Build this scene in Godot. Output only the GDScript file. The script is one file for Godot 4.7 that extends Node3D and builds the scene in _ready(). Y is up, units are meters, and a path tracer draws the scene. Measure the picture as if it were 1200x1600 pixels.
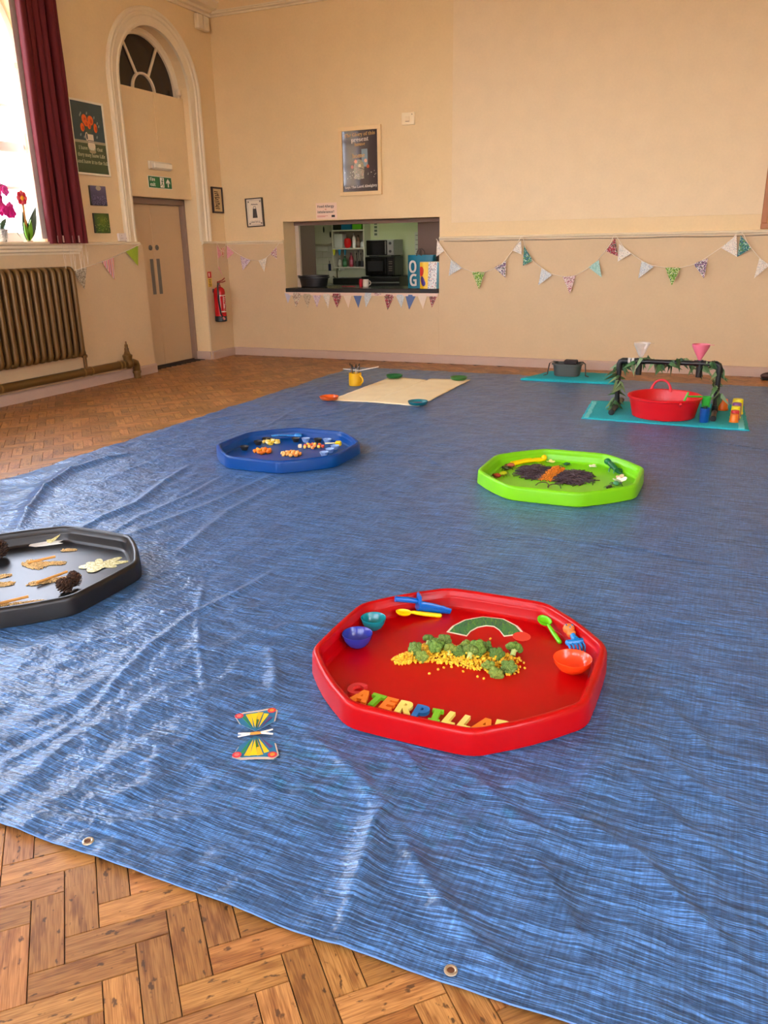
extends Node3D
# A parish hall laid out with messy-play trays on a blue tarpaulin. Units are metres, y is up,
# the camera stands at x = 0, z = 0; the back wall is at z = ZB and the left wall at x = XL.

const ZB := -10.196
const XL := -6.916
const XR := 3.7
const ZF := 5.2
const HALL_H := 5.7

var rng := RandomNumberGenerator.new()
var M := {}


class MB:
	# collects triangles; every face is given counter-clockwise as seen from outside
	var st := SurfaceTool.new()
	var col := Color.WHITE

	func _init() -> void:
		st.begin(Mesh.PRIMITIVE_TRIANGLES)
		st.set_smooth_group(0)

	func grp(n: int) -> void:
		st.set_smooth_group(n)

	func vert(p: Vector3, uv: Vector2) -> void:
		st.set_color(col)
		st.set_uv(uv)
		st.add_vertex(p)

	func tri(a: Vector3, b: Vector3, c: Vector3, ua := Vector2.ZERO, ub := Vector2.ZERO, uc := Vector2.ZERO) -> void:
		vert(a, ua); vert(c, uc); vert(b, ub)

	func quad(a: Vector3, b: Vector3, c: Vector3, d: Vector3, ua := Vector2.ZERO, ub := Vector2.ZERO, uc := Vector2.ZERO, ud := Vector2.ZERO) -> void:
		tri(a, b, c, ua, ub, uc)
		tri(a, c, d, ua, uc, ud)

	func face(pts: Array, out: Vector3) -> void:
		# a convex flat face turned towards out
		var n: Vector3 = (pts[1] - pts[0]).cross(pts[2] - pts[0])
		var q := pts.duplicate()
		if n.dot(out) < 0.0:
			q.reverse()
		for i in range(1, q.size() - 1):
			tri(q[0], q[i], q[i + 1])

	func box(c: Vector3, s: Vector3, bev := 0.0, xf := Transform3D()) -> void:
		# a box with chamfered edges, flat shaded
		grp(-1)
		var h := s / 2.0
		var b := minf(bev, minf(h.x, minf(h.y, h.z)) * 0.9)
		var k := func(sx: int, sy: int, sz: int, ax: int) -> Vector3:
			var p := Vector3(sx * (h.x - b), sy * (h.y - b), sz * (h.z - b))
			if ax == 0: p.x = sx * h.x
			elif ax == 1: p.y = sy * h.y
			else: p.z = sz * h.z
			return xf * (c + p)
		var dirs := xf.basis
		for sg in [-1, 1]:
			face([k.call(sg, -1, -1, 0), k.call(sg, 1, -1, 0), k.call(sg, 1, 1, 0), k.call(sg, -1, 1, 0)], dirs * Vector3(sg, 0, 0))
			face([k.call(-1, sg, -1, 1), k.call(1, sg, -1, 1), k.call(1, sg, 1, 1), k.call(-1, sg, 1, 1)], dirs * Vector3(0, sg, 0))
			face([k.call(-1, -1, sg, 2), k.call(1, -1, sg, 2), k.call(1, 1, sg, 2), k.call(-1, 1, sg, 2)], dirs * Vector3(0, 0, sg))
		if b > 0.0:
			for s1 in [-1, 1]:
				for s2 in [-1, 1]:
					face([k.call(s1, s2, -1, 0), k.call(s1, s2, 1, 0), k.call(s1, s2, 1, 1), k.call(s1, s2, -1, 1)], dirs * Vector3(s1, s2, 0))
					face([k.call(s1, -1, s2, 0), k.call(s1, 1, s2, 0), k.call(s1, 1, s2, 2), k.call(s1, -1, s2, 2)], dirs * Vector3(s1, 0, s2))
					face([k.call(-1, s1, s2, 1), k.call(1, s1, s2, 1), k.call(1, s1, s2, 2), k.call(-1, s1, s2, 2)], dirs * Vector3(0, s1, s2))
					for s3 in [-1, 1]:
						face([k.call(s1, s2, s3, 0), k.call(s1, s2, s3, 1), k.call(s1, s2, s3, 2)], dirs * Vector3(s1, s2, s3))
		grp(0)

	func loft(rings: Array, closed := true, cap0 := false, cap1 := false, sharp := 0.6) -> void:
		# rings of equal length, each counter-clockwise seen from where the loft runs to; sharp bends split the shading
		var g := 1
		for i in range(rings.size() - 1):
			var a: PackedVector3Array = rings[i]
			var b: PackedVector3Array = rings[i + 1]
			if i > 0 and sharp > 0.0:
				var z: PackedVector3Array = rings[i - 1]
				if (a[0] - z[0]).angle_to(b[0] - a[0]) > sharp:
					g += 1
			grp(g)
			var n := a.size()
			for j in range(n if closed else n - 1):
				var j2 := (j + 1) % n
				var u0 := float(j) / n
				var u1 := float(j + 1) / n
				var v0 := float(i) / (rings.size() - 1)
				var v1 := float(i + 1) / (rings.size() - 1)
				quad(a[j], a[j2], b[j2], b[j], Vector2(u0, v0), Vector2(u1, v0), Vector2(u1, v1), Vector2(u0, v1))
		grp(g + 1)
		if cap0: fan(rings[0], true)
		grp(g + 2)
		if cap1: fan(rings[-1], false)
		grp(0)

	func fan(r: PackedVector3Array, flip: bool) -> void:
		var c := Vector3.ZERO
		for p in r: c += p
		c /= r.size()
		for j in r.size():
			var a := r[j]
			var b := r[(j + 1) % r.size()]
			if flip: tri(c, b, a)
			else: tri(c, a, b)

	func lathe(profile: Array, seg := 24, xf := Transform3D(), cap0 := false, cap1 := false, sharp := 0.6) -> void:
		# profile of Vector2(radius, height), bottom of the outside first
		var rings := []
		for p in profile:
			var r := PackedVector3Array()
			for j in seg:
				var t := -TAU * j / seg
				r.append(xf * Vector3(cos(t) * p.x, p.y, sin(t) * p.x))
			rings.append(r)
		loft(rings, true, cap0, cap1, sharp)

	func tube(path: Array, rad: Variant, sides := 8, caps := true, loop := false) -> void:
		var rings := []
		var n := path.size()
		var up := Vector3.UP
		for i in n:
			var d: Vector3
			if loop: d = path[(i + 1) % n] - path[(i - 1 + n) % n]
			else: d = path[mini(i + 1, n - 1)] - path[maxi(i - 1, 0)]
			d = d.normalized()
			if i == 0:
				up = Vector3.UP if absf(d.y) < 0.9 else Vector3.RIGHT
			up = (up - d * up.dot(d)).normalized()
			var side := d.cross(up)
			var r: float = rad[i] if rad is Array else rad
			var ring := PackedVector3Array()
			for j in sides:
				var t := TAU * j / sides
				ring.append(path[i] + (side * cos(t) + up * sin(t)) * r)
			ring.reverse()
			rings.append(ring)
		if loop: rings.append(rings[0])
		loft(rings, true, caps and not loop, caps and not loop, 0.0 if loop else 0.9)

	func prism(poly: PackedVector2Array, depth: float, bev := 0.0, xf := Transform3D(), uvs := 0.0) -> void:
		# an outline in local x, y given depth along local z from 0 up, its top edge rounded off by bev
		var q := poly.duplicate()
		if Geometry2D.is_polygon_clockwise(q): q.reverse()
		var n := q.size()
		var top := PackedVector2Array()
		for i in n:
			var a := q[(i - 1 + n) % n]
			var b := q[i]
			var c := q[(i + 1) % n]
			var n1 := (b - a).normalized().rotated(PI / 2)
			var n2 := (c - b).normalized().rotated(PI / 2)
			var m := (n1 + n2)
			if m.length() < 0.01: m = n1
			m = m.normalized()
			top.append(b + m * minf(bev / maxf(m.dot(n1), 0.35), bev * 2.0))
		grp(-1)
		for i in n:
			var j := (i + 1) % n
			quad(xf * Vector3(q[i].x, q[i].y, 0), xf * Vector3(q[j].x, q[j].y, 0), xf * Vector3(q[j].x, q[j].y, depth - bev), xf * Vector3(q[i].x, q[i].y, depth - bev))
			if bev > 0.0:
				quad(xf * Vector3(q[i].x, q[i].y, depth - bev), xf * Vector3(q[j].x, q[j].y, depth - bev), xf * Vector3(top[j].x, top[j].y, depth), xf * Vector3(top[i].x, top[i].y, depth))
		var t := Geometry2D.triangulate_polygon(q)
		for i in range(0, t.size(), 3):
			var a := t[i]
			var b := t[i + 1]
			var c := t[i + 2]
			if (q[b] - q[a]).cross(q[c] - q[a]) < 0.0:
				var s := b; b = c; c = s
			tri(xf * Vector3(top[a].x, top[a].y, depth), xf * Vector3(top[b].x, top[b].y, depth), xf * Vector3(top[c].x, top[c].y, depth), top[a] * uvs, top[b] * uvs, top[c] * uvs)
			tri(xf * Vector3(q[a].x, q[a].y, 0), xf * Vector3(q[c].x, q[c].y, 0), xf * Vector3(q[b].x, q[b].y, 0))
		grp(0)

	func ball(c: Vector3, r: Vector3, seg := 10, rows := 7, noise: FastNoiseLite = null, amp := 0.0, basis := Basis()) -> void:
		var rings := []
		for i in range(rows + 1):
			var f := -PI / 2 + PI * i / rows
			var ring := PackedVector3Array()
			for j in seg:
				var t := -TAU * j / seg
				var d := Vector3(cos(f) * cos(t), sin(f), cos(f) * sin(t))
				var k := 1.0
				if noise: k += amp * noise.get_noise_3dv((d + c * 37.0) * 40.0)
				ring.append(c + basis * (d * r * k))
			rings.append(ring)
		loft(rings, true, false, false, 0.0)

	func sheet(nu: int, nv: int, f: Callable) -> void:
		# a surface given by f(u, v), u to the right and v up, seen from the side it faces
		var p := []
		for i in range(nv + 1):
			var row := []
			for j in range(nu + 1): row.append(f.call(float(j) / nu, float(i) / nv))
			p.append(row)
		for i in nv:
			for j in nu:
				quad(p[i][j], p[i][j + 1], p[i + 1][j + 1], p[i + 1][j], Vector2(float(j) / nu, 1 - float(i) / nv), Vector2(float(j + 1) / nu, 1 - float(i) / nv), Vector2(float(j + 1) / nu, 1 - float(i + 1) / nv), Vector2(float(j) / nu, 1 - float(i + 1) / nv))

	func done() -> ArrayMesh:
		st.generate_normals()
		st.index()
		return st.commit()


# ---------------------------------------------------------------- helpers for objects
func put(parent: Node, called: String, mesh: Mesh, m: Material) -> MeshInstance3D:
	var o := MeshInstance3D.new()
	o.name = called
	o.mesh = mesh
	o.material_override = m
	parent.add_child(o, true)
	return o

func tag(o: Node, label: String, category: String, group := "") -> Node:
	o.set_meta("label", label)
	o.set_meta("category", category)
	if group: o.set_meta("group", group)
	return o

var used := {}
func numbered(called: String) -> String:
	used[called] = used.get(called, -1) + 1
	return called if used[called] == 0 else "%s_%03d" % [called, used[called]]

func thing(called: String, label: String, category: String, at := Vector3.ZERO, turn := 0.0, group := "") -> Node3D:
	var o := Node3D.new()
	o.name = numbered(called)
	add_child(o)
	o.position = at
	o.rotation.y = turn
	tag(o, label, category, group)
	return o

func solo(called: String, mesh: Mesh, m: Material, label: String, category: String, at := Vector3.ZERO, turn := 0.0, group := "") -> MeshInstance3D:
	var o := put(self, numbered(called), mesh, m)
	o.position = at
	o.rotation.y = turn
	tag(o, label, category, group)
	return o

func copy_of(o: Node3D, label: String, at: Vector3, turn := 0.0) -> Node3D:
	var c: Node3D = o.duplicate()
	c.name = numbered(str(o.name).rstrip("0123456789").trim_suffix("_"))
	add_child(c)
	c.position = at
	c.rotation.y = turn
	c.set_meta("label", label)
	return c

func struct(called: String, mesh: Mesh, m: Material, label := "", parent: Node = self) -> MeshInstance3D:
	var o := put(parent, called, mesh, m)
	if parent == self:
		o.set_meta("kind", "structure")
		o.set_meta("label", label)
		o.set_meta("category", called.split("_")[0])
	return o

func boxm(s: Vector3, bev := 0.0, c := Vector3.ZERO) -> ArrayMesh:
	var b := MB.new()
	b.box(c, s, bev)
	return b.done()

func mat(c: Color, rough := 0.6, metal := 0.0) -> StandardMaterial3D:
	var key := "%s_%s_%s" % [c, rough, metal]
	if not M.has(key):
		var m := StandardMaterial3D.new()
		m.albedo_color = c
		m.roughness = rough
		m.metallic = metal
		M[key] = m
	return M[key]

func c8(r: int, g: int, b: int) -> Color:
	return Color8(r, g, b)

func noise(freq: float, sd: int, oct := 3, kind := FastNoiseLite.TYPE_SIMPLEX_SMOOTH) -> FastNoiseLite:
	var n := FastNoiseLite.new()
	n.noise_type = kind
	n.frequency = freq
	n.seed = sd
	n.fractal_octaves = oct
	return n

func streaks(w: int, h: int, sw: int, sh: int, freq: float, sd: int, oct := 3) -> PackedByteArray:
	# seamless noise stretched from sw x sh to w x h, as bytes
	var im := noise(freq, sd, oct).get_seamless_image(sw, sh)
	im.convert(Image.FORMAT_L8)
	if sw != w or sh != h: im.resize(w, h, Image.INTERPOLATE_CUBIC)
	return im.get_data()

func tex(w: int, h: int, d: PackedByteArray, f := Image.FORMAT_RGB8) -> ImageTexture:
	return ImageTexture.create_from_image(Image.create_from_data(w, h, false, f, d))

func textured(t: Texture2D, rough := 0.6, tri := 0.0, world := true) -> StandardMaterial3D:
	var m := StandardMaterial3D.new()
	m.albedo_texture = t
	m.roughness = rough
	if tri > 0.0:
		m.uv1_triplanar = true
		m.uv1_world_triplanar = world
		m.uv1_scale = Vector3.ONE * tri
	return m

func polyline(flat: Array, y := 0.0) -> Array:
	var a := []
	for i in range(0, flat.size(), 2): a.append(Vector3(flat[i], y, flat[i + 1]))
	return a

func lettering(parent: Node, words: String, size: float, m: Material, xf: Transform3D, depth := 0.001, bold := false, serif := false) -> MeshInstance3D:
	var f := SystemFont.new()
	f.font_names = PackedStringArray(["Droid Serif" if serif else "Droid Sans"])
	if bold: f.font_weight = 700
	var t := TextMesh.new()
	t.text = words
	t.font = f
	t.font_size = 32
	t.pixel_size = size / 32.0
	t.depth = depth
	t.curve_step = 2.0
	var o := put(parent, "lettering", t, m)
	o.transform = xf
	return o


func _ready() -> void:
	rng.seed = 7
	# ---- camera
	var cam := Camera3D.new()
	cam.name = "camera"
	cam.fov = 65.267
	cam.keep_aspect = Camera3D.KEEP_HEIGHT
	cam.near = 0.05
	cam.far = 200.0
	cam.position = Vector3(0, 1.512, 0)
	cam.rotation = Vector3(-0.3222, 0.4164, -0.0177)
	add_child(cam)
	cam.make_current()
	# ---- an overcast sky lights the hall through its windows
	var sky_m := ProceduralSkyMaterial.new()
	sky_m.sky_top_color = Color(0.86, 0.91, 1.0)
	sky_m.sky_horizon_color = Color(0.98, 0.98, 1.0)
	sky_m.ground_bottom_color = Color(0.55, 0.52, 0.48)
	sky_m.ground_horizon_color = Color(0.8, 0.79, 0.78)
	sky_m.sun_angle_max = 1.0
	var sky := Sky.new()
	sky.sky_material = sky_m
	var env := Environment.new()
	env.background_mode = Environment.BG_SKY
	env.sky = sky
	env.background_energy_multiplier = 1.0
	env.tonemap_mode = Environment.TONE_MAPPER_LINEAR
	env.tonemap_exposure = 26.5
	env.sdfgi_enabled = true
	env.ssao_enabled = true
	env.ssil_enabled = true
	var we := WorldEnvironment.new()
	we.name = "world_environment"
	we.environment = env
	add_child(we)
	# ---- the place
	_materials()
	_room()
	_floor()
	_tarp()
	_trays()
	_windows()
	_door()
	_curtain()
	_radiator()
	_sill_flowers()
	_kitchen()
	_pictures()
	_extinguisher()
	_bunting()
	_cable()
	_red_tray()
	_butterfly()
	_black_tray()
	_blue_tray()
	_green_tray()
	_far_side()


# ---------------------------------------------------------------- surfaces
func _materials() -> void:
	# plaster: a mottled paint with pits and scuffs
	var w := 512
	var a := streaks(w, w, w, w, 0.012, 3, 4)
	var b := streaks(w, w, w, w, 0.12, 4, 2)
	var d := PackedByteArray()
	d.resize(w * w * 3)
	for i in w * w:
		var v := 244.0 + (a[i] - 128) * 0.022 + (b[i] - 128) * 0.016
		for k in 3: d[i * 3 + k] = clampi(int(v), 0, 255)
	var plaster := tex(w, w, d)
	M.wall = textured(plaster, 0.75, 0.4)
	M.wall.albedo_color = c8(246, 214, 162)
	M.dado = textured(plaster, 0.6, 0.4)
	M.dado.albedo_color = c8(226, 194, 150)
	M.trim = textured(plaster, 0.5, 0.7)
	M.trim.albedo_color = c8(246, 226, 190)
	M.skirt = textured(plaster, 0.5, 0.7)
	M.skirt.albedo_color = c8(204, 172, 152)
	M.ceiling = mat(c8(246, 236, 216), 0.8)
	M.panel = textured(plaster, 0.7, 0.5)
	M.panel.albedo_color = c8(247, 218, 174)
	M.glass = StandardMaterial3D.new()
	M.glass.transparency = BaseMaterial3D.TRANSPARENCY_ALPHA
	M.glass.albedo_color = Color(0.96, 0.98, 0.97, 0.06)
	M.glass.roughness = 0.05
	M.sash = mat(c8(244, 226, 214), 0.35)

	# pine parquet: grain along u
	w = 1024
	var grain := streaks(w, w, 24, w, 0.05, 11, 3)
	var fine := streaks(w, w, 48, w, 0.22, 12, 2)
	var blot := streaks(w, w, 256, w, 0.014, 13, 4)
	var dirt := streaks(w, w, 512, w, 0.03, 14, 4)
	d.resize(w * w * 3)
	var light := Vector3(204, 146, 82)
	var dark := Vector3(130, 78, 34)
	for y in w:
		for x in w:
			var i := y * w + x
			var r := sin((y * 0.62) + grain[i] * 0.13 + blot[i] * 0.05)
			var t := 0.28 + 0.12 * r + (fine[i] - 128) * 0.0030 + (grain[i] - 128) * 0.002
			var s := clampf((blot[i] - 140) * 0.02, 0.0, 1.0)
			t += s * 0.42
			var c := light.lerp(dark, clampf(t, 0.0, 1.0))
			if dirt[i] > 196: c = c.lerp(Vector3(74, 46, 24), clampf((dirt[i] - 196) * 0.03, 0.0, 0.75))
			d[i * 3] = int(c.x); d[i * 3 + 1] = int(c.y); d[i * 3 + 2] = int(c.z)
	M.wood = textured(tex(w, w, d), 0.42)
	M.wood.vertex_color_use_as_albedo = true
	M.gap = mat(c8(40, 26, 16), 0.9)

	# woven polythene: strands along u, a fine weave, and crinkles as relief
	var tw := 1024
	var th := 2048
	var s1 := streaks(tw, th, 40, th, 0.21, 21, 2)
	var s2 := streaks(tw, th, 96, th, 0.045, 22, 3)
	var s3 := streaks(tw, th, tw, 64, 0.2, 23, 2)
	var cr := streaks(tw, th, tw, th, 0.05, 24, 4)
	d.resize(tw * th * 3)
	var e := PackedByteArray()
	e.resize(tw * th)
	for i in tw * th:
		var y := i / tw
		var x := i % tw
		var t := (s1[i] - 128) * 0.9 + (s2[i] - 128) * 0.5
		var lin := clampf((t + 6.0) / 44.0, 0.0, 1.0)
		var k := 0.60 + 0.40 * lin
		k *= 1.0 + (s3[i] - 128) * 0.0012
		if x % 8 == 0: k *= 0.93
		if (y % 6) == 0: k *= 0.94
		k *= 1.0 + (cr[i] - 128) * 0.0014
		d[i * 3] = clampi(int(86 * k), 0, 255); d[i * 3 + 1] = clampi(int(136 * k), 0, 255); d[i * 3 + 2] = clampi(int(196 * k), 0, 255)
		e[i] = clampi(int(128 + (cr[i] - 128) * 0.75 + t * 0.35), 0, 255)
	M.tarp = textured(tex(tw, th, d), 0.28)
	M.tarp.vertex_color_use_as_albedo = true
	M.tarp.heightmap_enabled = true
	M.tarp.heightmap_texture = tex(tw, th, e, Image.FORMAT_L8)
	M.tarp.heightmap_scale = 0.42


# ---------------------------------------------------------------- the hall
func arch_outline(half: float, y0: float, spring: float, seg := 20) -> PackedVector2Array:
	# a round-headed opening about x = 0
	var p := PackedVector2Array([Vector2(-half, y0), Vector2(half, y0)])
	for i in range(seg + 1):
		var t := PI * i / seg
		p.append(Vector2(cos(t) * half, spring + sin(t) * half))
	return p

func cutter(poly: PackedVector2Array, depth: float, xf: Transform3D, m: Material) -> CSGPolygon3D:
	var c := CSGPolygon3D.new()
	c.name = "opening"
	c.polygon = poly
	c.mode = CSGPolygon3D.MODE_DEPTH
	c.depth = depth
	c.operation = CSGShape3D.OPERATION_SUBTRACTION
	c.transform = xf
	c.material = m
	return c

func slab(called: String, c: Vector3, s: Vector3, m: Material, label: String) -> CSGBox3D:
	var o := CSGBox3D.new()
	o.name = called
	o.size = s
	o.position = c
	o.material = m
	o.set_meta("kind", "structure")
	o.set_meta("label", label)
	o.set_meta("category", called.split("_")[0])
	add_child(o)
	return o

const WINDOWS := [-6.08, -3.0, 0.1, 3.2]
const DOOR_Z := -8.94

# local x -> -z on the left wall, local z -> out of the wall into the room
func on_left(z: float, x := XL) -> Transform3D:
	return Transform3D(Basis(Vector3(0, 0, -1), Vector3.UP, Vector3(1, 0, 0)), Vector3(x, 0, z))

func _room() -> void:
	var T := 0.46
	# left wall with round-headed windows and the door recess
	var wl := slab("wall_left", Vector3(XL - T / 2, HALL_H / 2, (ZB + ZF) / 2), Vector3(T, HALL_H, ZF - ZB + 0.9), M.wall, "cream plastered side wall with a tall curtained window and the fire exit")
	var inv := wl.transform.affine_inverse()
	for z in WINDOWS:
		wl.add_child(cutter(arch_outline(0.9, 1.6, 3.36), 1.0, inv * on_left(z, XL + 0.3), M.wall), true)
	wl.add_child(cutter(arch_outline(0.67, -0.2, 3.38), 0.62, inv * on_left(DOOR_Z, XL + 0.3), M.wall), true)
	# back wall with the serving hatch
	var wb := slab("wall_back", Vector3((XL + XR) / 2, HALL_H / 2, ZB - 0.175), Vector3(XR - XL, HALL_H, 0.35), M.wall, "cream plastered end wall with a serving hatch through to the kitchen")
	inv = wb.transform.affine_inverse()
	wb.add_child(cutter(PackedVector2Array([Vector2(-5.955, 0.90), Vector2(-3.665, 0.90), Vector2(-3.665, 1.84), Vector2(-5.955, 1.84)]), 2.0, inv * Transform3D(Basis(), Vector3(0, 0, ZB + 1.0)), M.wall), true)
	# the sides the photograph does not show
	var wr := slab("wall_right", Vector3(XR + 0.2, HALL_H / 2, (ZB + ZF) / 2), Vector3(0.4, HALL_H, ZF - ZB + 0.9), M.wall, "cream plastered wall facing the windows")
	inv = wr.transform.affine_inverse()
	for z in [0.1, 3.2]:
		wr.add_child(cutter(arch_outline(0.9, 1.6, 3.36), 2.0, inv * Transform3D(Basis(Vector3(0, 0, 1), Vector3.UP, Vector3(-1, 0, 0)), Vector3(XR - 0.5, 0, z)), M.wall), true)
	var wf := slab("wall_front", Vector3((XL + XR) / 2, HALL_H / 2, ZF + 0.2), Vector3(XR - XL, HALL_H, 0.4), M.wall, "cream plastered end wall with two round-headed windows")
	inv = wf.transform.affine_inverse()
	for x in [-4.2, -1.6, 1.0]:
		wf.add_child(cutter(arch_outline(0.9, 1.6, 3.36), 2.0, inv * Transform3D(Basis(), Vector3(x, 0, ZF + 0.6)), M.wall), true)
	struct("ceiling", boxm(Vector3(XR - XL + 1.2, 0.25, ZF - ZB + 1.2), 0.0, Vector3((XL + XR) / 2, HALL_H + 0.125, (ZB + ZF) / 2)), M.ceiling, "plain pale ceiling above the hall")

	# lower wall lining below the dado rail
	struct("trim_1", boxm(Vector3(0.022, 1.57, ZF + 8.36), 0.003, Vector3(XL + 0.011, 0.785, (ZF - 8.36) / 2)), M.dado, "beige painted lower wall below the windows")
	struct("trim_2", boxm(Vector3(0.022, 1.57, -9.61 - ZB), 0.003, Vector3(XL + 0.011, 0.785, (-9.61 + ZB) / 2)), M.dado, "beige painted lower wall behind the fire extinguisher")
	var lb := MB.new()
	lb.box(Vector3((XL - 5.955) / 2, 0.785, ZB + 0.006), Vector3(-5.955 - XL, 1.57, 0.012), 0.002)
	lb.box(Vector3((-5.955 - 3.665) / 2, 0.44, ZB + 0.006), Vector3(2.29, 0.88, 0.012), 0.002)
	lb.box(Vector3((XR - 3.665) / 2, 0.785, ZB + 0.006), Vector3(XR + 3.665, 1.57, 0.012), 0.002)
	struct("trim_3", lb.done(), M.dado, "beige painted lower part of the end wall below the rail")
	# dado rails
	var rail := [Vector2(0, 0), Vector2(0.014, 0), Vector2(0.018, 0.012), Vector2(0.034, 0.018), Vector2(0.04, 0.028), Vector2(0.034, 0.04), Vector2(0.0, 0.046)]
	struct("trim_4", run(rail, Vector3(XL, 1.555, ZB), Vector3(-5.96, 1.555, ZB), Vector3(0, 0, 1)), M.trim, "cream dado rail left of the hatch")
	struct("trim_5", run(rail, Vector3(-3.66, 1.555, ZB), Vector3(XR, 1.555, ZB), Vector3(0, 0, 1)), M.trim, "cream dado rail right of the hatch above the long bunting")
	struct("trim_6", run(rail, Vector3(XL, 1.555, -8.30), Vector3(XL, 1.555, -7.26), Vector3(1, 0, 0)), M.trim, "cream dado rail between door and window")
	struct("trim_7", run(rail, Vector3(XL, 1.555, ZB), Vector3(XL, 1.555, -9.61), Vector3(1, 0, 0)), M.trim, "cream dado rail above the fire extinguisher")
	# skirting boards
	var sk := [Vector2(0, 0), Vector2(0.03, 0), Vector2(0.03, 0.095), Vector2(0.022, 0.108), Vector2(0.0, 0.112)]
	struct("baseboard_back", run(sk, Vector3(XL, 0, ZB + 0.012), Vector3(XR, 0, ZB + 0.012), Vector3(0, 0, 1)), M.skirt, "taupe skirting board along the end wall")
	struct("baseboard_left", run(sk, Vector3(XL + 0.022, 0, -8.36), Vector3(XL + 0.022, 0, ZF), Vector3(1, 0, 0)), M.skirt, "taupe skirting board under the heating pipe")
	struct("baseboard_corner", run(sk, Vector3(XL + 0.022, 0, ZB), Vector3(XL + 0.022, 0, -9.61), Vector3(1, 0, 0)), M.skirt, "taupe skirting board under the fire extinguisher")
	struct("baseboard_reveal", boxm(Vector3(0.26, 0.11, 0.025), 0.003, Vector3(XL - 0.12, 0.055, -9.598)), M.skirt, "taupe skirting board turning into the door recess")
	# high mouldings
	var pic := [Vector2(0, 0), Vector2(0.02, 0.0), Vector2(0.02, 0.02), Vector2(0.045, 0.03), Vector2(0.05, 0.045), Vector2(0.03, 0.055), Vector2(0.03, 0.07), Vector2(0.0, 0.075)]
	struct("trim_8", run(pic, Vector3(XL, 4.40, ZB), Vector3(XR, 4.40, ZB), Vector3(0, 0, 1)), M.trim, "thin cream picture moulding high on the end wall")
	var cor := [Vector2(0, 0), Vector2(0.03, 0.0), Vector2(0.035, 0.03), Vector2(0.07, 0.04), Vector2(0.075, 0.07), Vector2(0.13, 0.09), Vector2(0.15, 0.15), Vector2(0.18, 0.17), Vector2(0.18, 0.2), Vector2(0.0, 0.22)]
	struct("trim_9", run(cor, Vector3(XL, 4.40, ZB), Vector3(XL, 4.40, ZF), Vector3(1, 0, 0)), M.trim, "deep cream cornice above the windows")
	# the big smooth board on the end wall
	struct("trim_10", boxm(Vector3(4.6, 2.62, 0.006), 0.002, Vector3(-3.505 + 2.3, 1.765 + 1.31, ZB + 0.003)), M.panel, "large smooth painted board on the end wall above the rail")

func run(profile: Array, a: Vector3, b: Vector3, out: Vector3) -> ArrayMesh:
	# a moulding: a profile of (out from the wall, up) drawn along a line
	var m := MB.new()
	var d := (b - a).normalized()
	var rings := []
	for p in [a, b]:
		var r := PackedVector3Array()
		for q in profile: r.append(p + out * q.x + Vector3.UP * q.y)
		if d.cross(out).y > 0.0: r.reverse()
		rings.append(r)
	m.grp(-1)
	for j in profile.size():
		var j2 := (j + 1) % profile.size()
		var r0: PackedVector3Array = rings[0]
		var r1: PackedVector3Array = rings[1]
		m.quad(r0[j], r0[j2], r1[j2], r1[j])
	m.fan(rings[0], true)
	m.fan(rings[1], false)
	return m.done()

# ---------------------------------------------------------------- parquet
func _floor() -> void:
	var fl := struct("floor", boxm(Vector3(XR - XL + 1.4, 0.1, ZF - ZB + 1.0), 0.0, Vector3((XL + XR) / 2 - 0.3, -0.0545, (ZB + ZF) / 2)), M.gap, "old pine parquet floor laid in herringbone")
	var W := 0.0762
	var th := 0.7754
	var o := Vector3(-1.2269, 0, -0.9657)
	var u := Vector3(cos(th), 0, -sin(th)) * W
	var v := Vector3(-sin(th), 0, -cos(th)) * W
	var cam := Vector3(0, 1.51, 0)
	var found := []
	for iu in range(-130, 190):
		for iv in range(-130, 190):
			var k := posmod(iu - iv, 6)
			if k != 0 and k != 5: continue
			var c: Vector3
			if k == 0: c = o + u * (iu + 1.5) + v * (iv + 0.5)
			else: c = o + u * (iu + 0.5) + v * (iv + 1.5)
			if c.x < XL - 0.1 or c.x > XR or c.z < ZB or c.z > ZF: continue
			if c.x > -4.35 and c.x < 1.25 and c.z > -9.2 and c.z < -1.45: continue    # under the tarpaulin
			found.append([c, k, seen_size(c)])
	found.sort_custom(func(p, q): return p[2] > q[2])
	var kinds := []
	for i in 14: kinds.append(block_mesh(i))
	var rest := MB.new()
	rest.grp(-1)
	for i in found.size():
		var f: Array = found[i]
		var yaw := th if f[1] == 0 else th + PI / 2
		if rng.randf() < 0.5: yaw += PI
		var xf := Transform3D(Basis(Vector3.UP, yaw), f[0] + Vector3(0, rng.randf_range(-0.0006, 0.0004), 0))
		if i < 300:
			var b := put(fl, "parquet_block", kinds[rng.randi() % 14], M.wood)
			b.transform = xf
		else:
			block_into(rest, rng, xf)
	var r := put(fl, "parquet_blocks_further_off", rest.done(), M.wood)
	r.set_meta("kind", "stuff")

func seen_size(c: Vector3) -> float:
	# larger for blocks in front of the lens and near it
	var d := c - Vector3(0, 1.512, 0)
	var b := Basis.from_euler(Vector3(-0.3222, 0.4164, -0.0177))
	var l := b.transposed() * d
	if l.z > -0.1 or absf(l.x / l.z) > 0.52 or absf(l.y / l.z) > 0.68: return -d.length()
	return 100.0 - d.length()

func block_mesh(i: int) -> ArrayMesh:
	var m := MB.new()
	m.grp(-1)
	var r := RandomNumberGenerator.new()
	r.seed = 100 + i
	block_into(m, r, Transform3D())
	return m.done()

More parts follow.
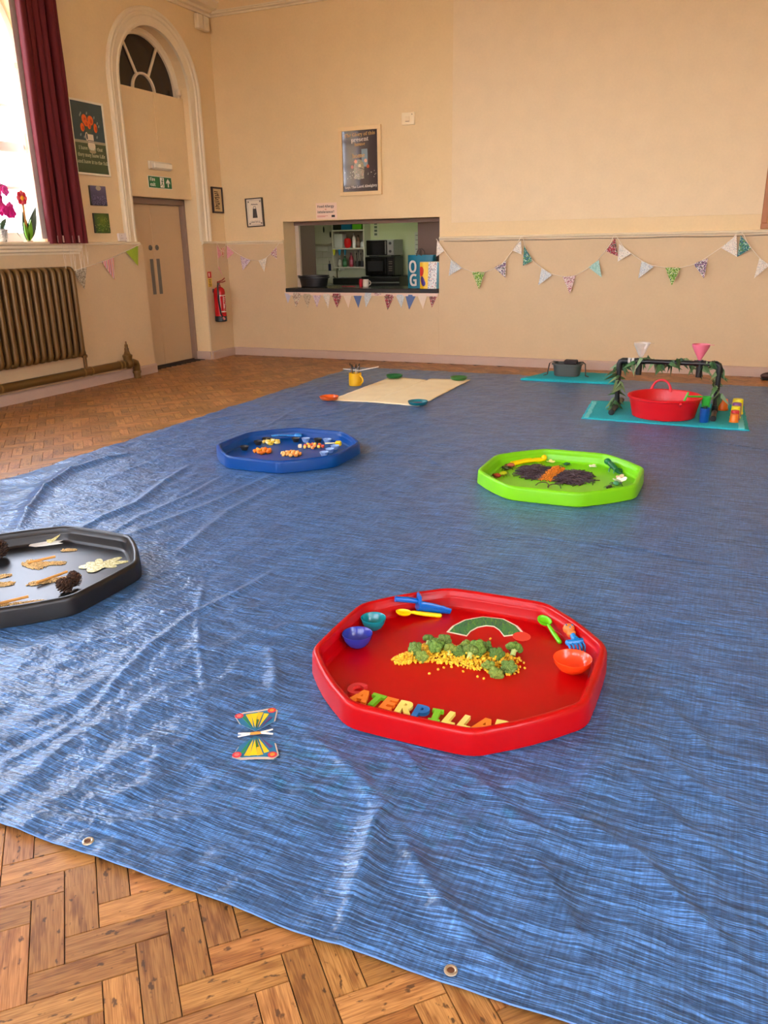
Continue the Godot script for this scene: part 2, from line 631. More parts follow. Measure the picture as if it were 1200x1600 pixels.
func block_into(m: MB, r: RandomNumberGenerator, xf: Transform3D) -> void:
	var hx := 0.1143 - 0.0006
	var hz := 0.0381 - 0.0006
	var b := 0.0011
	var tone := r.randf_range(0.55, 0.98)
	m.col = Color(tone, tone * r.randf_range(0.9, 1.02), tone * r.randf_range(0.78, 1.05))
	var uv := Vector2(r.randf(), r.randf())
	var s := 1.0 / 0.9
	var p := func(x: float, y: float, z: float) -> Vector3: return xf * Vector3(x, y, z)
	var t := [Vector2(-hx + b, hz - b), Vector2(hx - b, hz - b), Vector2(hx - b, -hz + b), Vector2(-hx + b, -hz + b)]
	var e := [Vector2(-hx, hz), Vector2(hx, hz), Vector2(hx, -hz), Vector2(-hx, -hz)]
	var U := func(q: Vector2) -> Vector2: return uv + q * s
	m.quad(p.call(t[0].x, 0, t[0].y), p.call(t[1].x, 0, t[1].y), p.call(t[2].x, 0, t[2].y), p.call(t[3].x, 0, t[3].y), U.call(t[0]), U.call(t[1]), U.call(t[2]), U.call(t[3]))
	for i in 4:
		var j := (i + 1) % 4
		m.quad(p.call(e[i].x, -0.0045, e[i].y), p.call(e[j].x, -0.0045, e[j].y), p.call(t[j].x, 0, t[j].y), p.call(t[i].x, 0, t[i].y), U.call(e[i]), U.call(e[j]), U.call(t[j]), U.call(t[i]))

# ---------------------------------------------------------------- the tarpaulin
const TX0 := -4.575
const TX1 := 1.42
const TZ0 := -9.44
const TZ1 := -1.245
const TSTEP := 0.016
const TRAYS := [[-0.825, -2.53, "red"], [-0.985, -5.115, "green"], [-3.06, -5.14, "blue"], [-3.02, -2.56, "black"]]

func creases() -> Array:
	# each: height, half width, then x, z along the fold
	return [
		[0.030, 0.055, [-3.65, -3.09, -3.87, -3.37, -4.14, -3.77, -4.30, -4.17, -4.29, -4.52, -4.24, -4.70]],
		[0.022, 0.05, [-3.30, -3.06, -3.33, -3.42, -3.32, -3.72, -3.47, -4.19, -3.58, -4.62]],
		[0.014, 0.05, [-3.09, -3.10, -3.13, -3.52, -3.12, -4.00, -3.19, -4.54]],
		[0.016, 0.06, [-3.01, -3.11, -2.88, -3.88, -2.85, -4.67, -2.76, -5.08]],
		[0.012, 0.05, [-2.55, -3.04, -2.70, -3.80, -2.72, -4.54]],
		[0.012, 0.02, [-2.23, -2.90, -2.03, -2.56, -1.78, -2.24, -1.53, -1.94]],
		[0.016, 0.04, [-1.88, -1.72, -1.97, -2.01, -2.02, -2.25, -2.03, -2.53, -1.97, -2.88, -1.96, -3.09]],
		[0.012, 0.03, [-1.95, -1.43, -1.91, -1.55, -1.90, -1.74]],
		[0.010, 0.03, [-2.26, -1.72, -2.10, -1.74, -1.93, -1.71]],
		[0.030, 0.05, [-0.78, -1.75, -0.76, -1.63, -0.73, -1.50, -0.67, -1.24]],
		[0.026, 0.05, [-0.71, -1.66, -0.62, -1.55, -0.50, -1.44, -0.37, -1.35, -0.26, -1.31]],
		[0.022, 0.05, [-0.39, -1.91, -0.23, -1.84, -0.09, -1.77, 0.06, -1.62, 0.15, -1.55]],
		[0.016, 0.04, [-0.41, -1.73, -0.30, -1.63, -0.21, -1.51, -0.14, -1.38]],
		[0.016, 0.05, [-0.69, -2.00, -0.53, -1.89, -0.37, -1.78, -0.24, -1.75]],
		[0.018, 0.04, [-1.15, -1.94, -0.96, -1.84, -0.79, -1.72, -0.72, -1.63]],
		[0.014, 0.025, [-0.86, -2.00, -0.76, -1.92, -0.71, -1.85]],
		[0.018, 0.05, [-1.69, -1.32, -1.54, -1.33, -1.42, -1.36, -1.26, -1.44, -1.13, -1.53]],
		[0.014, 0.035, [-1.66, -2.45, -1.60, -2.60, -1.41, -2.65]],
		[0.016, 0.04, [-1.59, -2.43, -1.43, -2.22, -1.35, -2.06]],
		[0.014, 0.05, [-0.15, -2.35, 0.02, -2.14, 0.22, -2.02]],
		[0.016, 0.05, [-0.23, -2.20, -0.02, -1.95, 0.21, -1.78]],
		[0.014, 0.035, [-0.93, -1.88, -0.85, -1.75, -0.75, -1.65]],
		[0.010, 0.03, [-0.66, -6.70, -0.17, -6.64, 0.29, -6.47, 0.9, -6.3]],
		[0.008, 0.03, [-2.28, -5.67, -1.49, -4.84, -1.12, -4.41]],
		[0.008, 0.03, [-1.30, -3.77, -0.94, -4.01, -0.35, -4.04, 0.25, -3.87, 0.9, -3.8]],
		[0.008, 0.03, [-0.31, -3.24, -0.05, -3.25, 0.24, -3.21]],
		[0.012, 0.03, [-1.98, -2.59, -1.65, -2.52, -1.42, -2.55]],
		[0.010, 0.03, [-1.51, -1.68, -1.27, -1.66, -1.01, -1.62]],
		[0.012, 0.04, [-0.14, -2.64, 0.06, -2.32, 0.22, -2.29]],
		[0.012, 0.04, [-3.9, -5.3, -3.75, -6.0, -3.9, -6.8]],
		[0.012, 0.03, [-4.5, -5.6, -4.0, -5.9, -3.5, -6.5, -3.3, -7.0]],
		[0.010, 0.03, [-4.5, -7.2, -3.9, -7.1, -3.0, -7.15]],
	]

func _tarp() -> void:
	var nx := int((TX1 - TX0) / TSTEP)
	var nz := int((TZ1 - TZ0) / TSTEP)
	var H := PackedFloat32Array()
	H.resize((nx + 1) * (nz + 1))
	var big := noise(0.9, 31, 2)
	var rid := noise(1.6, 32, 3)
	rid.fractal_type = FastNoiseLite.FRACTAL_RIDGED
	var small := noise(9.0, 33, 3)
	var rid2 := noise(3.6, 34, 2)
	rid2.fractal_type = FastNoiseLite.FRACTAL_RIDGED
	for j in range(nz + 1):
		var z := TZ0 + j * TSTEP
		for i in range(nx + 1):
			var x := TX0 + i * TSTEP
			# more crumpled towards the windows and the near edge
			var k := clampf(0.25 + 0.35 * smoothstep(-1.0, -4.0, x) + 0.55 * smoothstep(-3.4, -1.6, z), 0.0, 1.0)
			var q := 0.75 * x + 0.35 * z
			var h := 0.004 * (1.0 + big.get_noise_2d(x, z))
			h += k * 0.015 * clampf(rid.get_noise_2d(x * 1.2 + q * 0.4, z * 0.8), -0.3, 1.0)
			h += k * 0.006 * clampf(rid2.get_noise_2d(q * 1.1 + z * 0.4, x * 0.5 - z), -0.2, 1.0)
			h += k * 0.0022 * small.get_noise_2d(x, z * 0.7)
			H[j * (nx + 1) + i] = maxf(h, 0.0)
	for c in creases():
		var pts: Array = c[2]
		var wd: float = c[1]
		var reach := wd * 3.0
		for s in range(0, pts.size() - 2, 2):
			var a := Vector2(pts[s], pts[s + 1])
			var b := Vector2(pts[s + 2], pts[s + 3])
			var total := pts.size() / 2 - 1.0
			for j in range(maxi(0, int((minf(a.y, b.y) - reach - TZ0) / TSTEP)), mini(nz, int((maxf(a.y, b.y) + reach - TZ0) / TSTEP)) + 1):
				for i in range(maxi(0, int((minf(a.x, b.x) - reach - TX0) / TSTEP)), mini(nx, int((maxf(a.x, b.x) + reach - TX0) / TSTEP)) + 1):
					var p := Vector2(TX0 + i * TSTEP, TZ0 + j * TSTEP)
					var t := clampf((p - a).dot(b - a) / (b - a).length_squared(), 0.0, 1.0)
					var dist := p.distance_to(a.lerp(b, t))
					if dist > reach: continue
					var along := (s / 2 + t) / total
					var e := sin(PI * clampf(0.06 + along * 0.88, 0.0, 1.0))
					# a fold has a steep crest and a long foot
					var h: float = 1.35 * c[0] * sqrt(e) * exp(-absf(dist) / wd * 1.3) * (1.0 - exp(-pow(dist / wd + 0.35, 2) * 6.0) * 0.25)
					var n := j * (nx + 1) + i
					H[n] = maxf(H[n], h + H[n] * 0.3)
	# pressed flat under what stands on it
	var flats := [[-0.55, -7.65, 0.80, 0.62], [-1.79, -9.42, 0.50, 0.40], [-3.32, -8.12, 0.58, 0.85], [-3.94, -8.17, 0.06, 0.06], [-1.302, -1.878, 0.09, 0.13]]
	for t in TRAYS: flats.append([t[0], t[1], 0.49, 0.49])
	for f in flats:
		for j in range(nz + 1):
			var dz: float = absf(TZ0 + j * TSTEP - f[1]) - f[3]
			if dz > 0.09: continue
			for i in range(nx + 1):
				var dx: float = absf(TX0 + i * TSTEP - f[0]) - f[2]
				if dx > 0.09: continue
				var n := j * (nx + 1) + i
				H[n] = lerpf(minf(H[n], 0.003), H[n], smoothstep(0.0, 0.09, maxf(dx, dz)))
	var V := PackedVector3Array()
	var N := PackedVector3Array()
	var UV := PackedVector2Array()
	var C := PackedColorArray()
	var ix := PackedInt32Array()
	var edge := noise(1.3, 35, 2)
	var stain := noise(3.0, 36, 3)
	var front := []
	for j in range(nz + 1):
		for i in range(nx + 1):
			var n := j * (nx + 1) + i
			var x := TX0 + i * TSTEP
			var z := TZ0 + j * TSTEP
			var ex := smoothstep(0.4, 0.0, x - TX0) * 0.018 * edge.get_noise_2d(z, 5.0)
			var ez := smoothstep(0.4, 0.0, TZ1 - z) * (0.02 * edge.get_noise_2d(x, 9.0) + H[n] * 0.5)
			var p := Vector3(x + ex, 0.003 + H[n], z + ez)
			V.append(p)
			var hx := H[n + (1 if i < nx else 0)] - H[n - (1 if i > 0 else 0)]
			var hz := H[n + (nx + 1 if j < nz else 0)] - H[n - (nx + 1 if j > 0 else 0)]
			N.append(Vector3(-hx, 2 * TSTEP, -hz).normalized())
			UV.append(Vector2(x / 2.0, z / 2.0))
			# a splash of teal paint dried on the near side
			var sp := Vector2(x + 0.93, (z + 1.80) * 1.6).length()
			var k := clampf((stain.get_noise_2d(x * 6.0, z * 6.0) - 0.05 - sp * 0.9) * 5.0 + 0.5, 0.0, 1.0) if sp < 0.5 else 0.0
			C.append(Color.WHITE.lerp(Color(0.35, 1.0, 0.78), k * 0.5))
			if j == nz: front.append(p)
			if i < nx and j < nz:
				ix.append_array([n, n + 1, n + nx + 2, n, n + nx + 2, n + nx + 1])
	var arr := []
	arr.resize(Mesh.ARRAY_MAX)
	arr[Mesh.ARRAY_VERTEX] = V
	arr[Mesh.ARRAY_NORMAL] = N
	arr[Mesh.ARRAY_TEX_UV] = UV
	arr[Mesh.ARRAY_COLOR] = C
	arr[Mesh.ARRAY_INDEX] = ix
	var mesh := ArrayMesh.new()
	mesh.add_surface_from_arrays(Mesh.PRIMITIVE_TRIANGLES, arr)
	var t := thing("tarpaulin", "large crumpled blue woven tarpaulin spread over the parquet floor", "tarpaulin")
	put(t, "sheet", mesh, M.tarp)
	var hem := MB.new()
	hem.tube(front, 0.0022, 6)
	put(t, "hem", hem.done(), mat(c8(96, 140, 206), 0.4))
	var ring := MB.new()
	ring.lathe([Vector2(0.0085, 0.0), Vector2(0.0085, 0.002), Vector2(0.011, 0.0032), Vector2(0.0145, 0.0022), Vector2(0.0155, 0.0)], 20)
	var eye := ring.done()
	for x in [-3.43, -2.43, -1.442, -0.423, 0.58]:
		var n := nz - 2
		var e := put(t, "eyelet", eye, mat(c8(205, 190, 160), 0.3, 0.8))
		var hole := MB.new()
		hole.lathe([Vector2(0.0088, 0.0006), Vector2(0.0, 0.0007)], 16)
		put(e, "hole", hole.done(), mat(c8(96, 56, 28), 0.7))
		e.position = Vector3(x, 0.0042 + H[n * (nx + 1) + int((x - TX0) / TSTEP)], TZ1 - 0.028)

# ---------------------------------------------------------------- octagonal mixing trays
func octagon(half: float, cut: float, rad: float, y: float, inset: float) -> PackedVector3Array:
	var h := half - inset
	var c := 2.0 * h - 2.0 * half + cut + 0.0
	c = 2.0 * h - ((2.0 * half - cut) / sqrt(2.0) - inset) * sqrt(2.0)
	var r := maxf(rad - inset, 0.012)
	var pts := [Vector2(h, -h + c), Vector2(h, h - c), Vector2(h - c, h), Vector2(-h + c, h), Vector2(-h, h - c), Vector2(-h, -h + c), Vector2(-h + c, -h), Vector2(h - c, -h)]
	var out := PackedVector3Array()
	for i in 8:
		var a: Vector2 = pts[(i + 7) % 8]
		var b: Vector2 = pts[i]
		var d: Vector2 = pts[(i + 1) % 8]
		var l := r * tan(PI / 8)
		var p0 := b + (a - b).normalized() * l
		var p1 := b + (d - b).normalized() * l
		for k in 5:
			var t := k / 4.0
			var q := p0.lerp(b, t).lerp(b.lerp(p1, t), t)
			out.append(Vector3(q.x, y, q.y))
		# the edge to the next corner bows out a little, the slanting ones more
		var e0 := p1
		var e1 := d + (b - d).normalized() * l
		var bow := 0.009 if absf((d - b).x * (d - b).y) > 1e-4 else 0.003
		for k in [0.25, 0.5, 0.75]:
			var q: Vector2 = e0.lerp(e1, k) + (e0 + e1).normalized() * bow * 4.0 * k * (1.0 - k)
			out.append(Vector3(q.x, y, q.y))
	out.reverse()
	return out

func _trays() -> void:
	var prof := [[0.008, 0.0], [0.0, 0.006], [0.003, 0.074], [0.006, 0.084], [0.011, 0.090], [0.016, 0.092], [0.024, 0.092], [0.029, 0.089], [0.032, 0.083], [0.034, 0.066], [0.038, 0.062], [0.040, 0.056], [0.044, 0.024], [0.048, 0.016], [0.057, 0.012]]
	var m := MB.new()
	var rings := []
	for p in prof: rings.append(octagon(0.513, 0.29, 0.15, p[1], p[0]))
	m.loft(rings, true, true, false, 0.75)
	m.grp(50)
	m.fan(rings[-1], false)
	var mesh := m.done()
	var looks := {"red": c8(182, 0, 5), "green": c8(124, 206, 20), "blue": c8(0, 66, 138), "black": c8(20, 20, 21)}
	var words := {"red": "big red octagonal plastic mixing tray with sweetcorn, broccoli and foam letters", "green": "lime green octagonal plastic mixing tray with dark noodles in it", "blue": "dark blue octagonal plastic mixing tray with fruit and small pots", "black": "black octagonal plastic mixing tray with oats and pine cones"}
	for t in TRAYS:
		var mm := mat(looks[t[2]], 0.3 if t[2] != "black" else 0.36)
		mm.metallic_specular = 0.5 if t[2] == "black" else 0.36
		solo("mixing_tray", mesh, mm, words[t[2]], "tray", Vector3(t[0], 0.006, t[1]), 0.0, "octagonal mixing trays on the tarpaulin")


# ---------------------------------------------------------------- windows, door and what hangs on the left wall
func window_mesh_parts(w: Node3D, rich: bool) -> void:
	# local frame: x along the wall, y up from the floor, z into the room; the glass stands at z = 0
	var half := 0.9
	var spring := 3.36
	var fr := MB.new()
	var outer := arch_outline(half, 1.6, spring, 24)
	var inner := arch_outline(half - 0.075, 1.70, spring, 24)
	fr.grp(-1)
	for i in outer.size():
		var j := (i + 1) % outer.size()
		for s in [[0.05, 1], [-0.05, -1]]:
			var q := [Vector3(outer[i].x, outer[i].y, s[0]), Vector3(outer[j].x, outer[j].y, s[0]), Vector3(inner[j].x, inner[j].y, s[0]), Vector3(inner[i].x, inner[i].y, s[0])]
			fr.face(q, Vector3(0, 0, s[1]))
		var c := Vector3(0, 2.8, 0)
		var e := [Vector3(inner[i].x, inner[i].y, 0.05), Vector3(inner[j].x, inner[j].y, 0.05), Vector3(inner[j].x, inner[j].y, -0.05), Vector3(inner[i].x, inner[i].y, -0.05)]
		fr.face(e, c - e[0])
	put(w, "window_frame", fr.done(), M.sash)
	var hbars := [[2.14, 0.018], [2.53, 0.05], [2.92, 0.018], [3.33, 0.022]]
	for b in hbars:
		put(w, "glazing_bar", boxm(Vector3(1.66, b[1] * 2, 0.05 if b[1] < 0.04 else 0.09), 0.006, Vector3(0, b[0], 0.0)), M.sash)
	for x in [-0.31, 0.31]:
		put(w, "glazing_bar", boxm(Vector3(0.034, 2.40, 0.048), 0.006, Vector3(x, 1.68 + 1.2, 0.001)), M.sash)
	var xs := [-0.84, -0.31, 0.31, 0.84]
	var ys := [1.66, 2.14, 2.53, 2.92, 3.33]
	for i in 3:
		for j in 4:
			var m := MB.new()
			m.grp(-1)
			m.quad(Vector3(xs[i], ys[j], 0), Vector3(xs[i + 1], ys[j], 0), Vector3(xs[i + 1], ys[j + 1], 0), Vector3(xs[i], ys[j + 1], 0))
			put(w, "pane", m.done(), M.glass)
		var top := MB.new()
		top.grp(-1)
		for k in 8:
			var x0 := lerpf(xs[i], xs[i + 1], k / 8.0)
			var x1 := lerpf(xs[i], xs[i + 1], (k + 1) / 8.0)
			top.quad(Vector3(x0, 3.33, 0), Vector3(x1, 3.33, 0), Vector3(x1, spring + sqrt(0.73 - x1 * x1), 0), Vector3(x0, spring + sqrt(0.73 - x0 * x0), 0))
		put(w, "pane", top.done(), M.glass)
	if rich:
		var ct := MB.new()
		ct.box(Vector3(0.80, 3.30, 0.07), Vector3(0.05, 0.05, 0.04), 0.006)
		ct.tube([Vector3(0.80, 3.28, 0.08), Vector3(0.80, 3.10, 0.09), Vector3(0.805, 2.98, 0.075)], 0.008, 6)
		ct.box(Vector3(0.80, 2.60, 0.06), Vector3(0.03, 0.16, 0.03), 0.006)
		put(w, "sash_fastener", ct.done(), mat(c8(214, 190, 172), 0.5))

func _windows() -> void:
	var n := 1
	for z in WINDOWS:
		var w := Node3D.new()
		w.name = "window_%d" % n
		add_child(w)
		w.transform = on_left(z, XL - 0.20)
		w.set_meta("kind", "structure")
		w.set_meta("label", ["round-headed sash window beside the red curtain", "round-headed sash window next along the side wall", "round-headed sash window near the middle of the side wall", "round-headed sash window nearest the front of the hall"][n - 1])
		w.set_meta("category", "window")
		window_mesh_parts(w, n == 1)
		n += 1
	for x in [-4.2, -1.6, 1.0]:
		var w := Node3D.new()
		w.name = "window_%d" % n
		add_child(w)
		w.transform = Transform3D(Basis(Vector3.UP, PI), Vector3(x, 0, ZF + 0.2))
		w.set_meta("kind", "structure")
		w.set_meta("label", "round-headed window in the front wall, number %d from the side windows" % (n - 4))
		w.set_meta("category", "window")
		window_mesh_parts(w, false)
		n += 1
	for z in [0.1, 3.2]:
		var w := Node3D.new()
		w.name = "window_%d" % (n + 1)
		add_child(w)
		w.transform = Transform3D(Basis(Vector3(0, 0, 1), Vector3.UP, Vector3(-1, 0, 0)), Vector3(XR + 0.2, 0, z))
		w.set_meta("kind", "structure")
		w.set_meta("label", "round-headed window in the right-hand wall, number %d from the end wall" % (n - 7))
		w.set_meta("category", "window")
		window_mesh_parts(w, false)
		n += 1
	# sill with its stepped moulding
	var sill := [Vector2(0, 0), Vector2(0.03, 0.0), Vector2(0.035, 0.02), Vector2(0.06, 0.03), Vector2(0.062, 0.055), Vector2(0.085, 0.065), Vector2(0.088, 0.09), Vector2(0.11, 0.10), Vector2(0.116, 0.115), Vector2(0.11, 0.13), Vector2(-0.16, 0.13), Vector2(-0.16, 0.0)]
	struct("trim_11", run(sill, Vector3(XL, 1.475, -7.27), Vector3(XL, 1.475, -4.9), Vector3(1, 0, 0)), M.trim, "cream moulded window sill carrying two flower pots")
	struct("trim_12", run(sill, Vector3(XL, 1.475, -4.15), Vector3(XL, 1.475, -1.85), Vector3(1, 0, 0)), M.trim, "cream moulded sill under the second side window")
	# brick wing of the next building seen through the first window
	var w := 512
	var a := streaks(w, w, w, w, 0.05, 41, 3)
	var d := PackedByteArray()
	d.resize(w * w * 3)
	for y in w:
		for x in w:
			var row := y / 32
			var bx := (x + (32 if row % 2 == 1 else 0)) % 64
			var mortar := y % 32 < 4 or bx < 4
			var tone := 0.8 + 0.4 * float((row * 7 + ((x + (32 if row % 2 == 1 else 0)) / 64) * 13) % 5) / 5.0
			var v := (a[y * w + x] - 128) * 0.12
			var c := Vector3(150, 138, 120) if mortar else Vector3(150, 74, 46) * tone
			d[(y * w + x) * 3] = clampi(int(c.x + v), 0, 255); d[(y * w + x) * 3 + 1] = clampi(int(c.y + v), 0, 255); d[(y * w + x) * 3 + 2] = clampi(int(c.z + v), 0, 255)
	struct("wall_outside", boxm(Vector3(0.5, 9.0, 0.5), 0.0, Vector3(-7.63, 3.5, -7.70)), textured(tex(w, w, d), 0.85, 0.83), "orange brick buttress standing outside the window")
	struct("ground_outside", boxm(Vector3(40, 0.2, 60), 0.0, Vector3(-28, -0.4, -4)), mat(c8(120, 116, 108), 0.9), "grey paving outside the windows")

func arch_moulding(half: float, spring: float, y0: float, profile: Array) -> ArrayMesh:
	# profile of (outwards from the opening, out of the wall) swept up one side, round the head and down the other
	var m := MB.new()
	var rings := []
	var stops := [[Vector2(half, y0), Vector2(1, 0)]]
	for i in range(29):
		var t := PI * i / 28.0
		stops.append([Vector2(cos(t) * half, spring + sin(t) * half), Vector2(cos(t), sin(t))])
	stops.append([Vector2(-half, y0), Vector2(-1, 0)])
	for s in stops:
		var r := PackedVector3Array()
		for q in profile:
			var p: Vector2 = s[0] + s[1] * q.x
			r.append(Vector3(p.x, p.y, q.y))
		rings.append(r)
	for j in range(profile.size() - 1):
		m.grp(j + 1)
		for i in range(rings.size() - 1):
			m.quad(rings[i][j], rings[i + 1][j], rings[i + 1][j + 1], rings[i][j + 1])
	return m.done()

func _door() -> void:
	var D := on_left(DOOR_Z, XL)
	var am := struct("trim_13", arch_moulding(0.668, 3.38, 1.60, [Vector2(0.0, -0.02), Vector2(0.0, 0.02), Vector2(0.03, 0.026), Vector2(0.045, 0.014), Vector2(0.10, 0.018), Vector2(0.11, 0.034), Vector2(0.135, 0.04), Vector2(0.15, 0.028), Vector2(0.165, 0.045), Vector2(0.185, 0.05), Vector2(0.20, 0.03), Vector2(0.20, 0.0)]), M.trim, "cream moulded architrave arching over the fire exit door")
	am.transform = D
	# boarded panel over the door and the fanlight above it
	var pn := struct("trim_14", boxm(Vector3(1.34, 1.225, 0.03), 0.002, Vector3(0, 2.135 + 0.6125, -0.115)), M.wall, "cream boarded panel between door and fanlight")
	pn.transform = D
	put(pn, "cover_strip", boxm(Vector3(0.035, 0.74, 0.008), 0.002, Vector3(0.075, 2.98, -0.096)), M.wall)
	var f := Node3D.new()
	f.name = "window_8"
	add_child(f)
	f.transform = D.translated_local(Vector3(0, 0, -0.20))
	f.set_meta("kind", "structure")
	f.set_meta("label", "dark half-round fanlight with spoked bars above the fire exit")
	f.set_meta("category", "window")
	put(f, "window_frame", arch_moulding(0.60, 3.38, 3.2, [Vector2(0.0, -0.02), Vector2(0.0, 0.03), Vector2(0.02, 0.045), Vector2(0.05, 0.045), Vector2(0.08, 0.06), Vector2(0.08, -0.02)]), M.trim)
	put(f, "glazing_bar", arch_moulding(0.19, 3.36, 3.2, [Vector2(0.0, 0.0), Vector2(0.004, 0.03), Vector2(0.026, 0.03), Vector2(0.03, 0.0)]), M.trim)
	for s in [-1, 1]:
		var bar := MB.new()
		var a := Vector3(s * sin(0.54) * 0.20, 3.36 + cos(0.54) * 0.20, 0.015)
		var b := Vector3(s * sin(0.54) * 0.63, 3.36 + cos(0.54) * 0.63, 0.015)
		bar.tube([a, b], 0.018, 6)
		put(f, "glazing_bar", bar.done(), M.trim)
	var gl := MB.new()
	gl.grp(-1)
	for i in 24:
		var t0 := PI * i / 24.0
		var t1 := PI * (i + 1) / 24.0
		gl.tri(Vector3(0, 3.30, 0), Vector3(cos(t0) * 0.66, 3.36 + sin(t0) * 0.66, 0), Vector3(cos(t1) * 0.66, 3.36 + sin(t1) * 0.66, 0))
	put(f, "pane", gl.done(), mat(c8(34, 24, 18), 0.12))
	var ct := MB.new()
	ct.box(Vector3(0.60, 3.43, 0.09), Vector3(0.06, 0.08, 0.05), 0.01)
	ct.box(Vector3(0.60, 3.37, 0.075), Vector3(0.035, 0.05, 0.03), 0.004)
	put(f, "sash_fastener", ct.done(), M.trim)

	var dr := Node3D.new()
	dr.name = "door_1"
	add_child(dr)
	dr.transform = D.translated_local(Vector3(0, 0, -0.30))
	dr.set_meta("kind", "structure")
	dr.set_meta("label", "beige double fire exit door with grey push plates")
	dr.set_meta("category", "door")
	var dm := mat(c8(208, 174, 132), 0.5)
	var fm := mat(c8(150, 122, 102), 0.55)
	put(dr, "door_frame", boxm(Vector3(1.34, 0.075, 0.10), 0.004, Vector3(0, 2.10, 0.03)), fm)
	for s in [-1, 1]:
		put(dr, "door_frame", boxm(Vector3(0.05, 2.10, 0.10), 0.004, Vector3(s * 0.645, 1.05, 0.03)), fm)
		var leaf := put(dr, "door_leaf", boxm(Vector3(0.612, 2.045, 0.045), 0.004, Vector3(s * 0.308, 1.035, -0.005)), dm)
		put(leaf, "push_plate", boxm(Vector3(0.066, 0.45, 0.006), 0.002, Vector3(s * 0.066 - 0.004, 1.165, 0.02)), mat(c8(118, 114, 106), 0.4, 0.5))
		var cy := MB.new()
		cy.lathe([Vector2(0.034, 0.0), Vector2(0.034, 0.006), Vector2(0.028, 0.012), Vector2(0.012, 0.013), Vector2(0.011, 0.006), Vector2(0.0, 0.006)], 20, Transform3D(Basis(Vector3(1, 0, 0), PI / 2), Vector3(s * 0.066, 1.53, 0.018)))
		put(leaf, "lock_cylinder", cy.done(), mat(c8(120, 116, 108), 0.35, 0.7))
	put(dr, "threshold", boxm(Vector3(1.3, 0.014, 0.09), 0.003, Vector3(0, 0.006, 0.0)), mat(c8(70, 52, 38), 0.6))

	# emergency light and exit sign on the boarded panel
	var e := thing("emergency_light", "slim white emergency light fitting above the green fire exit sign", "light")
	e.transform = D.translated_local(Vector3(0.03, 2.51, -0.10))
	put(e, "housing", boxm(Vector3(0.42, 0.10, 0.03), 0.008, Vector3(0, 0, 0.015)), mat(c8(232, 218, 192), 0.4))
	var df := MB.new()
	df.box(Vector3(0.015, 0, 0.052), Vector3(0.37, 0.085, 0.045), 0.018)
	put(e, "diffuser", df.done(), mat(c8(244, 232, 206), 0.25))
	put(e, "end_cap", boxm(Vector3(0.035, 0.088, 0.05), 0.008, Vector3(-0.19, 0, 0.05)), mat(c8(222, 208, 182), 0.4))
	var x := thing("exit_sign", "green fire exit sign with running figure and arrow above the door", "sign")
	x.transform = D.translated_local(Vector3(0.03, 2.317, -0.10))
	put(x, "board", boxm(Vector3(0.47, 0.145, 0.005), 0.001, Vector3(0, 0, 0.0025)), mat(c8(238, 234, 214), 0.45))
	put(x, "green_face", boxm(Vector3(0.455, 0.132, 0.003), 0.001, Vector3(0, 0, 0.005)), mat(c8(0, 104, 48), 0.4))
	var wm := mat(c8(236, 238, 222), 0.45)
	lettering(x, "Fire", 0.056, wm, Transform3D(Basis(), Vector3(-0.152, 0.03, 0.007)), 0.001, true)
	lettering(x, "exit", 0.056, wm, Transform3D(Basis(), Vector3(-0.152, -0.030, 0.007)), 0.001, true)
	var ar := MB.new()
	ar.prism(PackedVector2Array([Vector2(0.145, -0.05), Vector2(0.165, -0.05), Vector2(0.165, 0.01), Vector2(0.192, -0.012), Vector2(0.192, 0.012), Vector2(0.155, 0.05), Vector2(0.118, 0.012), Vector2(0.118, -0.012), Vector2(0.145, 0.01)]), 0.001, 0.0, Transform3D(Basis(), Vector3(0, 0, 0.0066)))
	put(x, "arrow", ar.done(), wm)
	put(x, "doorway_symbol", boxm(Vector3(0.078, 0.118, 0.001), 0.0, Vector3(0.035, 0, 0.0070)), wm)
	var rn := MB.new()
	var gz := 0.0078
	rn.ball(Vector3(0.045, 0.042, gz), Vector3(0.010, 0.010, 0.001), 10, 6)
	for s in [[0.042, 0.028, 0.034, -0.005, 0.011], [0.040, 0.022, 0.062, 0.012, 0.006], [0.038, 0.024, 0.016, 0.014, 0.006], [0.034, -0.005, 0.052, -0.028, 0.008], [0.052, -0.028, 0.046, -0.052, 0.006], [0.034, -0.005, 0.020, -0.03, 0.008], [0.020, -0.03, 0.002, -0.034, 0.006]]:
		var p := Vector2(s[0], s[1])
		var q := Vector2(s[2], s[3])
		var n: Vector2 = (q - p).orthogonal().normalized() * s[4] * 0.6
		rn.prism(PackedVector2Array([p + n, p - n, q - n, q + n]), 0.001, 0.0, Transform3D(Basis(), Vector3(0, 0, gz - 0.0005)))
	put(x, "running_figure", rn.done(), mat(c8(0, 104, 48), 0.4))

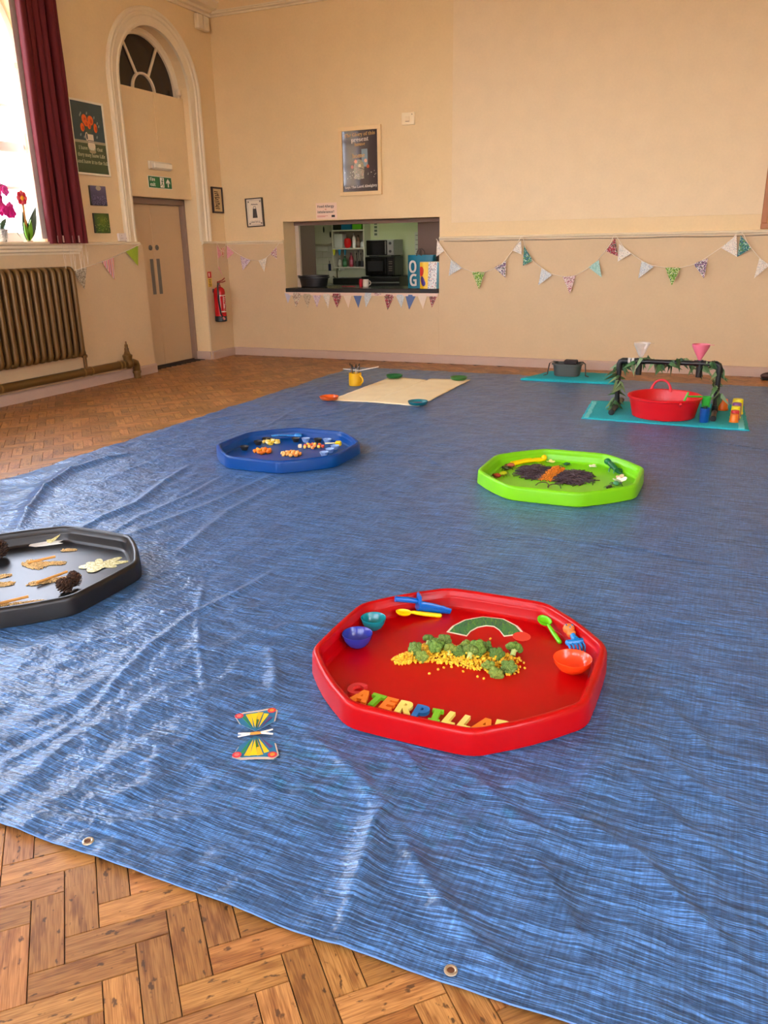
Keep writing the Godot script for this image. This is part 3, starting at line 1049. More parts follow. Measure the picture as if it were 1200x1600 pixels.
func _curtain() -> void:
	var c := thing("curtain", "long dark red velvet curtain hanging at the edge of the window", "curtain", Vector3(XL + 0.135, 1.585, -6.99))
	var m := MB.new()
	var nz := noise(1.1, 51, 2)
	m.sheet(150, 24, func(u: float, v: float) -> Vector3:
		var y := v * 2.86
		var spread := 0.256 - 0.028 * v
		var ph := u * TAU * 5.5 + 2.6 * nz.get_noise_2d(u * 2.2, y * 0.12)
		var x := 0.074 * sin(ph) + 0.016 * sin(ph * 2.1 + 1.0) + 0.02 * nz.get_noise_2d(u * 3.0, y * 0.3)
		return Vector3(x, y, spread * (1.0 - 2.0 * u) + 0.020 * sin(ph * 2.0)))
	var vel := StandardMaterial3D.new()
	vel.albedo_color = c8(94, 0, 8)
	vel.roughness = 0.8
	vel.rim_enabled = true
	vel.rim = 0.03
	vel.rim_tint = 0.8
	put(c, "cloth", m.done(), vel)
	var ln := MB.new()
	ln.sheet(2, 2, func(u: float, v: float) -> Vector3: return Vector3(-0.105, 0.05 + v * 2.8, 0.23 - 0.46 * u))
	put(c, "lining", ln.done(), mat(c8(196, 180, 168), 0.7))
	for z in [0.17, 0.10, -0.04, -0.13, -0.225]:
		put(c, "hem_tag", boxm(Vector3(0.004, 0.07, 0.018), 0.0, Vector3(0.055, 0.045, z)), mat(c8(190, 150, 140), 0.5))
	for s in [[0.12, 0.30], [0.03, 0.26], [-0.02, 0.33], [-0.11, 0.28], [-0.16, 0.31], [-0.22, 0.22]]:
		var cord := MB.new()
		cord.tube([Vector3(0.05, 0.0, s[0]), Vector3(0.055, -s[1] * 0.5, s[0] + 0.008), Vector3(0.05, -s[1], s[0] - 0.004), Vector3(0.052, -s[1] * 0.4, s[0] - 0.02)], 0.0018, 5)
		put(c, "loose_cord", cord.done(), mat(c8(236, 222, 198), 0.6))
	put(c, "curtain_rail", boxm(Vector3(0.03, 0.03, 0.6), 0.004, Vector3(-0.03, 2.86, 0)), mat(c8(230, 220, 200), 0.5))
	put(c, "bracket", boxm(Vector3(0.11, 0.03, 0.03), 0.003, Vector3(-0.08, 2.86, 0.1)), mat(c8(230, 220, 200), 0.5))

func _radiator() -> void:
	var gold := mat(c8(108, 78, 36), 0.42, 0.35)
	var r := thing("radiator", "old cast iron column radiator painted dull gold under the window", "radiator", Vector3(XL + 0.135, 0, -6.93))
	var sec := MB.new()
	var loop := []
	var w := 0.055
	var y0 := 0.455
	var y1 := 1.275
	for s in [[w, y0, -PI / 2, 0.0], [w, y1, 0.0, PI / 2], [-w, y1, PI / 2, PI], [-w, y0, PI, 1.5 * PI]]:
		for k in 5:
			var t: float = lerpf(s[2], s[3], k / 4.0)
			loop.append(Vector3(s[0] * 0.6 + cos(t) * w * 0.7, s[1] + sin(t) * 0.045, 0))
	sec.tube(loop, 0.031, 10, false, true)
	sec.box(Vector3(0, 0.87, 0), Vector3(0.075, 0.84, 0.02), 0.004)
	var sm := sec.done()
	for i in 17:
		var p := put(r, "radiator_section", sm, gold)
		p.position = Vector3(0, 0, i * 0.0925)
	for y in [0.455, 1.275]:
		var hub := MB.new()
		hub.tube([Vector3(0, y, -0.02), Vector3(0, y, 1.5)], 0.026, 8)
		put(r, "connecting_pipe", hub.done(), gold)
	for z in [0.10, 0.93]:
		var foot := MB.new()
		foot.ball(Vector3(0.02, 0.405, z), Vector3(0.06, 0.03, 0.065), 10, 6)
		put(r, "wall_bracket", foot.done(), gold)
	put(r, "stay", boxm(Vector3(0.05, 0.03, 0.03), 0.004, Vector3(-0.088, 0.9, 0.6)), gold)
	var cl := MB.new()
	cl.box(Vector3(0.085, 1.12, 0.46), Vector3(0.02, 0.075, 0.035), 0.004)
	cl.box(Vector3(0.097, 1.12, 0.46), Vector3(0.008, 0.03, 0.018), 0.002)
	put(r, "key_plate", cl.done(), mat(c8(96, 56, 26), 0.5, 0.3))
	var el := MB.new()
	el.tube([Vector3(0, 0.455, -0.03), Vector3(0, 0.455, -0.06), Vector3(0, 0.445, -0.085), Vector3(0, 0.42, -0.095), Vector3(0, 0.243, -0.095)], [0.022, 0.022, 0.024, 0.022, 0.02], 10)
	el.lathe([Vector2(0.031, 0.36), Vector2(0.034, 0.37), Vector2(0.034, 0.385), Vector2(0.026, 0.395)], 8, Transform3D(Basis(), Vector3(0, 0, -0.095)))
	put(r, "elbow_pipe", el.done(), gold)

	var h := thing("heating_pipe", "thick gold painted heating pipe running low along the side wall", "pipe", Vector3(XL + 0.115, 0, -7.72))
	var pm := MB.new()
	pm.tube([Vector3(0, 0.195, 0), Vector3(0, 0.195, 6.0)], 0.046, 14)
	put(h, "pipe_run", pm.done(), gold)
	for z in [0.06, 0.12, 0.60, 0.72, 1.88, 3.2]:
		var cm := MB.new()
		cm.tube([Vector3(0, 0.195, z), Vector3(0, 0.195, z + 0.02)], 0.051, 14)
		put(h, "collar", cm.done(), mat(c8(140, 108, 60), 0.4, 0.35))
	var v := MB.new()
	v.ball(Vector3(0, 0.195, -0.03), Vector3(0.062, 0.062, 0.075), 14, 8)
	v.lathe([Vector2(0.05, 0.22), Vector2(0.055, 0.27), Vector2(0.06, 0.28), Vector2(0.06, 0.295), Vector2(0.04, 0.31), Vector2(0.026, 0.345), Vector2(0.026, 0.38), Vector2(0.0, 0.382)], 14, Transform3D(Basis(), Vector3(0, 0, -0.03)))
	v.tube([Vector3(0, 0.37, -0.03), Vector3(0, 0.40, -0.03), Vector3(0, 0.46, -0.03)], [0.016, 0.012, 0.008], 8)
	v.box(Vector3(0, 0.40, -0.03), Vector3(0.03, 0.05, 0.03), 0.004)
	put(h, "valve", v.done(), gold)
	var e2 := MB.new()
	e2.tube([Vector3(0, 0.195, -0.07), Vector3(0, 0.195, -0.12), Vector3(0, 0.18, -0.155), Vector3(0, 0.15, -0.17), Vector3(0, 0.0, -0.17)], [0.04, 0.046, 0.05, 0.046, 0.042], 12)
	e2.lathe([Vector2(0.05, 0.06), Vector2(0.052, 0.07), Vector2(0.052, 0.085), Vector2(0.05, 0.09)], 12, Transform3D(Basis(), Vector3(0, 0, -0.17)))
	put(h, "elbow_pipe", e2.done(), gold)

func _sill_flowers() -> void:
	var o := thing("orchid", "magenta orchid in a glittering silver pot at the left end of the sill", "plant", Vector3(XL - 0.02, 1.605, -6.28))
	var pot := MB.new()
	pot.lathe([Vector2(0.048, 0), Vector2(0.05, 0.005), Vector2(0.066, 0.12), Vector2(0.068, 0.124), Vector2(0.062, 0.124), Vector2(0.058, 0.10), Vector2(0.0, 0.10)], 18)
	var sp := textured(tex(128, 128, speckle(128, Vector3(190, 180, 172), [Vector3(70, 60, 56), Vector3(250, 246, 240)], 1500, 2)), 0.3, 8.0, false)
	sp.metallic = 0.5
	put(o, "pot", pot.done(), sp)
	var lf := MB.new()
	for k in 6:
		var a := k * 1.1 + 0.4
		var d := Vector3(cos(a), 0, sin(a))
		leaf(lf, Vector3(0, 0.10, 0), d, 0.20, 0.055, 0.10 if k % 2 == 0 else -0.06)
	put(o, "leaves", lf.done(), mat(c8(46, 72, 34), 0.45))
	var stm := MB.new()
	stm.tube([Vector3(0, 0.1, 0), Vector3(0.0, 0.35, -0.01), Vector3(0.01, 0.52, -0.05), Vector3(0.02, 0.56, -0.11)], 0.004, 6)
	put(o, "stem", stm.done(), mat(c8(84, 96, 50), 0.5))
	for k in 24:
		var f := MB.new()
		var p := Vector3(rng.randf_range(-0.02, 0.05), rng.randf_range(0.24, 0.56), rng.randf_range(-0.15, 0.04))
		for j in 5:
			var a := TAU * j / 5.0 + k
			f.ball(p + Vector3(0.006, sin(a) * 0.026, cos(a) * 0.026), Vector3(0.007, 0.024, 0.024), 7, 5)
		f.ball(p + Vector3(0.012, 0, 0), Vector3(0.007, 0.007, 0.007), 6, 4)
		put(o, "blossom", f.done(), mat(c8(214, 10, 128) if k % 3 else c8(232, 70, 160), 0.5))
	var w := thing("wooden_flower", "red painted wooden flower with green leaves standing on the window sill", "ornament", Vector3(XL - 0.01, 1.605, -6.60))
	w.scale = Vector3.ONE * 1.14
	var st := MB.new()
	st.box(Vector3(0, 0.18, 0), Vector3(0.012, 0.36, 0.02), 0.002)
	put(w, "stem", st.done(), mat(c8(206, 142, 70), 0.5))
	for s in [[-0.55, 0.20, 1], [0.35, 0.17, 1], [-0.9, 0.34, 0], [0.1, 0.26, 0]]:
		var l := MB.new()
		var q := PackedVector2Array()
		for k in 13:
			var t := k / 12.0
			q.append(Vector2(sin(PI * pow(t, 0.8)) * s[1] * 0.16, t * s[1]))
		for k in range(11, 0, -1):
			var t := k / 12.0
			q.append(Vector2(-sin(PI * pow(t, 0.8)) * s[1] * 0.12, t * s[1]))
		l.prism(q, 0.008, 0.001, Transform3D(Basis(Vector3(0, 1, 0), PI / 2) * Basis(Vector3(0, 0, 1), s[0] * 0.5), Vector3(0.008 if s[2] else -0.008, 0, 0)))
		put(w, "leaf", l.done(), mat(c8(110, 168, 40) if s[2] else c8(44, 62, 30), 0.5))
	for j in 8:
		var a := TAU * j / 8.0
		var pt := MB.new()
		pt.ball(Vector3(0, 0.375 + sin(a) * 0.040, cos(a) * 0.040), Vector3(0.009, 0.026, 0.024), 8, 6)
		put(w, "petal", pt.done(), mat(c8(214, 36, 60) if j % 2 else c8(240, 96, 104), 0.5))
	var ce := MB.new()
	ce.ball(Vector3(0.006, 0.375, 0), Vector3(0.008, 0.022, 0.022), 10, 6)
	put(w, "flower_centre", ce.done(), mat(c8(244, 164, 30), 0.5))
	put(w, "foot", boxm(Vector3(0.05, 0.012, 0.07), 0.002, Vector3(0, 0.006, 0)), mat(c8(190, 170, 140), 0.5))

func leaf(m: MB, at: Vector3, d: Vector3, length: float, width: float, droop: float) -> void:
	# a folded pointed leaf with thickness
	var side := d.cross(Vector3.UP).normalized()
	var pts := []
	for k in 6:
		var t := k / 5.0
		var c := at + d * length * t + Vector3.UP * (length * 0.9 * t * (1.0 - t) + droop * t * t * 1.2)
		var hw := width * 0.5 * sin(PI * clampf(0.08 + t * 0.92, 0.0, 1.0))
		pts.append([c - side * hw + Vector3.UP * hw * 0.3, c, c + side * hw + Vector3.UP * hw * 0.3])
	for k in 5:
		for j in 2:
			m.quad(pts[k][j], pts[k][j + 1], pts[k + 1][j + 1], pts[k + 1][j])

func speckle(w: int, base: Vector3, dots: Array, n: int, size: int, sd := 5) -> PackedByteArray:
	# a printed or glittering scatter of spots
	var d := PackedByteArray()
	d.resize(w * w * 3)
	for i in w * w:
		d[i * 3] = int(base.x); d[i * 3 + 1] = int(base.y); d[i * 3 + 2] = int(base.z)
	var r := RandomNumberGenerator.new()
	r.seed = sd
	for k in n:
		var c: Vector3 = dots[r.randi() % dots.size()]
		var x := r.randi() % w
		var y := r.randi() % w
		var s := 1 + r.randi() % size
		for yy in range(-s, s + 1):
			for xx in range(-s, s + 1):
				if xx * xx + yy * yy > s * s: continue
				var i := (posmod(y + yy, w) * w + posmod(x + xx, w)) * 3
				d[i] = int(c.x); d[i + 1] = int(c.y); d[i + 2] = int(c.z)
	return d


# ---------------------------------------------------------------- the end wall, its pictures, bunting and hatch
func disc(im: Image, cx: float, cy: float, rx: float, ry: float, c: Color, turn := 0.0) -> void:
	var r := maxf(rx, ry)
	for y in range(maxi(0, int(cy - r)), mini(im.get_height() - 1, int(cy + r)) + 1):
		for x in range(maxi(0, int(cx - r)), mini(im.get_width() - 1, int(cx + r)) + 1):
			var p := Vector2(x - cx, y - cy).rotated(-turn)
			if p.x * p.x / (rx * rx) + p.y * p.y / (ry * ry) <= 1.0: im.set_pixel(x, y, c)

func stroke(im: Image, pts: Array, wd: float, c: Color) -> void:
	for i in range(0, pts.size() - 2, 2):
		var a := Vector2(pts[i], pts[i + 1])
		var b := Vector2(pts[i + 2], pts[i + 3])
		var n := int(a.distance_to(b)) + 1
		for k in range(n + 1):
			var p := a.lerp(b, float(k) / n)
			disc(im, p.x, p.y, wd, wd, c)

func printed(im: Image, rough := 0.4) -> StandardMaterial3D:
	var m := textured(ImageTexture.create_from_image(im), rough)
	m.texture_repeat = false
	return m

func face_quad(w: float, h: float, z := 0.0) -> ArrayMesh:
	var m := MB.new()
	m.grp(-1)
	m.quad(Vector3(-w / 2, -h / 2, z), Vector3(w / 2, -h / 2, z), Vector3(w / 2, h / 2, z), Vector3(-w / 2, h / 2, z), Vector2(0, 1), Vector2(1, 1), Vector2(1, 0), Vector2(0, 0))
	return m.done()

func framed(o: Node3D, w: float, h: float, bar: float, depth: float, frame_m: Material, im: Image, rough: float) -> void:
	# four mitred bars, a backing board and the print; local z points into the room
	for s in [[0, -1], [0, 1], [-1, 0], [1, 0]]:
		var m := MB.new()
		if s[0] == 0: m.box(Vector3(0, s[1] * (h - bar) / 2, depth / 2), Vector3(w, bar, depth), 0.003)
		else: m.box(Vector3(s[0] * (w - bar) / 2, 0, depth / 2), Vector3(bar, h - 2 * bar, depth), 0.003)
		put(o, "frame_bar", m.done(), frame_m)
	put(o, "print", face_quad(w - bar * 1.8, h - bar * 1.8, depth * 0.5), printed(im, rough))
	put(o, "backing", boxm(Vector3(w - bar, h - bar, depth * 0.3), 0.0, Vector3(0, 0, depth * 0.2)), mat(c8(110, 84, 60), 0.8))

func _pictures() -> void:
	# framed text poster over the hatch
	var im := Image.create_empty(200, 300, false, Image.FORMAT_RGB8)
	im.fill(c8(62, 52, 56))
	for y in 300:
		for x in 200:
			var v := rng.randf_range(-0.02, 0.02)
			im.set_pixel(x, y, Color(0.245 + v, 0.205 + v, 0.22 + v))
	im.fill_rect(Rect2i(108, 92, 34, 86), c8(128, 150, 160))
	disc(im, 92, 190, 30, 50, c8(142, 140, 110))
	im.fill_rect(Rect2i(66, 176, 54, 60), c8(150, 142, 118))
	for k in 60: disc(im, rng.randf_range(66, 118), rng.randf_range(150, 234), 2, 3, [c8(188, 170, 140), c8(110, 110, 88), c8(196, 150, 130)][k % 3])
	for s in [[74, 150, c8(214, 108, 50)], [130, 148, c8(228, 172, 150)], [142, 176, c8(196, 84, 50)], [54, 176, c8(200, 106, 96)], [96, 172, c8(220, 206, 160)]]: disc(im, s[0], s[1], 8, 9, s[2])
	for k in 26: disc(im, rng.randf_range(10, 190), rng.randf_range(196, 236), 2, 2, c8(204, 196, 186))
	stroke(im, [92, 180, 118, 190, 140, 188], 1.5, c8(60, 52, 46))
	var p := thing("framed_poster", "tall cream framed dark poster with painted words, high above the hatch", "poster", Vector3(-4.752, 2.545, ZB))
	framed(p, 0.60, 0.825, 0.05, 0.03, mat(c8(240, 205, 150), 0.5), im, 0.06)
	var g := mat(c8(206, 158, 84), 0.5)
	var wt := mat(c8(226, 214, 204), 0.5)
	for s in [["The Glory of this", 0.315, 0.052, g], ["present", 0.255, 0.064, wt], ["house", 0.20, 0.05, g], ["home", 0.065, 0.064, g], ["Says The Lord Almighty", -0.305, 0.039, wt]]:
		lettering(p, s[0], s[2], s[3], Transform3D(Basis(Vector3(0, 0, 1), 0.04), Vector3(0 if s[0] != "home" else -0.02, s[1], 0.0158)), 0.001, true, true)
	# allergy notice
	var n := thing("notice", "small pinkish food allergy notice fixed above the hatch corner", "notice", Vector3(-5.275, 1.958, ZB))
	put(n, "sheet", boxm(Vector3(0.315, 0.205, 0.002), 0.0, Vector3(0, 0, 0.001)), mat(c8(244, 210, 186), 0.5))
	var ink := mat(c8(30, 24, 24), 0.5)
	lettering(n, "Food Allergy", 0.042, ink, Transform3D(Basis(), Vector3(-0.01, 0.058, 0.0025)), 0.001, true)
	lettering(n, "or", 0.026, mat(c8(200, 90, 50), 0.5), Transform3D(Basis(), Vector3(-0.01, 0.022, 0.0025)), 0.001, true)
	lettering(n, "intolerance?", 0.042, ink, Transform3D(Basis(), Vector3(-0.01, -0.012, 0.0025)), 0.001, true)
	for s in [-0.060, -0.072]: put(n, "small_print", boxm(Vector3(0.16 if s > -0.07 else 0.12, 0.005, 0.001), 0.0, Vector3(-0.06 if s > -0.07 else -0.08, s, 0.0025)), mat(c8(204, 70, 60), 0.5))
	put(n, "emblem", boxm(Vector3(0.05, 0.028, 0.001), 0.0, Vector3(0.10, -0.066, 0.0025)), ink)
	# cheese grater picture
	im = Image.create_empty(120, 160, false, Image.FORMAT_RGB8)
	im.fill(c8(238, 222, 196))
	stroke(im, [8, 8, 112, 8, 112, 152, 8, 152, 8, 8], 0.8, c8(90, 80, 70))
	for s in [[16, 16], [104, 16], [16, 144], [104, 144]]: disc(im, s[0], s[1], 5, 5, c8(120, 108, 92))
	for y in range(58, 112):
		var hw := 13.0 + (y - 58) * 0.10
		for x in range(int(60 - hw), int(60 + hw)): im.set_pixel(x, y, c8(52, 48, 46))
	for y in range(64, 108, 7):
		for x in range(52, 72, 6): disc(im, x, y, 1.2, 1.2, c8(150, 140, 124))
	stroke(im, [50, 56, 54, 44, 66, 44, 70, 56], 2.0, c8(150, 140, 128))
	stroke(im, [36, 33, 42, 29, 48, 34, 54, 30, 60, 34, 66, 31, 72, 34, 78, 31, 84, 34], 1.6, c8(60, 52, 48))
	var f2 := thing("small_picture", "small white picture with a dark cheese grater, left of the hatch", "picture", Vector3(-6.385, 1.972, ZB))
	f2.rotation.z = 0.03
	framed(f2, 0.275, 0.375, 0.012, 0.04, mat(c8(74, 62, 50), 0.5), im, 0.4)
	lettering(f2, "GRATEFUL", 0.036, mat(c8(70, 60, 54), 0.6), Transform3D(Basis(), Vector3(0, -0.125, 0.0212)))
	# black framed text on the corner pier
	im = Image.create_empty(100, 150, false, Image.FORMAT_RGB8)
	im.fill(c8(214, 184, 134))
	for y in [20, 32, 44, 56, 68, 80, 92, 104, 116, 128]:
		stroke(im, [20 + (y % 5) * 2, y, 76 - (y % 7) * 3, y + (y % 3)], 1.6 + (y % 3) * 0.7, c8(84, 62, 40))
	for s in [[34, 62], [66, 100], [38, 112], [60, 40]]: disc(im, s[0], s[1], 7, 6, c8(110, 86, 56))
	var f1 := thing("small_picture", "small black framed yellowed text hanging in the corner beside the arch", "picture")
	f1.transform = on_left(-10.045, XL).translated_local(Vector3(0, 2.145, 0))
	framed(f1, 0.25, 0.34, 0.022, 0.03, mat(c8(52, 34, 26), 0.45), im, 0.25)
	# flower poster
	im = Image.create_empty(210, 300, false, Image.FORMAT_RGB8)
	im.fill(c8(56, 78, 80))
	for y in range(0, 160):
		for x in 210:
			var v := rng.randf_range(-0.02, 0.02)
			im.set_pixel(x, y, Color(0.20 + v, 0.285 + v, 0.295 + v))
	im.fill_rect(Rect2i(0, 160, 210, 12), c8(168, 158, 128))
	for y in range(172, 300):
		for x in 210:
			var v := rng.randf_range(-0.015, 0.015)
			im.set_pixel(x, y, Color(0.285 + v, 0.335 + v, 0.19 + v))
	for k in 12:
		var a := k * 0.5 - 0.2
		stroke(im, [108, 140, 108 + cos(a) * 46, 96 - absf(sin(a)) * 34], 1.4, c8(76, 88, 62))
	for s in [[84, 70, 17, 20], [124, 72, 19, 20], [112, 92, 12, 18], [66, 106, 13, 18], [152, 102, 12, 20], [92, 86, 13, 14]]:
		disc(im, s[0], s[1], s[2], s[3], c8(236, 98, 26))
		disc(im, s[0] + 4, s[1] + 3, s[2] * 0.4, s[3] * 0.5, c8(204, 66, 14))
	for s in [[58, 56], [64, 48], [168, 80], [176, 92], [50, 138], [72, 146], [156, 140], [104, 44], [150, 58]]: disc(im, s[0], s[1], 4, 7, c8(138, 152, 148), 0.5)
	disc(im, 88, 142, 10, 18, c8(226, 206, 176))
	disc(im, 89, 142, 6, 13, c8(60, 80, 82))
	im.fill_rect(Rect2i(94, 132, 38, 46), c8(232, 214, 184))
	disc(im, 113, 180, 25, 20, c8(232, 214, 184))
	im.fill_rect(Rect2i(94, 158, 38, 3), c8(70, 58, 60))
	im.fill_rect(Rect2i(94, 165, 38, 2), c8(70, 58, 60))
	disc(im, 116, 205, 22, 8, c8(178, 160, 122))
	var fp := thing("flower_poster", "white framed poster of orange flowers in a jug beside the red curtain", "poster")
	fp.transform = on_left(-7.668, XL).translated_local(Vector3(0, 2.695, 0))
	framed(fp, 0.535, 0.765, 0.022, 0.025, mat(c8(240, 226, 196), 0.5), im, 0.3)
	var iv := mat(c8(214, 212, 172), 0.5)
	for s in [["I have come that", -0.105, 0.0], ["they may have Life", -0.175, 0.0], ["and have it to the full", -0.245, 0.01]]:
		lettering(fp, s[0], 0.047, iv, Transform3D(Basis(), Vector3(s[2], s[1], 0.0135)), 0.001, false, true)
	# two small canvases
	im = Image.create_empty(96, 96, false, Image.FORMAT_RGB8)
	for y in 96:
		for x in 96:
			var t := y / 95.0
			var v := rng.randf_range(-0.05, 0.05)
			im.set_pixel(x, y, Color(0.42 - 0.22 * t + v, 0.38 - 0.2 * t + v, 0.48 - 0.2 * t + v))
	disc(im, 50, 10, 16, 12, c8(190, 170, 140))
	for k in 160: disc(im, rng.randf_range(0, 95), rng.randf_range(45, 95), 1, 1.5, c8(150, 136, 176))
	_canvas(im, -7.69, 2.10, 0.255, 0.21, "small purple canvas of a lavender field below the flower poster")
	for y in 96:
		for x in 96:
			var q := Vector2(x - 52, y - 40).length() / 60.0
			var v := rng.randf_range(-0.05, 0.05)
			im.set_pixel(x, y, Color(0.52 - 0.36 * q + v, 0.56 - 0.28 * q + v, 0.16 - 0.06 * q + v * 0.5))
	for k in 26: stroke(im, [rng.randf_range(0, 95), 95, rng.randf_range(0, 95), rng.randf_range(10, 60)], 0.8, c8(70, 110, 30))
	for k in 40: disc(im, rng.randf_range(0, 95), rng.randf_range(20, 90), 1.5, 1.5, c8(206, 210, 120))
	_canvas(im, -7.695, 1.805, 0.245, 0.215, "small green canvas of sunlit grass below the purple canvas")
	# noticeboard at the right
	var nb := thing("noticeboard", "wooden framed noticeboard with pinned papers at the right of the wall", "noticeboard", Vector3(0.72, 2.16, ZB + 0.008))
	for s in [[0, -1], [0, 1], [-1, 0], [1, 0]]:
		put(nb, "frame_bar", boxm(Vector3(1.3, 0.06, 0.035) if s[0] == 0 else Vector3(0.06, 0.98, 0.035), 0.005, Vector3(s[0] * 0.62, s[1] * 0.52, 0.0175)), mat(c8(176, 108, 58), 0.45))
	put(nb, "cork", boxm(Vector3(1.2, 1.0, 0.012), 0.0, Vector3(0, 0, 0.008)), mat(c8(196, 142, 84), 0.8))
	for s in [[-0.44, -0.30, 0.28, 0.30], [-0.42, 0.12, 0.28, 0.40], [0.0, -0.1, 0.3, 0.42], [0.35, 0.15, 0.21, 0.3]]:
		var sh := put(nb, "paper", boxm(Vector3(s[2], s[3], 0.002), 0.0, Vector3(s[0], s[1], 0.016)), mat(c8(236, 224, 212), 0.6))
		for y in 5: put(sh, "print_line", boxm(Vector3(s[2] * 0.8, 0.012, 0.001), 0.0, Vector3(s[0], s[1] + s[3] * (0.3 - 0.15 * y), 0.0172)), mat(c8(90, 66, 70) if y % 2 else c8(170, 90, 60), 0.6))
	# room thermostat
	var th := thing("thermostat", "square cream thermostat box beside the framed poster", "thermostat", Vector3(-4.078, 2.995, ZB))
	put(th, "housing", boxm(Vector3(0.172, 0.142, 0.03), 0.006, Vector3(0, 0, 0.015)), mat(c8(248, 224, 180), 0.4))
	put(th, "dial", boxm(Vector3(0.06, 0.06, 0.01), 0.004, Vector3(-0.005, -0.006, 0.034)), mat(c8(244, 218, 172), 0.35))
	put(th, "pointer", boxm(Vector3(0.05, 0.006, 0.004), 0.001, Vector3(-0.005, -0.032, 0.040)), mat(c8(120, 86, 60), 0.5))
	put(th, "indicator", boxm(Vector3(0.012, 0.012, 0.003), 0.001, Vector3(0.055, 0.045, 0.031)), mat(c8(110, 80, 56), 0.5))
	# alarm sounder below the cornice, socket on the rail
	var al := thing("alarm_box", "small cream twin box fixed under the cornice near the corner", "alarm", Vector3(XL, 4.295, -9.97))
	for z in [-0.066, 0.066]: put(al, "housing", boxm(Vector3(0.07, 0.175, 0.115), 0.012, Vector3(0.035, 0, z)), M.trim)
	var so := thing("wall_socket", "white double socket with a loose lead on the dado rail", "socket", Vector3(XL, 1.653, -8.035))
	put(so, "plate", boxm(Vector3(0.03, 0.092, 0.19), 0.006, Vector3(0.015, 0, 0)), mat(c8(236, 220, 206), 0.35))
	for z in [-0.045, 0.045]:
		for q in [[0.018, 0.0], [-0.012, 0.014], [-0.012, -0.014]]: put(so, "pin_slot", boxm(Vector3(0.002, 0.010, 0.006), 0.0, Vector3(0.0305, q[0], z + q[1])), mat(c8(150, 84, 76), 0.6))

func _cable() -> void:
	var m := MB.new()
	var p := []
	for k in 60: p.append(Vector3(-3.6 + k * 0.11, 1.546 - 0.007 * absf(sin(k * 0.37)), ZB + 0.022))
	m.tube(p, 0.0045, 6)
	solo("cable", m.done(), mat(c8(120, 108, 92), 0.5), "thin grey cable running under the rail right of the hatch", "cable")

func _canvas(im: Image, z: float, y: float, w: float, h: float, words: String) -> void:
	var c := thing("canvas_painting", words, "painting")
	c.transform = on_left(z, XL).translated_local(Vector3(0, y, 0))
	put(c, "stretcher", boxm(Vector3(w, h, 0.024), 0.002, Vector3(0, 0, 0.012)), mat(c8(64, 62, 50), 0.7))
	put(c, "print", face_quad(w - 0.004, h - 0.004, 0.0246), printed(im, 0.5))

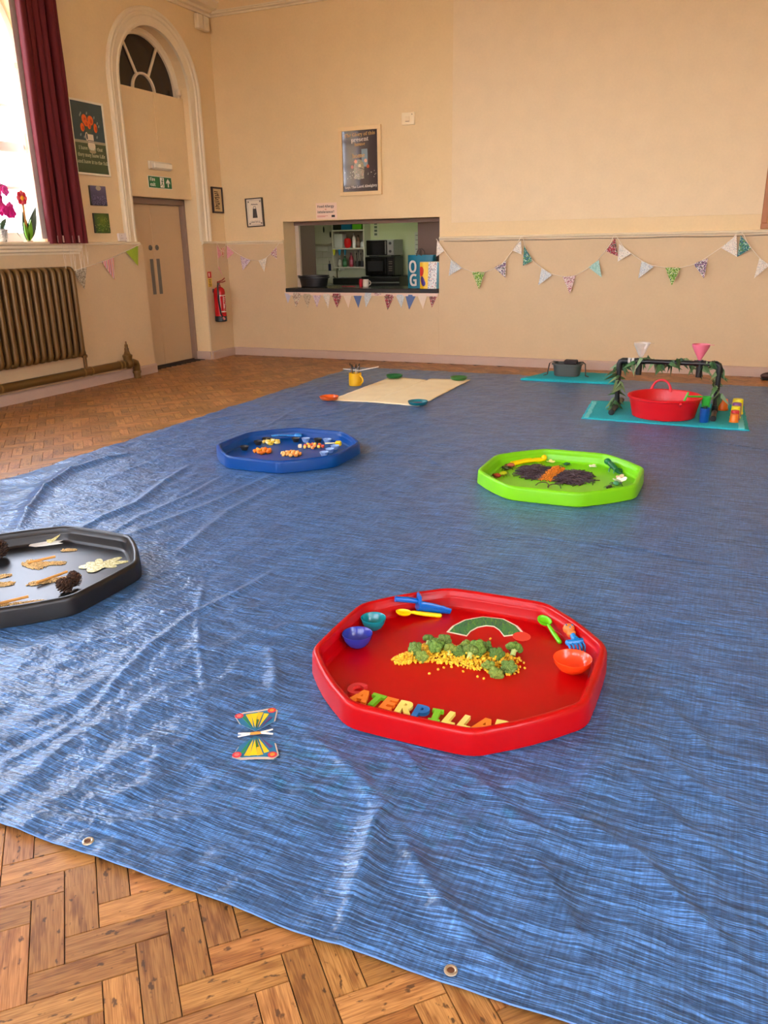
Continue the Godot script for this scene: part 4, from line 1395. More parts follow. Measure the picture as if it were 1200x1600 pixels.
func _extinguisher() -> void:
	var e := thing("fire_extinguisher", "red fire extinguisher with black hose hung on the corner wall", "extinguisher", Vector3(XL + 0.115, 0.52, -9.77))
	var b := MB.new()
	b.lathe([Vector2(0.080, 0.05), Vector2(0.080, 0.40), Vector2(0.074, 0.435), Vector2(0.05, 0.462), Vector2(0.026, 0.475), Vector2(0.024, 0.50), Vector2(0.0, 0.50)], 24)
	put(e, "cylinder", b.done(), mat(c8(190, 8, 18), 0.25))
	var s := MB.new()
	s.lathe([Vector2(0.078, 0.0), Vector2(0.083, 0.006), Vector2(0.083, 0.07), Vector2(0.080, 0.075)], 24, Transform3D(), true)
	put(e, "base_ring", s.done(), mat(c8(26, 24, 26), 0.4))
	var h := MB.new()
	h.box(Vector3(0.0, 0.525, 0.0), Vector3(0.035, 0.05, 0.035), 0.006)
	h.tube([Vector3(0, 0.545, 0.0), Vector3(0.04, 0.56, -0.035), Vector3(0.06, 0.59, -0.07)], 0.009, 6)
	h.tube([Vector3(0, 0.535, 0.0), Vector3(0.04, 0.535, -0.04), Vector3(0.06, 0.55, -0.08)], 0.008, 6)
	put(e, "handle", h.done(), mat(c8(150, 40, 26), 0.35, 0.3))
	var ho := MB.new()
	ho.tube([Vector3(0.02, 0.52, 0.02), Vector3(0.04, 0.52, 0.07), Vector3(0.05, 0.46, 0.10), Vector3(0.05, 0.30, 0.105), Vector3(0.06, 0.12, 0.085), Vector3(0.07, 0.06, 0.06)], 0.011, 8)
	put(e, "hose", ho.done(), mat(c8(24, 24, 26), 0.45))
	put(e, "nozzle", _nozzle(), mat(c8(200, 120, 110), 0.5))
	var lb := MB.new()
	lb.grp(0)
	for i in 10:
		var a0 := lerpf(-1.0, 0.75, i / 10.0)
		var a1 := lerpf(-1.0, 0.75, (i + 1) / 10.0)
		for y in [[0.13, 0.145], [0.35, 0.365]]: lb.quad(_rim(a0, y[0]), _rim(a0, y[1]), _rim(a1, y[1]), _rim(a1, y[0]))
	for a in [-1.0, -0.35, 0.66]: lb.quad(_rim(a, 0.13), _rim(a, 0.365), _rim(a + 0.09, 0.365), _rim(a + 0.09, 0.13))
	for r in 8:
		for q in 4:
			if (r * 3 + q) % 4 == 0: continue
			var a := -0.22 + q * 0.2
			lb.quad(_rim(a, 0.16 + r * 0.023), _rim(a, 0.172 + r * 0.023), _rim(a + 0.14, 0.172 + r * 0.023), _rim(a + 0.14, 0.16 + r * 0.023))
	put(e, "label_print", lb.done(), mat(c8(232, 206, 196), 0.4)).set_meta("kind", "stuff")
	put(e, "wall_bracket", boxm(Vector3(0.03, 0.05, 0.05), 0.004, Vector3(-0.096, 0.42, 0)), mat(c8(80, 76, 74), 0.4, 0.5))
	var sg := thing("extinguisher_sign", "narrow red and yellow extinguisher sign above the fire extinguisher", "sign", Vector3(XL + 0.022, 1.103, -9.70))
	put(sg, "red_plate", boxm(Vector3(0.003, 0.085, 0.085), 0.0, Vector3(0.0015, 0.055, 0)), mat(c8(196, 30, 24), 0.4))
	put(sg, "yellow_plate", boxm(Vector3(0.003, 0.115, 0.085), 0.0, Vector3(0.0015, -0.05, 0)), mat(c8(232, 190, 60), 0.4))
	for k in 5: put(sg, "print_line", boxm(Vector3(0.001, 0.009, 0.06 - 0.008 * (k % 3)), 0.0, Vector3(0.0035, -0.01 - 0.021 * k, 0.0)), mat(c8(60, 44, 20), 0.5))
	put(sg, "symbol", boxm(Vector3(0.001, 0.05, 0.022), 0.0, Vector3(0.0035, 0.055, 0.01)), mat(c8(244, 226, 214), 0.5))

func _rim(a: float, y: float) -> Vector3:
	return Vector3(cos(a) * 0.0808, y, -sin(a) * 0.0808)

func _nozzle() -> ArrayMesh:
	var n := MB.new()
	n.tube([Vector3(0.07, 0.065, 0.062), Vector3(0.085, 0.03, 0.04)], [0.012, 0.018], 8)
	return n.done()

# ---------------------------------------------------------------- bunting
func cloth(key: String) -> Material:
	if M.has("cloth_" + key): return M["cloth_" + key]
	var table := {
		"white": [Vector3(238, 226, 208), [Vector3(150, 160, 180), Vector3(190, 130, 130), Vector3(130, 140, 120)], 260, 2],
		"pale": [Vector3(214, 218, 214), [Vector3(150, 168, 190), Vector3(188, 170, 170), Vector3(236, 232, 222)], 420, 3],
		"green": [Vector3(230, 224, 186), [Vector3(110, 160, 50), Vector3(150, 184, 70), Vector3(70, 120, 50)], 420, 6],
		"purple": [Vector3(232, 222, 216), [Vector3(110, 60, 120), Vector3(70, 70, 110), Vector3(90, 110, 80), Vector3(160, 90, 130)], 380, 5],
		"teal": [Vector3(196, 214, 196), [Vector3(40, 120, 130), Vector3(60, 140, 120), Vector3(30, 80, 110), Vector3(110, 150, 70)], 560, 6],
		"rose": [Vector3(232, 208, 200), [Vector3(190, 90, 110), Vector3(150, 80, 90), Vector3(130, 120, 90)], 380, 4],
		"mint": [Vector3(170, 210, 194), [Vector3(140, 190, 176), Vector3(206, 226, 212)], 300, 4],
		"red": [Vector3(222, 196, 184), [Vector3(176, 40, 60), Vector3(60, 90, 60), Vector3(200, 80, 90), Vector3(110, 30, 50)], 520, 6],
		"lilac": [Vector3(196, 190, 206), [Vector3(180, 174, 196)], 60, 3],
		"cream": [Vector3(230, 214, 186), [Vector3(120, 100, 90), Vector3(150, 130, 100), Vector3(170, 90, 90)], 420, 4],
		"tan": [Vector3(214, 194, 160), [Vector3(150, 116, 90), Vector3(170, 140, 110)], 420, 3],
		"lilacfl": [Vector3(224, 206, 206), [Vector3(170, 110, 150), Vector3(120, 90, 130), Vector3(200, 150, 170)], 420, 3],
		"plain": [Vector3(238, 216, 192), [Vector3(232, 210, 186)], 40, 3],
		"blue": [Vector3(92, 112, 158), [Vector3(84, 104, 150), Vector3(104, 124, 168)], 300, 2],
		"pink": [Vector3(232, 160, 164), [Vector3(240, 190, 190), Vector3(220, 130, 140)], 300, 3],
		"orange": [Vector3(232, 200, 176), [Vector3(224, 130, 70), Vector3(200, 90, 80), Vector3(240, 220, 200)], 420, 5],
		"grey": [Vector3(176, 160, 132), [Vector3(110, 96, 78), Vector3(226, 214, 190)], 900, 3],
		"lime": [Vector3(154, 172, 40), [Vector3(140, 158, 32)], 100, 3],
	}
	var t: Array = table[key]
	var m := textured(tex(128, 128, speckle(128, t[0], t[1], t[2], t[3], key.hash() % 1000)), 0.8)
	m.uv1_scale = Vector3(6.5, 6.5, 1)
	M["cloth_" + key] = m
	return m

func stripe_cloth() -> Material:
	var im := Image.create_empty(64, 8, false, Image.FORMAT_RGB8)
	for x in 64:
		for y in 8: im.set_pixel(x, y, [c8(230, 120, 140), c8(240, 214, 190), c8(150, 120, 170), c8(226, 160, 90), c8(240, 224, 206), c8(210, 110, 110)][(x / 4) % 6])
	var m := textured(ImageTexture.create_from_image(im), 0.8)
	m.uv1_scale = Vector3(7.0, 7.0, 1)
	return m

func pennant(a: Vector2, b: Vector2, t: Vector2, curl: float) -> ArrayMesh:
	# a three-cornered flag, slightly bellied away from the wall, with cloth thickness
	var m := MB.new()
	for side in [0.0, -0.0014]:
		var p := func(u: float, v: float) -> Vector3:
			var q := a.lerp(b, u).lerp(t, v)
			return Vector3(q.x, q.y, 0.004 + side + curl * (sin(PI * u) * (1.0 - v) * 0.5 + v * 0.9 - 0.25 * v * v))
		for i in 6:
			for j in 6:
				var v0 := i / 6.0
				var v1 := (i + 1) / 6.0
				var u0 := j / 6.0
				var u1 := (j + 1) / 6.0
				var q := [p.call(u0, v1), p.call(u1, v1), p.call(u1, v0), p.call(u0, v0)]
				var uv := []
				for w in q: uv.append(Vector2(w.x, -w.y))
				m.quad(q[0], q[1], q[2], q[3], uv[0], uv[1], uv[2], uv[3])
	return m.done()

func bunting(label: String, frame: Transform3D, cord: Array, flags: Array, thick := 0.0045) -> void:
	# cord: x, y pairs; flags: left corner, right corner, tip, cloth
	var o := thing("bunting", label, "bunting")
	o.transform = frame
	var path := []
	for i in range(0, cord.size(), 2): path.append(Vector2(cord[i], cord[i + 1]))
	var c := Curve2D.new()
	for i in path.size():
		var d: Vector2 = (path[mini(i + 1, path.size() - 1)] - path[maxi(i - 1, 0)]) * 0.16
		c.add_point(path[i], -d, d)
	var pts := []
	for q in c.tessellate(4, 4): pts.append(Vector3(q.x, q.y, 0.006))
	var m := MB.new()
	m.tube(pts, thick, 6)
	put(o, "cord", m.done(), mat(c8(240, 222, 196), 0.7))
	for f in flags:
		put(o, "flag", pennant(Vector2(f[0], f[1]), Vector2(f[2], f[3]), Vector2(f[4], f[5]), rng.randf_range(0.004, 0.03)), stripe_cloth() if f[6] == "stripe" else cloth(f[6]))

func _bunting() -> void:
	var wall := Transform3D(Basis(), Vector3(0, 0, ZB + 0.045))
	bunting("long bunting of flowered flags swagged along the rail right of the hatch", wall,
		[-3.69, 1.575, -3.58, 1.43, -3.42, 1.26, -3.21, 1.175, -3.04, 1.17, -2.83, 1.26, -2.65, 1.48, -2.575, 1.575, -2.49, 1.36, -2.26, 1.175, -2.06, 1.115, -1.90, 1.13, -1.70, 1.255, -1.53, 1.46, -1.475, 1.575, -1.34, 1.42, -1.08, 1.255, -0.85, 1.21, -0.71, 1.21, -0.50, 1.28, -0.24, 1.47, -0.125, 1.585, -0.02, 1.44, 0.16, 1.26, 0.4, 1.16, 0.7, 1.16, 0.95, 1.3, 1.12, 1.57],
		[[-3.68, 1.55, -3.58, 1.43, -3.69, 1.36, "white"], [-3.49, 1.33, -3.34, 1.22, -3.52, 1.12, "pale"], [-3.21, 1.17, -3.04, 1.17, -3.11, 0.96, "green"], [-2.92, 1.22, -2.77, 1.30, -2.77, 1.10, "purple"], [-2.69, 1.42, -2.59, 1.54, -2.57, 1.37, "white"], [-2.55, 1.48, -2.43, 1.30, -2.55, 1.24, "teal"], [-2.32, 1.22, -2.19, 1.13, -2.35, 1.01, "pale"], [-2.06, 1.11, -1.90, 1.13, -1.96, 0.91, "rose"], [-1.76, 1.22, -1.64, 1.30, -1.59, 1.10, "mint"], [-1.57, 1.40, -1.47, 1.54, -1.42, 1.34, "red"], [-1.42, 1.48, -1.27, 1.37, -1.42, 1.28, "white"], [-1.15, 1.29, -1.01, 1.22, -1.17, 1.09, "pale"], [-0.88, 1.21, -0.71, 1.21, -0.79, 1.01, "green"], [-0.58, 1.25, -0.43, 1.31, -0.45, 1.09, "purple"], [-0.31, 1.42, -0.16, 1.55, -0.13, 1.32, "white"], [-0.12, 1.55, 0.01, 1.41, -0.13, 1.32, "teal"], [0.10, 1.31, 0.21, 1.23, 0.07, 1.09, "white"], [0.45, 1.15, 0.6, 1.15, 0.52, 0.96, "rose"]])
	bunting("short bunting of small flags pinned in a row under the hatch counter", Transform3D(Basis(), Vector3(0, 0, ZB + 0.014)),
		[-5.98, 0.895, -5.6, 0.885, -5.0, 0.90, -4.7, 0.915, -4.4, 0.89, -4.0, 0.885, -3.66, 0.905],
		[[-5.98, 0.89, -5.87, 0.88, -5.93, 0.75, "lilac"], [-5.87, 0.90, -5.69, 0.89, -5.80, 0.70, "cream"], [-5.70, 0.885, -5.54, 0.885, -5.61, 0.69, "tan"], [-5.54, 0.885, -5.39, 0.885, -5.47, 0.70, "lilacfl"], [-5.38, 0.885, -5.25, 0.885, -5.29, 0.69, "white"], [-5.24, 0.89, -5.07, 0.89, -5.15, 0.70, "red"], [-5.07, 0.90, -4.92, 0.90, -4.98, 0.70, "plain"], [-4.92, 0.91, -4.76, 0.91, -4.83, 0.70, "blue"], [-4.75, 0.91, -4.60, 0.91, -4.71, 0.71, "pale"], [-4.60, 0.91, -4.46, 0.89, -4.56, 0.865, "rose"], [-4.45, 0.885, -4.29, 0.88, -4.39, 0.68, "red"], [-4.28, 0.885, -4.14, 0.88, -4.19, 0.71, "pale"], [-4.14, 0.885, -3.98, 0.88, -4.08, 0.69, "blue"], [-3.97, 0.89, -3.82, 0.90, -3.88, 0.70, "plain"], [-3.81, 0.90, -3.67, 0.905, -3.76, 0.72, "red"]], 0.003)
	bunting("pink bunting swagged between the corner and the left of the hatch", wall,
		[-6.89, 1.56, -6.76, 1.47, -6.66, 1.41, -6.49, 1.345, -6.36, 1.335, -6.22, 1.375, -6.08, 1.49, -5.99, 1.575],
		[[-6.87, 1.545, -6.76, 1.44, -6.88, 1.36, "pink"], [-6.66, 1.40, -6.49, 1.34, -6.62, 1.20, "lilacfl"], [-6.36, 1.33, -6.22, 1.37, -6.27, 1.18, "white"], [-6.16, 1.42, -6.05, 1.51, -6.05, 1.35, "rose"]], 0.0035)
	var lw := Transform3D(Basis(Vector3(0, 0, -1), Vector3.UP, Vector3(1, 0, 0)), Vector3(XL + 0.045, 0, 0))
	bunting("pink flags dangling in the corner above the fire extinguisher", lw,
		[10.12, 1.57, 10.05, 1.47, 9.97, 1.49, 9.90, 1.575, 9.892, 1.45, 9.895, 1.36, 9.885, 1.25],
		[[9.90, 1.55, 10.0, 1.42, 9.89, 1.36, "pink"], [9.97, 1.49, 10.11, 1.54, 10.02, 1.38, "orange"], [9.88, 1.26, 9.91, 1.265, 9.985, 1.11, "pink"]], 0.003)
	bunting("three flag bunting in grey, stripes and lime from radiator to door", lw,
		[6.99, 1.305, 7.11, 1.30, 7.33, 1.335, 7.58, 1.385, 7.78, 1.43, 8.01, 1.495, 8.24, 1.56, 8.29, 1.575],
		[[7.11, 1.295, 7.33, 1.335, 7.24, 1.09, "grey"], [7.58, 1.38, 7.78, 1.425, 7.75, 1.17, "stripe"], [8.01, 1.49, 8.24, 1.56, 8.18, 1.32, "lime"]], 0.004)

# ---------------------------------------------------------------- the kitchen behind the hatch
func _kitchen() -> void:
	var K := -12.6
	var green := mat(c8(196, 200, 158), 0.7)
	var taupe := mat(c8(120, 98, 86), 0.6)
	struct("wall_kitchen_back", boxm(Vector3(5.6, 2.8, 0.15), 0.0, Vector3(-5.5, 1.4, K - 0.075)), green, "pale green kitchen wall behind the microwaves")
	struct("wall_kitchen_left", boxm(Vector3(0.15, 2.8, 2.2), 0.0, Vector3(-7.32, 1.4, -11.6)), green, "pale green kitchen side wall")
	struct("wall_kitchen_right", boxm(Vector3(0.15, 2.8, 2.2), 0.0, Vector3(-2.7, 1.4, -11.6)), green, "pale green kitchen side wall to the right")
	struct("ceiling_kitchen", boxm(Vector3(5.8, 0.15, 2.4), 0.0, Vector3(-5.5, 2.78, -11.6)), M.ceiling, "white kitchen ceiling")
	struct("floor_kitchen", boxm(Vector3(5.8, 0.1, 2.4), 0.0, Vector3(-5.5, -0.05, -11.6)), mat(c8(96, 90, 82), 0.6), "grey kitchen floor")
	# hatch surround, counter and the two leaves
	struct("trim_15", boxm(Vector3(0.06, 0.93, 0.05), 0.004, Vector3(-5.92, 1.40, -10.53)), mat(c8(196, 176, 154), 0.55), "pale post at the left of the hatch")
	struct("trim_16", boxm(Vector3(2.29, 0.05, 0.06), 0.004, Vector3(-4.81, 1.815, -10.52)), mat(c8(140, 112, 96), 0.6), "brown head of the hatch frame")
	struct("trim_17", boxm(Vector3(2.27, 0.045, 0.02), 0.003, Vector3(-4.81, 0.885, ZB + 0.014)), mat(c8(238, 206, 184), 0.5), "pinkish batten under the counter edge")
	var dl := struct("door_2", boxm(Vector3(0.035, 0.84, 0.50), 0.003, Vector3(0, 0, -0.25)), taupe, "brown hatch leaf folded back on the left")
	dl.position = Vector3(-5.945, 1.385, -10.56)
	var dr := struct("door_3", boxm(Vector3(0.50, 0.84, 0.035), 0.003, Vector3(-0.25, 0, 0)), taupe, "brown hatch leaf half open on the right")
	dr.position = Vector3(-3.68, 1.385, -10.575)
	dr.rotation.y = -0.30
	solo("counter", boxm(Vector3(2.285, 0.055, 0.74), 0.008, Vector3(0, 0, 0)), mat(c8(40, 40, 42), 0.25), "black hatch counter worktop running the width of the opening", "counter", Vector3(-4.81, 0.9315, -10.525))
	# fluorescent batten under the kitchen ceiling
	var l := thing("ceiling_light", "white fluorescent batten under the kitchen ceiling", "light", Vector3(-5.2, 2.70, -11.6))
	var em := StandardMaterial3D.new()
	em.albedo_color = Color(0.95, 0.96, 0.92)
	em.emission_enabled = true
	em.emission = Color(0.93, 1.0, 0.86)
	em.emission_energy_multiplier = 0.3
	put(l, "tube", boxm(Vector3(1.2, 0.03, 0.08), 0.01, Vector3(0, -0.055, 0)), em)
	put(l, "housing", boxm(Vector3(1.25, 0.04, 0.12), 0.005, Vector3(0, -0.02, 0)), mat(c8(236, 236, 230), 0.5))
	var al := AreaLight3D.new()
	al.name = "ceiling_light_glow"
	al.area_size = Vector2(1.2, 0.08)
	al.light_color = Color(0.93, 1.0, 0.86)
	al.light_energy = 0.018
	al.area_range = 12.0
	al.shadow_enabled = true
	al.position = Vector3(0, -0.08, 0)
	al.rotation.x = -PI / 2
	l.add_child(al)
	# base units and worktop
	var bu := thing("base_units", "dark kitchen base units under the back worktop", "cabinet", Vector3(-6.45, 0, -12.28))
	put(bu, "carcass", boxm(Vector3(1.57, 0.88, 0.56), 0.004, Vector3(0, 0.44, 0)), mat(c8(84, 78, 70), 0.5))
	for x in [-0.52, 0.0, 0.52]:
		var d := put(bu, "door", boxm(Vector3(0.50, 0.78, 0.02), 0.004, Vector3(x, 0.46, 0.29)), mat(c8(96, 88, 78), 0.45))
		put(d, "handle", boxm(Vector3(0.12, 0.014, 0.02), 0.004, Vector3(x, 0.78, 0.31)), mat(c8(170, 170, 168), 0.3, 0.8))
	var sk := thing("sink", "stainless steel sink and drainer under the tiled kitchen wall", "sink", Vector3(-6.45, 0.88, -12.28))
	put(sk, "drainer", boxm(Vector3(1.57, 0.03, 0.60), 0.006, Vector3(0, 0.015, 0)), mat(c8(164, 164, 156), 0.28, 0.9))
	var tp := MB.new()
	tp.tube([Vector3(0.16, 0.03, -0.18), Vector3(0.16, 0.24, -0.18), Vector3(0.18, 0.30, -0.16), Vector3(0.22, 0.31, -0.12), Vector3(0.26, 0.28, -0.08), Vector3(0.265, 0.23, -0.07)], 0.014, 8)
	tp.tube([Vector3(0.16, 0.10, -0.18), Vector3(0.09, 0.15, -0.16)], 0.012, 6)
	put(sk, "tap", tp.done(), mat(c8(206, 206, 200), 0.15, 0.95))
	put(sk, "splash_tray", boxm(Vector3(0.56, 0.10, 0.34), 0.01, Vector3(0.50, 0.08, -0.06)), mat(c8(24, 24, 24), 0.3))
	# wall tiles, each its own piece
	var back := get_node("wall_kitchen_back")
	var tm := mat(c8(232, 228, 208), 0.2)
	for r in 6:
		for c in 9:
			var x := -7.75 + c * 0.205 + (0.1 if r % 2 else 0.0)
			if x > -6.22: continue
			put(back, "tile", boxm(Vector3(0.197, 0.098, 0.010), 0.002, Vector3(x, 0.96 + r * 0.104, K + 0.004)), tm)
	# open shelves
	var sh := thing("shelf_unit", "white open kitchen shelves crowded with bottles and boxes", "shelf", Vector3(-6.02, 1.16, K))
	var wm := mat(c8(206, 198, 176), 0.5)
	for y in [0.01, 0.305, 0.585, 0.86]: put(sh, "shelf_board", boxm(Vector3(0.56, 0.022, 0.24), 0.003, Vector3(0, y, 0.13)), wm)
	for x in [-0.285, 0.285]: put(sh, "side_panel", boxm(Vector3(0.022, 0.88, 0.24), 0.003, Vector3(x, 0.43, 0.13)), wm)
	put(sh, "back_panel", boxm(Vector3(0.56, 0.86, 0.01), 0.0, Vector3(0, 0.43, 0.008)), mat(c8(150, 138, 116), 0.6))
	var y1 := 1.16 + 0.021
	var y2 := 1.16 + 0.316
	var y3 := 1.16 + 0.596
	var zf := K + 0.16
	_bottle(-6.13, y1, zf, 0.036, 0.17, c8(28, 96, 40), "green spray bottle on the lowest kitchen shelf")
	_bottle(-6.01, y1, zf, 0.034, 0.22, c8(150, 22, 40), "dark red sauce bottle on the lowest kitchen shelf")
	_bottle(-6.22, y1, zf, 0.03, 0.14, c8(196, 190, 170), "pale bottle at the left end of the lowest shelf")
	_pot_of_tools(-5.90, y1, zf, "black utensil pot with handles sticking up on the lowest shelf", c8(46, 42, 38))
	_pot_of_tools(-5.81, y1, zf + 0.02, "small dark pot at the right end of the lowest shelf", c8(26, 24, 24))
	_bottle(-5.95, y2, zf, 0.03, 0.23, c8(226, 214, 200), "tall white tub on the middle kitchen shelf")
	_bottle(-5.88, y2, zf, 0.03, 0.20, c8(110, 74, 52), "brown jar on the middle kitchen shelf")
	_bottle(-5.79, y2, zf, 0.045, 0.12, c8(206, 206, 200), "short pale jar at the right of the middle shelf")
	solo("storage_box", boxm(Vector3(0.15, 0.22, 0.16), 0.006, Vector3(0, 0.11, 0)), mat(c8(200, 198, 186), 0.4), "white plastic box at the left of the middle kitchen shelf", "box", Vector3(-6.20, y2, zf))
	var rb := MB.new()
	rb.lathe([Vector2(0.03, 0), Vector2(0.055, 0.03), Vector2(0.062, 0.09), Vector2(0.05, 0.14), Vector2(0.0, 0.16)], 16, Transform3D(), true)
	solo("round_tin", rb.done(), mat(c8(214, 16, 20), 0.3), "round bright red tin on the middle kitchen shelf", "tin", Vector3(-6.055, y2, zf + 0.03))
	solo("storage_box", boxm(Vector3(0.17, 0.16, 0.18), 0.008, Vector3(0, 0.08, 0)), mat(c8(20, 110, 150), 0.4), "blue box on the top kitchen shelf", "box", Vector3(-6.05, y3, zf))
	solo("storage_box", boxm(Vector3(0.16, 0.16, 0.18), 0.008, Vector3(0, 0.08, 0)), mat(c8(92, 170, 30), 0.4), "lime green box on the top kitchen shelf", "box", Vector3(-5.86, y3, zf))
	solo("storage_box", boxm(Vector3(0.13, 0.14, 0.18), 0.008, Vector3(0, 0.07, 0)), mat(c8(26, 30, 30), 0.4), "black box at the left of the top kitchen shelf", "box", Vector3(-6.22, y3, zf))
	for s in [[-6.27, c8(214, 206, 40), "yellow cloth clipped under the middle shelf"], [-6.17, c8(20, 120, 150), "teal cloth clipped under the middle shelf"], [-6.07, c8(24, 96, 116), "dark teal cloth clipped under the middle shelf"]]:
		var m := MB.new()
		m.sheet(6, 6, func(u: float, v: float) -> Vector3: return Vector3((u - 0.5) * 0.06 * (0.5 + v * 0.5), v * 0.09, 0.01 * sin(u * 9.0)))
		solo("dish_cloth", m.done(), mat(s[1], 0.8), s[2], "cloth", Vector3(s[0], 1.365, K + 0.262))
	# paper towel dispenser
	var dp := thing("towel_dispenser", "rounded white paper towel dispenser on the kitchen wall", "dispenser", Vector3(-6.50, 1.53, K))
	var dm := MB.new()
	var o := PackedVector2Array()
	for s in [[-0.24, 0.02], [-0.20, -0.01], [0.06, -0.02], [0.14, -0.01], [0.20, 0.03], [0.21, 0.08], [0.21, 0.36], [-0.24, 0.36]]: o.append(Vector2(s[0], s[1]))
	dm.prism(o, 0.20, 0.03)
	put(dp, "cover", dm.done(), mat(c8(196, 188, 164), 0.35))
	for s in [[0.02, 0.24], [0.14, 0.16]]:
		var w := MB.new()
		w.ball(Vector3(s[0], s[1], 0.201), Vector3(0.016, 0.05, 0.004), 10, 6)
		put(dp, "viewing_slot", w.done(), mat(c8(30, 28, 26), 0.4))
	# cooker with two microwaves on it
	var ck := thing("cooker", "black cooker standing below the two stacked microwaves", "cooker", Vector3(-5.30, 0, -12.28))
	put(ck, "body", boxm(Vector3(0.66, 1.04, 0.58), 0.006, Vector3(0, 0.52, 0)), mat(c8(22, 22, 22), 0.3))
	put(ck, "hob_edge", boxm(Vector3(0.66, 0.02, 0.02), 0.004, Vector3(0, 0.95, 0.30)), mat(c8(120, 120, 116), 0.3, 0.7))
	put(ck, "oven_door", boxm(Vector3(0.60, 0.55, 0.02), 0.006, Vector3(0, 0.45, 0.295)), mat(c8(14, 14, 14), 0.15))
	_microwave(Vector3(-5.335, 1.04, -12.26), 0.50, 0.30, c8(20, 20, 20), "large black microwave oven at the bottom of the stack", false)
	_microwave(Vector3(-5.335, 1.342, -12.28), 0.475, 0.25, c8(150, 148, 140), "silver sided microwave on top of the black microwave", true)
	# sheets on the wall
	var pp := thing("wall_sheet", "paper with a column of drawings left of the microwaves", "notice", Vector3(-5.62, 1.76, K))
	put(pp, "sheet", boxm(Vector3(0.10, 0.25, 0.002), 0.0, Vector3(0, 0, 0.001)), mat(c8(196, 196, 170), 0.6))
	for k in 4: put(pp, "drawing", boxm(Vector3(0.05, 0.035, 0.001), 0.0, Vector3(-0.01, 0.085 - 0.055 * k, 0.0025)), mat(c8(90, 96, 84), 0.6))
	var p2 := thing("wall_sheet", "narrow pale list at the right edge of the kitchen wall", "notice", Vector3(-4.90, 1.50, K))
	put(p2, "sheet", boxm(Vector3(0.10, 0.40, 0.002), 0.0, Vector3(0, 0, 0.001)), mat(c8(190, 190, 176), 0.6))
	for k in 5: put(p2, "print_line", boxm(Vector3(0.07, 0.008, 0.001), 0.0, Vector3(0, 0.15 - 0.07 * k, 0.0025)), mat(c8(80, 84, 76), 0.6))
	var tg := thing("wall_tag", "small blue and white hanging tag on the kitchen tiles", "tag", Vector3(-6.49, 1.17, K + 0.01))
	put(tg, "card", boxm(Vector3(0.05, 0.11, 0.006), 0.001, Vector3(0, 0, 0.003)), mat(c8(28, 40, 96), 0.4))
	put(tg, "hook", boxm(Vector3(0.01, 0.05, 0.008), 0.001, Vector3(0, 0.08, 0.004)), mat(c8(60, 56, 50), 0.4))
	# things on the counter
	var bm := MB.new()
	bm.lathe([Vector2(0.165, 0), Vector2(0.19, 0.006), Vector2(0.215, 0.12), Vector2(0.235, 0.125), Vector2(0.235, 0.137), Vector2(0.212, 0.137), Vector2(0.188, 0.012), Vector2(0.0, 0.010)], 28, Transform3D(Basis.from_scale(Vector3(1, 1, 0.8)), Vector3.ZERO))
	var b1 := solo("washing_bowl", bm.done(), mat(c8(30, 29, 30), 0.4), "lower of two nested black washing up bowls on the counter", "bowl", Vector3(-5.685, 0.9595, -10.52), 0.0, "black bowls on the counter")
	copy_of(b1, "upper black washing up bowl nested in the other one", Vector3(-5.690, 0.9825, -10.52), 0.0)
	_mug(Vector3(-4.915, 0.959, -10.62), 0.042, 0.10, c8(226, 212, 194), "white mug standing on the hatch counter", 0.4)
	_mug(Vector3(-5.01, 0.959, -10.68), 0.034, 0.10, c8(178, 24, 40), "red mug beside the white mug on the counter", 2.6)
	var sp := MB.new()
	sp.tube([Vector3(-0.09, 0.006, 0), Vector3(0.06, 0.008, 0)], 0.006, 6)
	sp.ball(Vector3(-0.12, 0.008, 0), Vector3(0.035, 0.008, 0.022), 10, 6)
	solo("spoon", sp.done(), mat(c8(170, 40, 56), 0.35), "red plastic spoon lying left of the mugs", "spoon", Vector3(-5.12, 0.959, -10.58), 0.1)
	_bags()

func _bottle(x: float, y: float, z: float, r: float, h: float, c: Color, label: String) -> void:
	var o := thing("bottle", label, "bottle", Vector3(x, y, z))
	var m := MB.new()
	m.lathe([Vector2(r * 0.94, 0), Vector2(r, 0.004), Vector2(r, h * 0.62), Vector2(r * 0.8, h * 0.72), Vector2(r * 0.4, h * 0.82), Vector2(r * 0.36, h * 0.86), Vector2(0, h * 0.86)], 14, Transform3D(), true)
	put(o, "body", m.done(), mat(c, 0.3))
	var p := MB.new()
	p.lathe([Vector2(r * 0.5, h * 0.84), Vector2(r * 0.5, h), Vector2(0, h)], 12)
	put(o, "cap", p.done(), mat(c.darkened(0.35), 0.4))
	var l := MB.new()
	l.lathe([Vector2(r * 1.01, h * 0.18), Vector2(r * 1.01, h * 0.5)], 14)
	put(o, "wrapper", l.done(), mat(c.lightened(0.25), 0.5))

func _pot_of_tools(x: float, y: float, z: float, label: String, c: Color) -> void:
	var o := thing("utensil_pot", label, "pot", Vector3(x, y, z))
	var m := MB.new()
	m.lathe([Vector2(0.032, 0), Vector2(0.036, 0.09), Vector2(0.033, 0.09), Vector2(0.03, 0.01), Vector2(0, 0.01)], 14, Transform3D(), true)
	put(o, "pot", m.done(), mat(c, 0.4))
	for k in 4:
		var t := MB.new()
		var a := k * 1.7
		t.tube([Vector3(0, 0.02, 0), Vector3(cos(a) * 0.035, 0.17 + 0.02 * k, sin(a) * 0.02)], 0.005, 6)
		t.ball(Vector3(cos(a) * 0.037, 0.18 + 0.02 * k, sin(a) * 0.02), Vector3(0.012, 0.02, 0.005), 8, 5)
		put(o, "utensil", t.done(), mat(c8(70, 60, 50) if k % 2 else c8(150, 140, 120), 0.4))

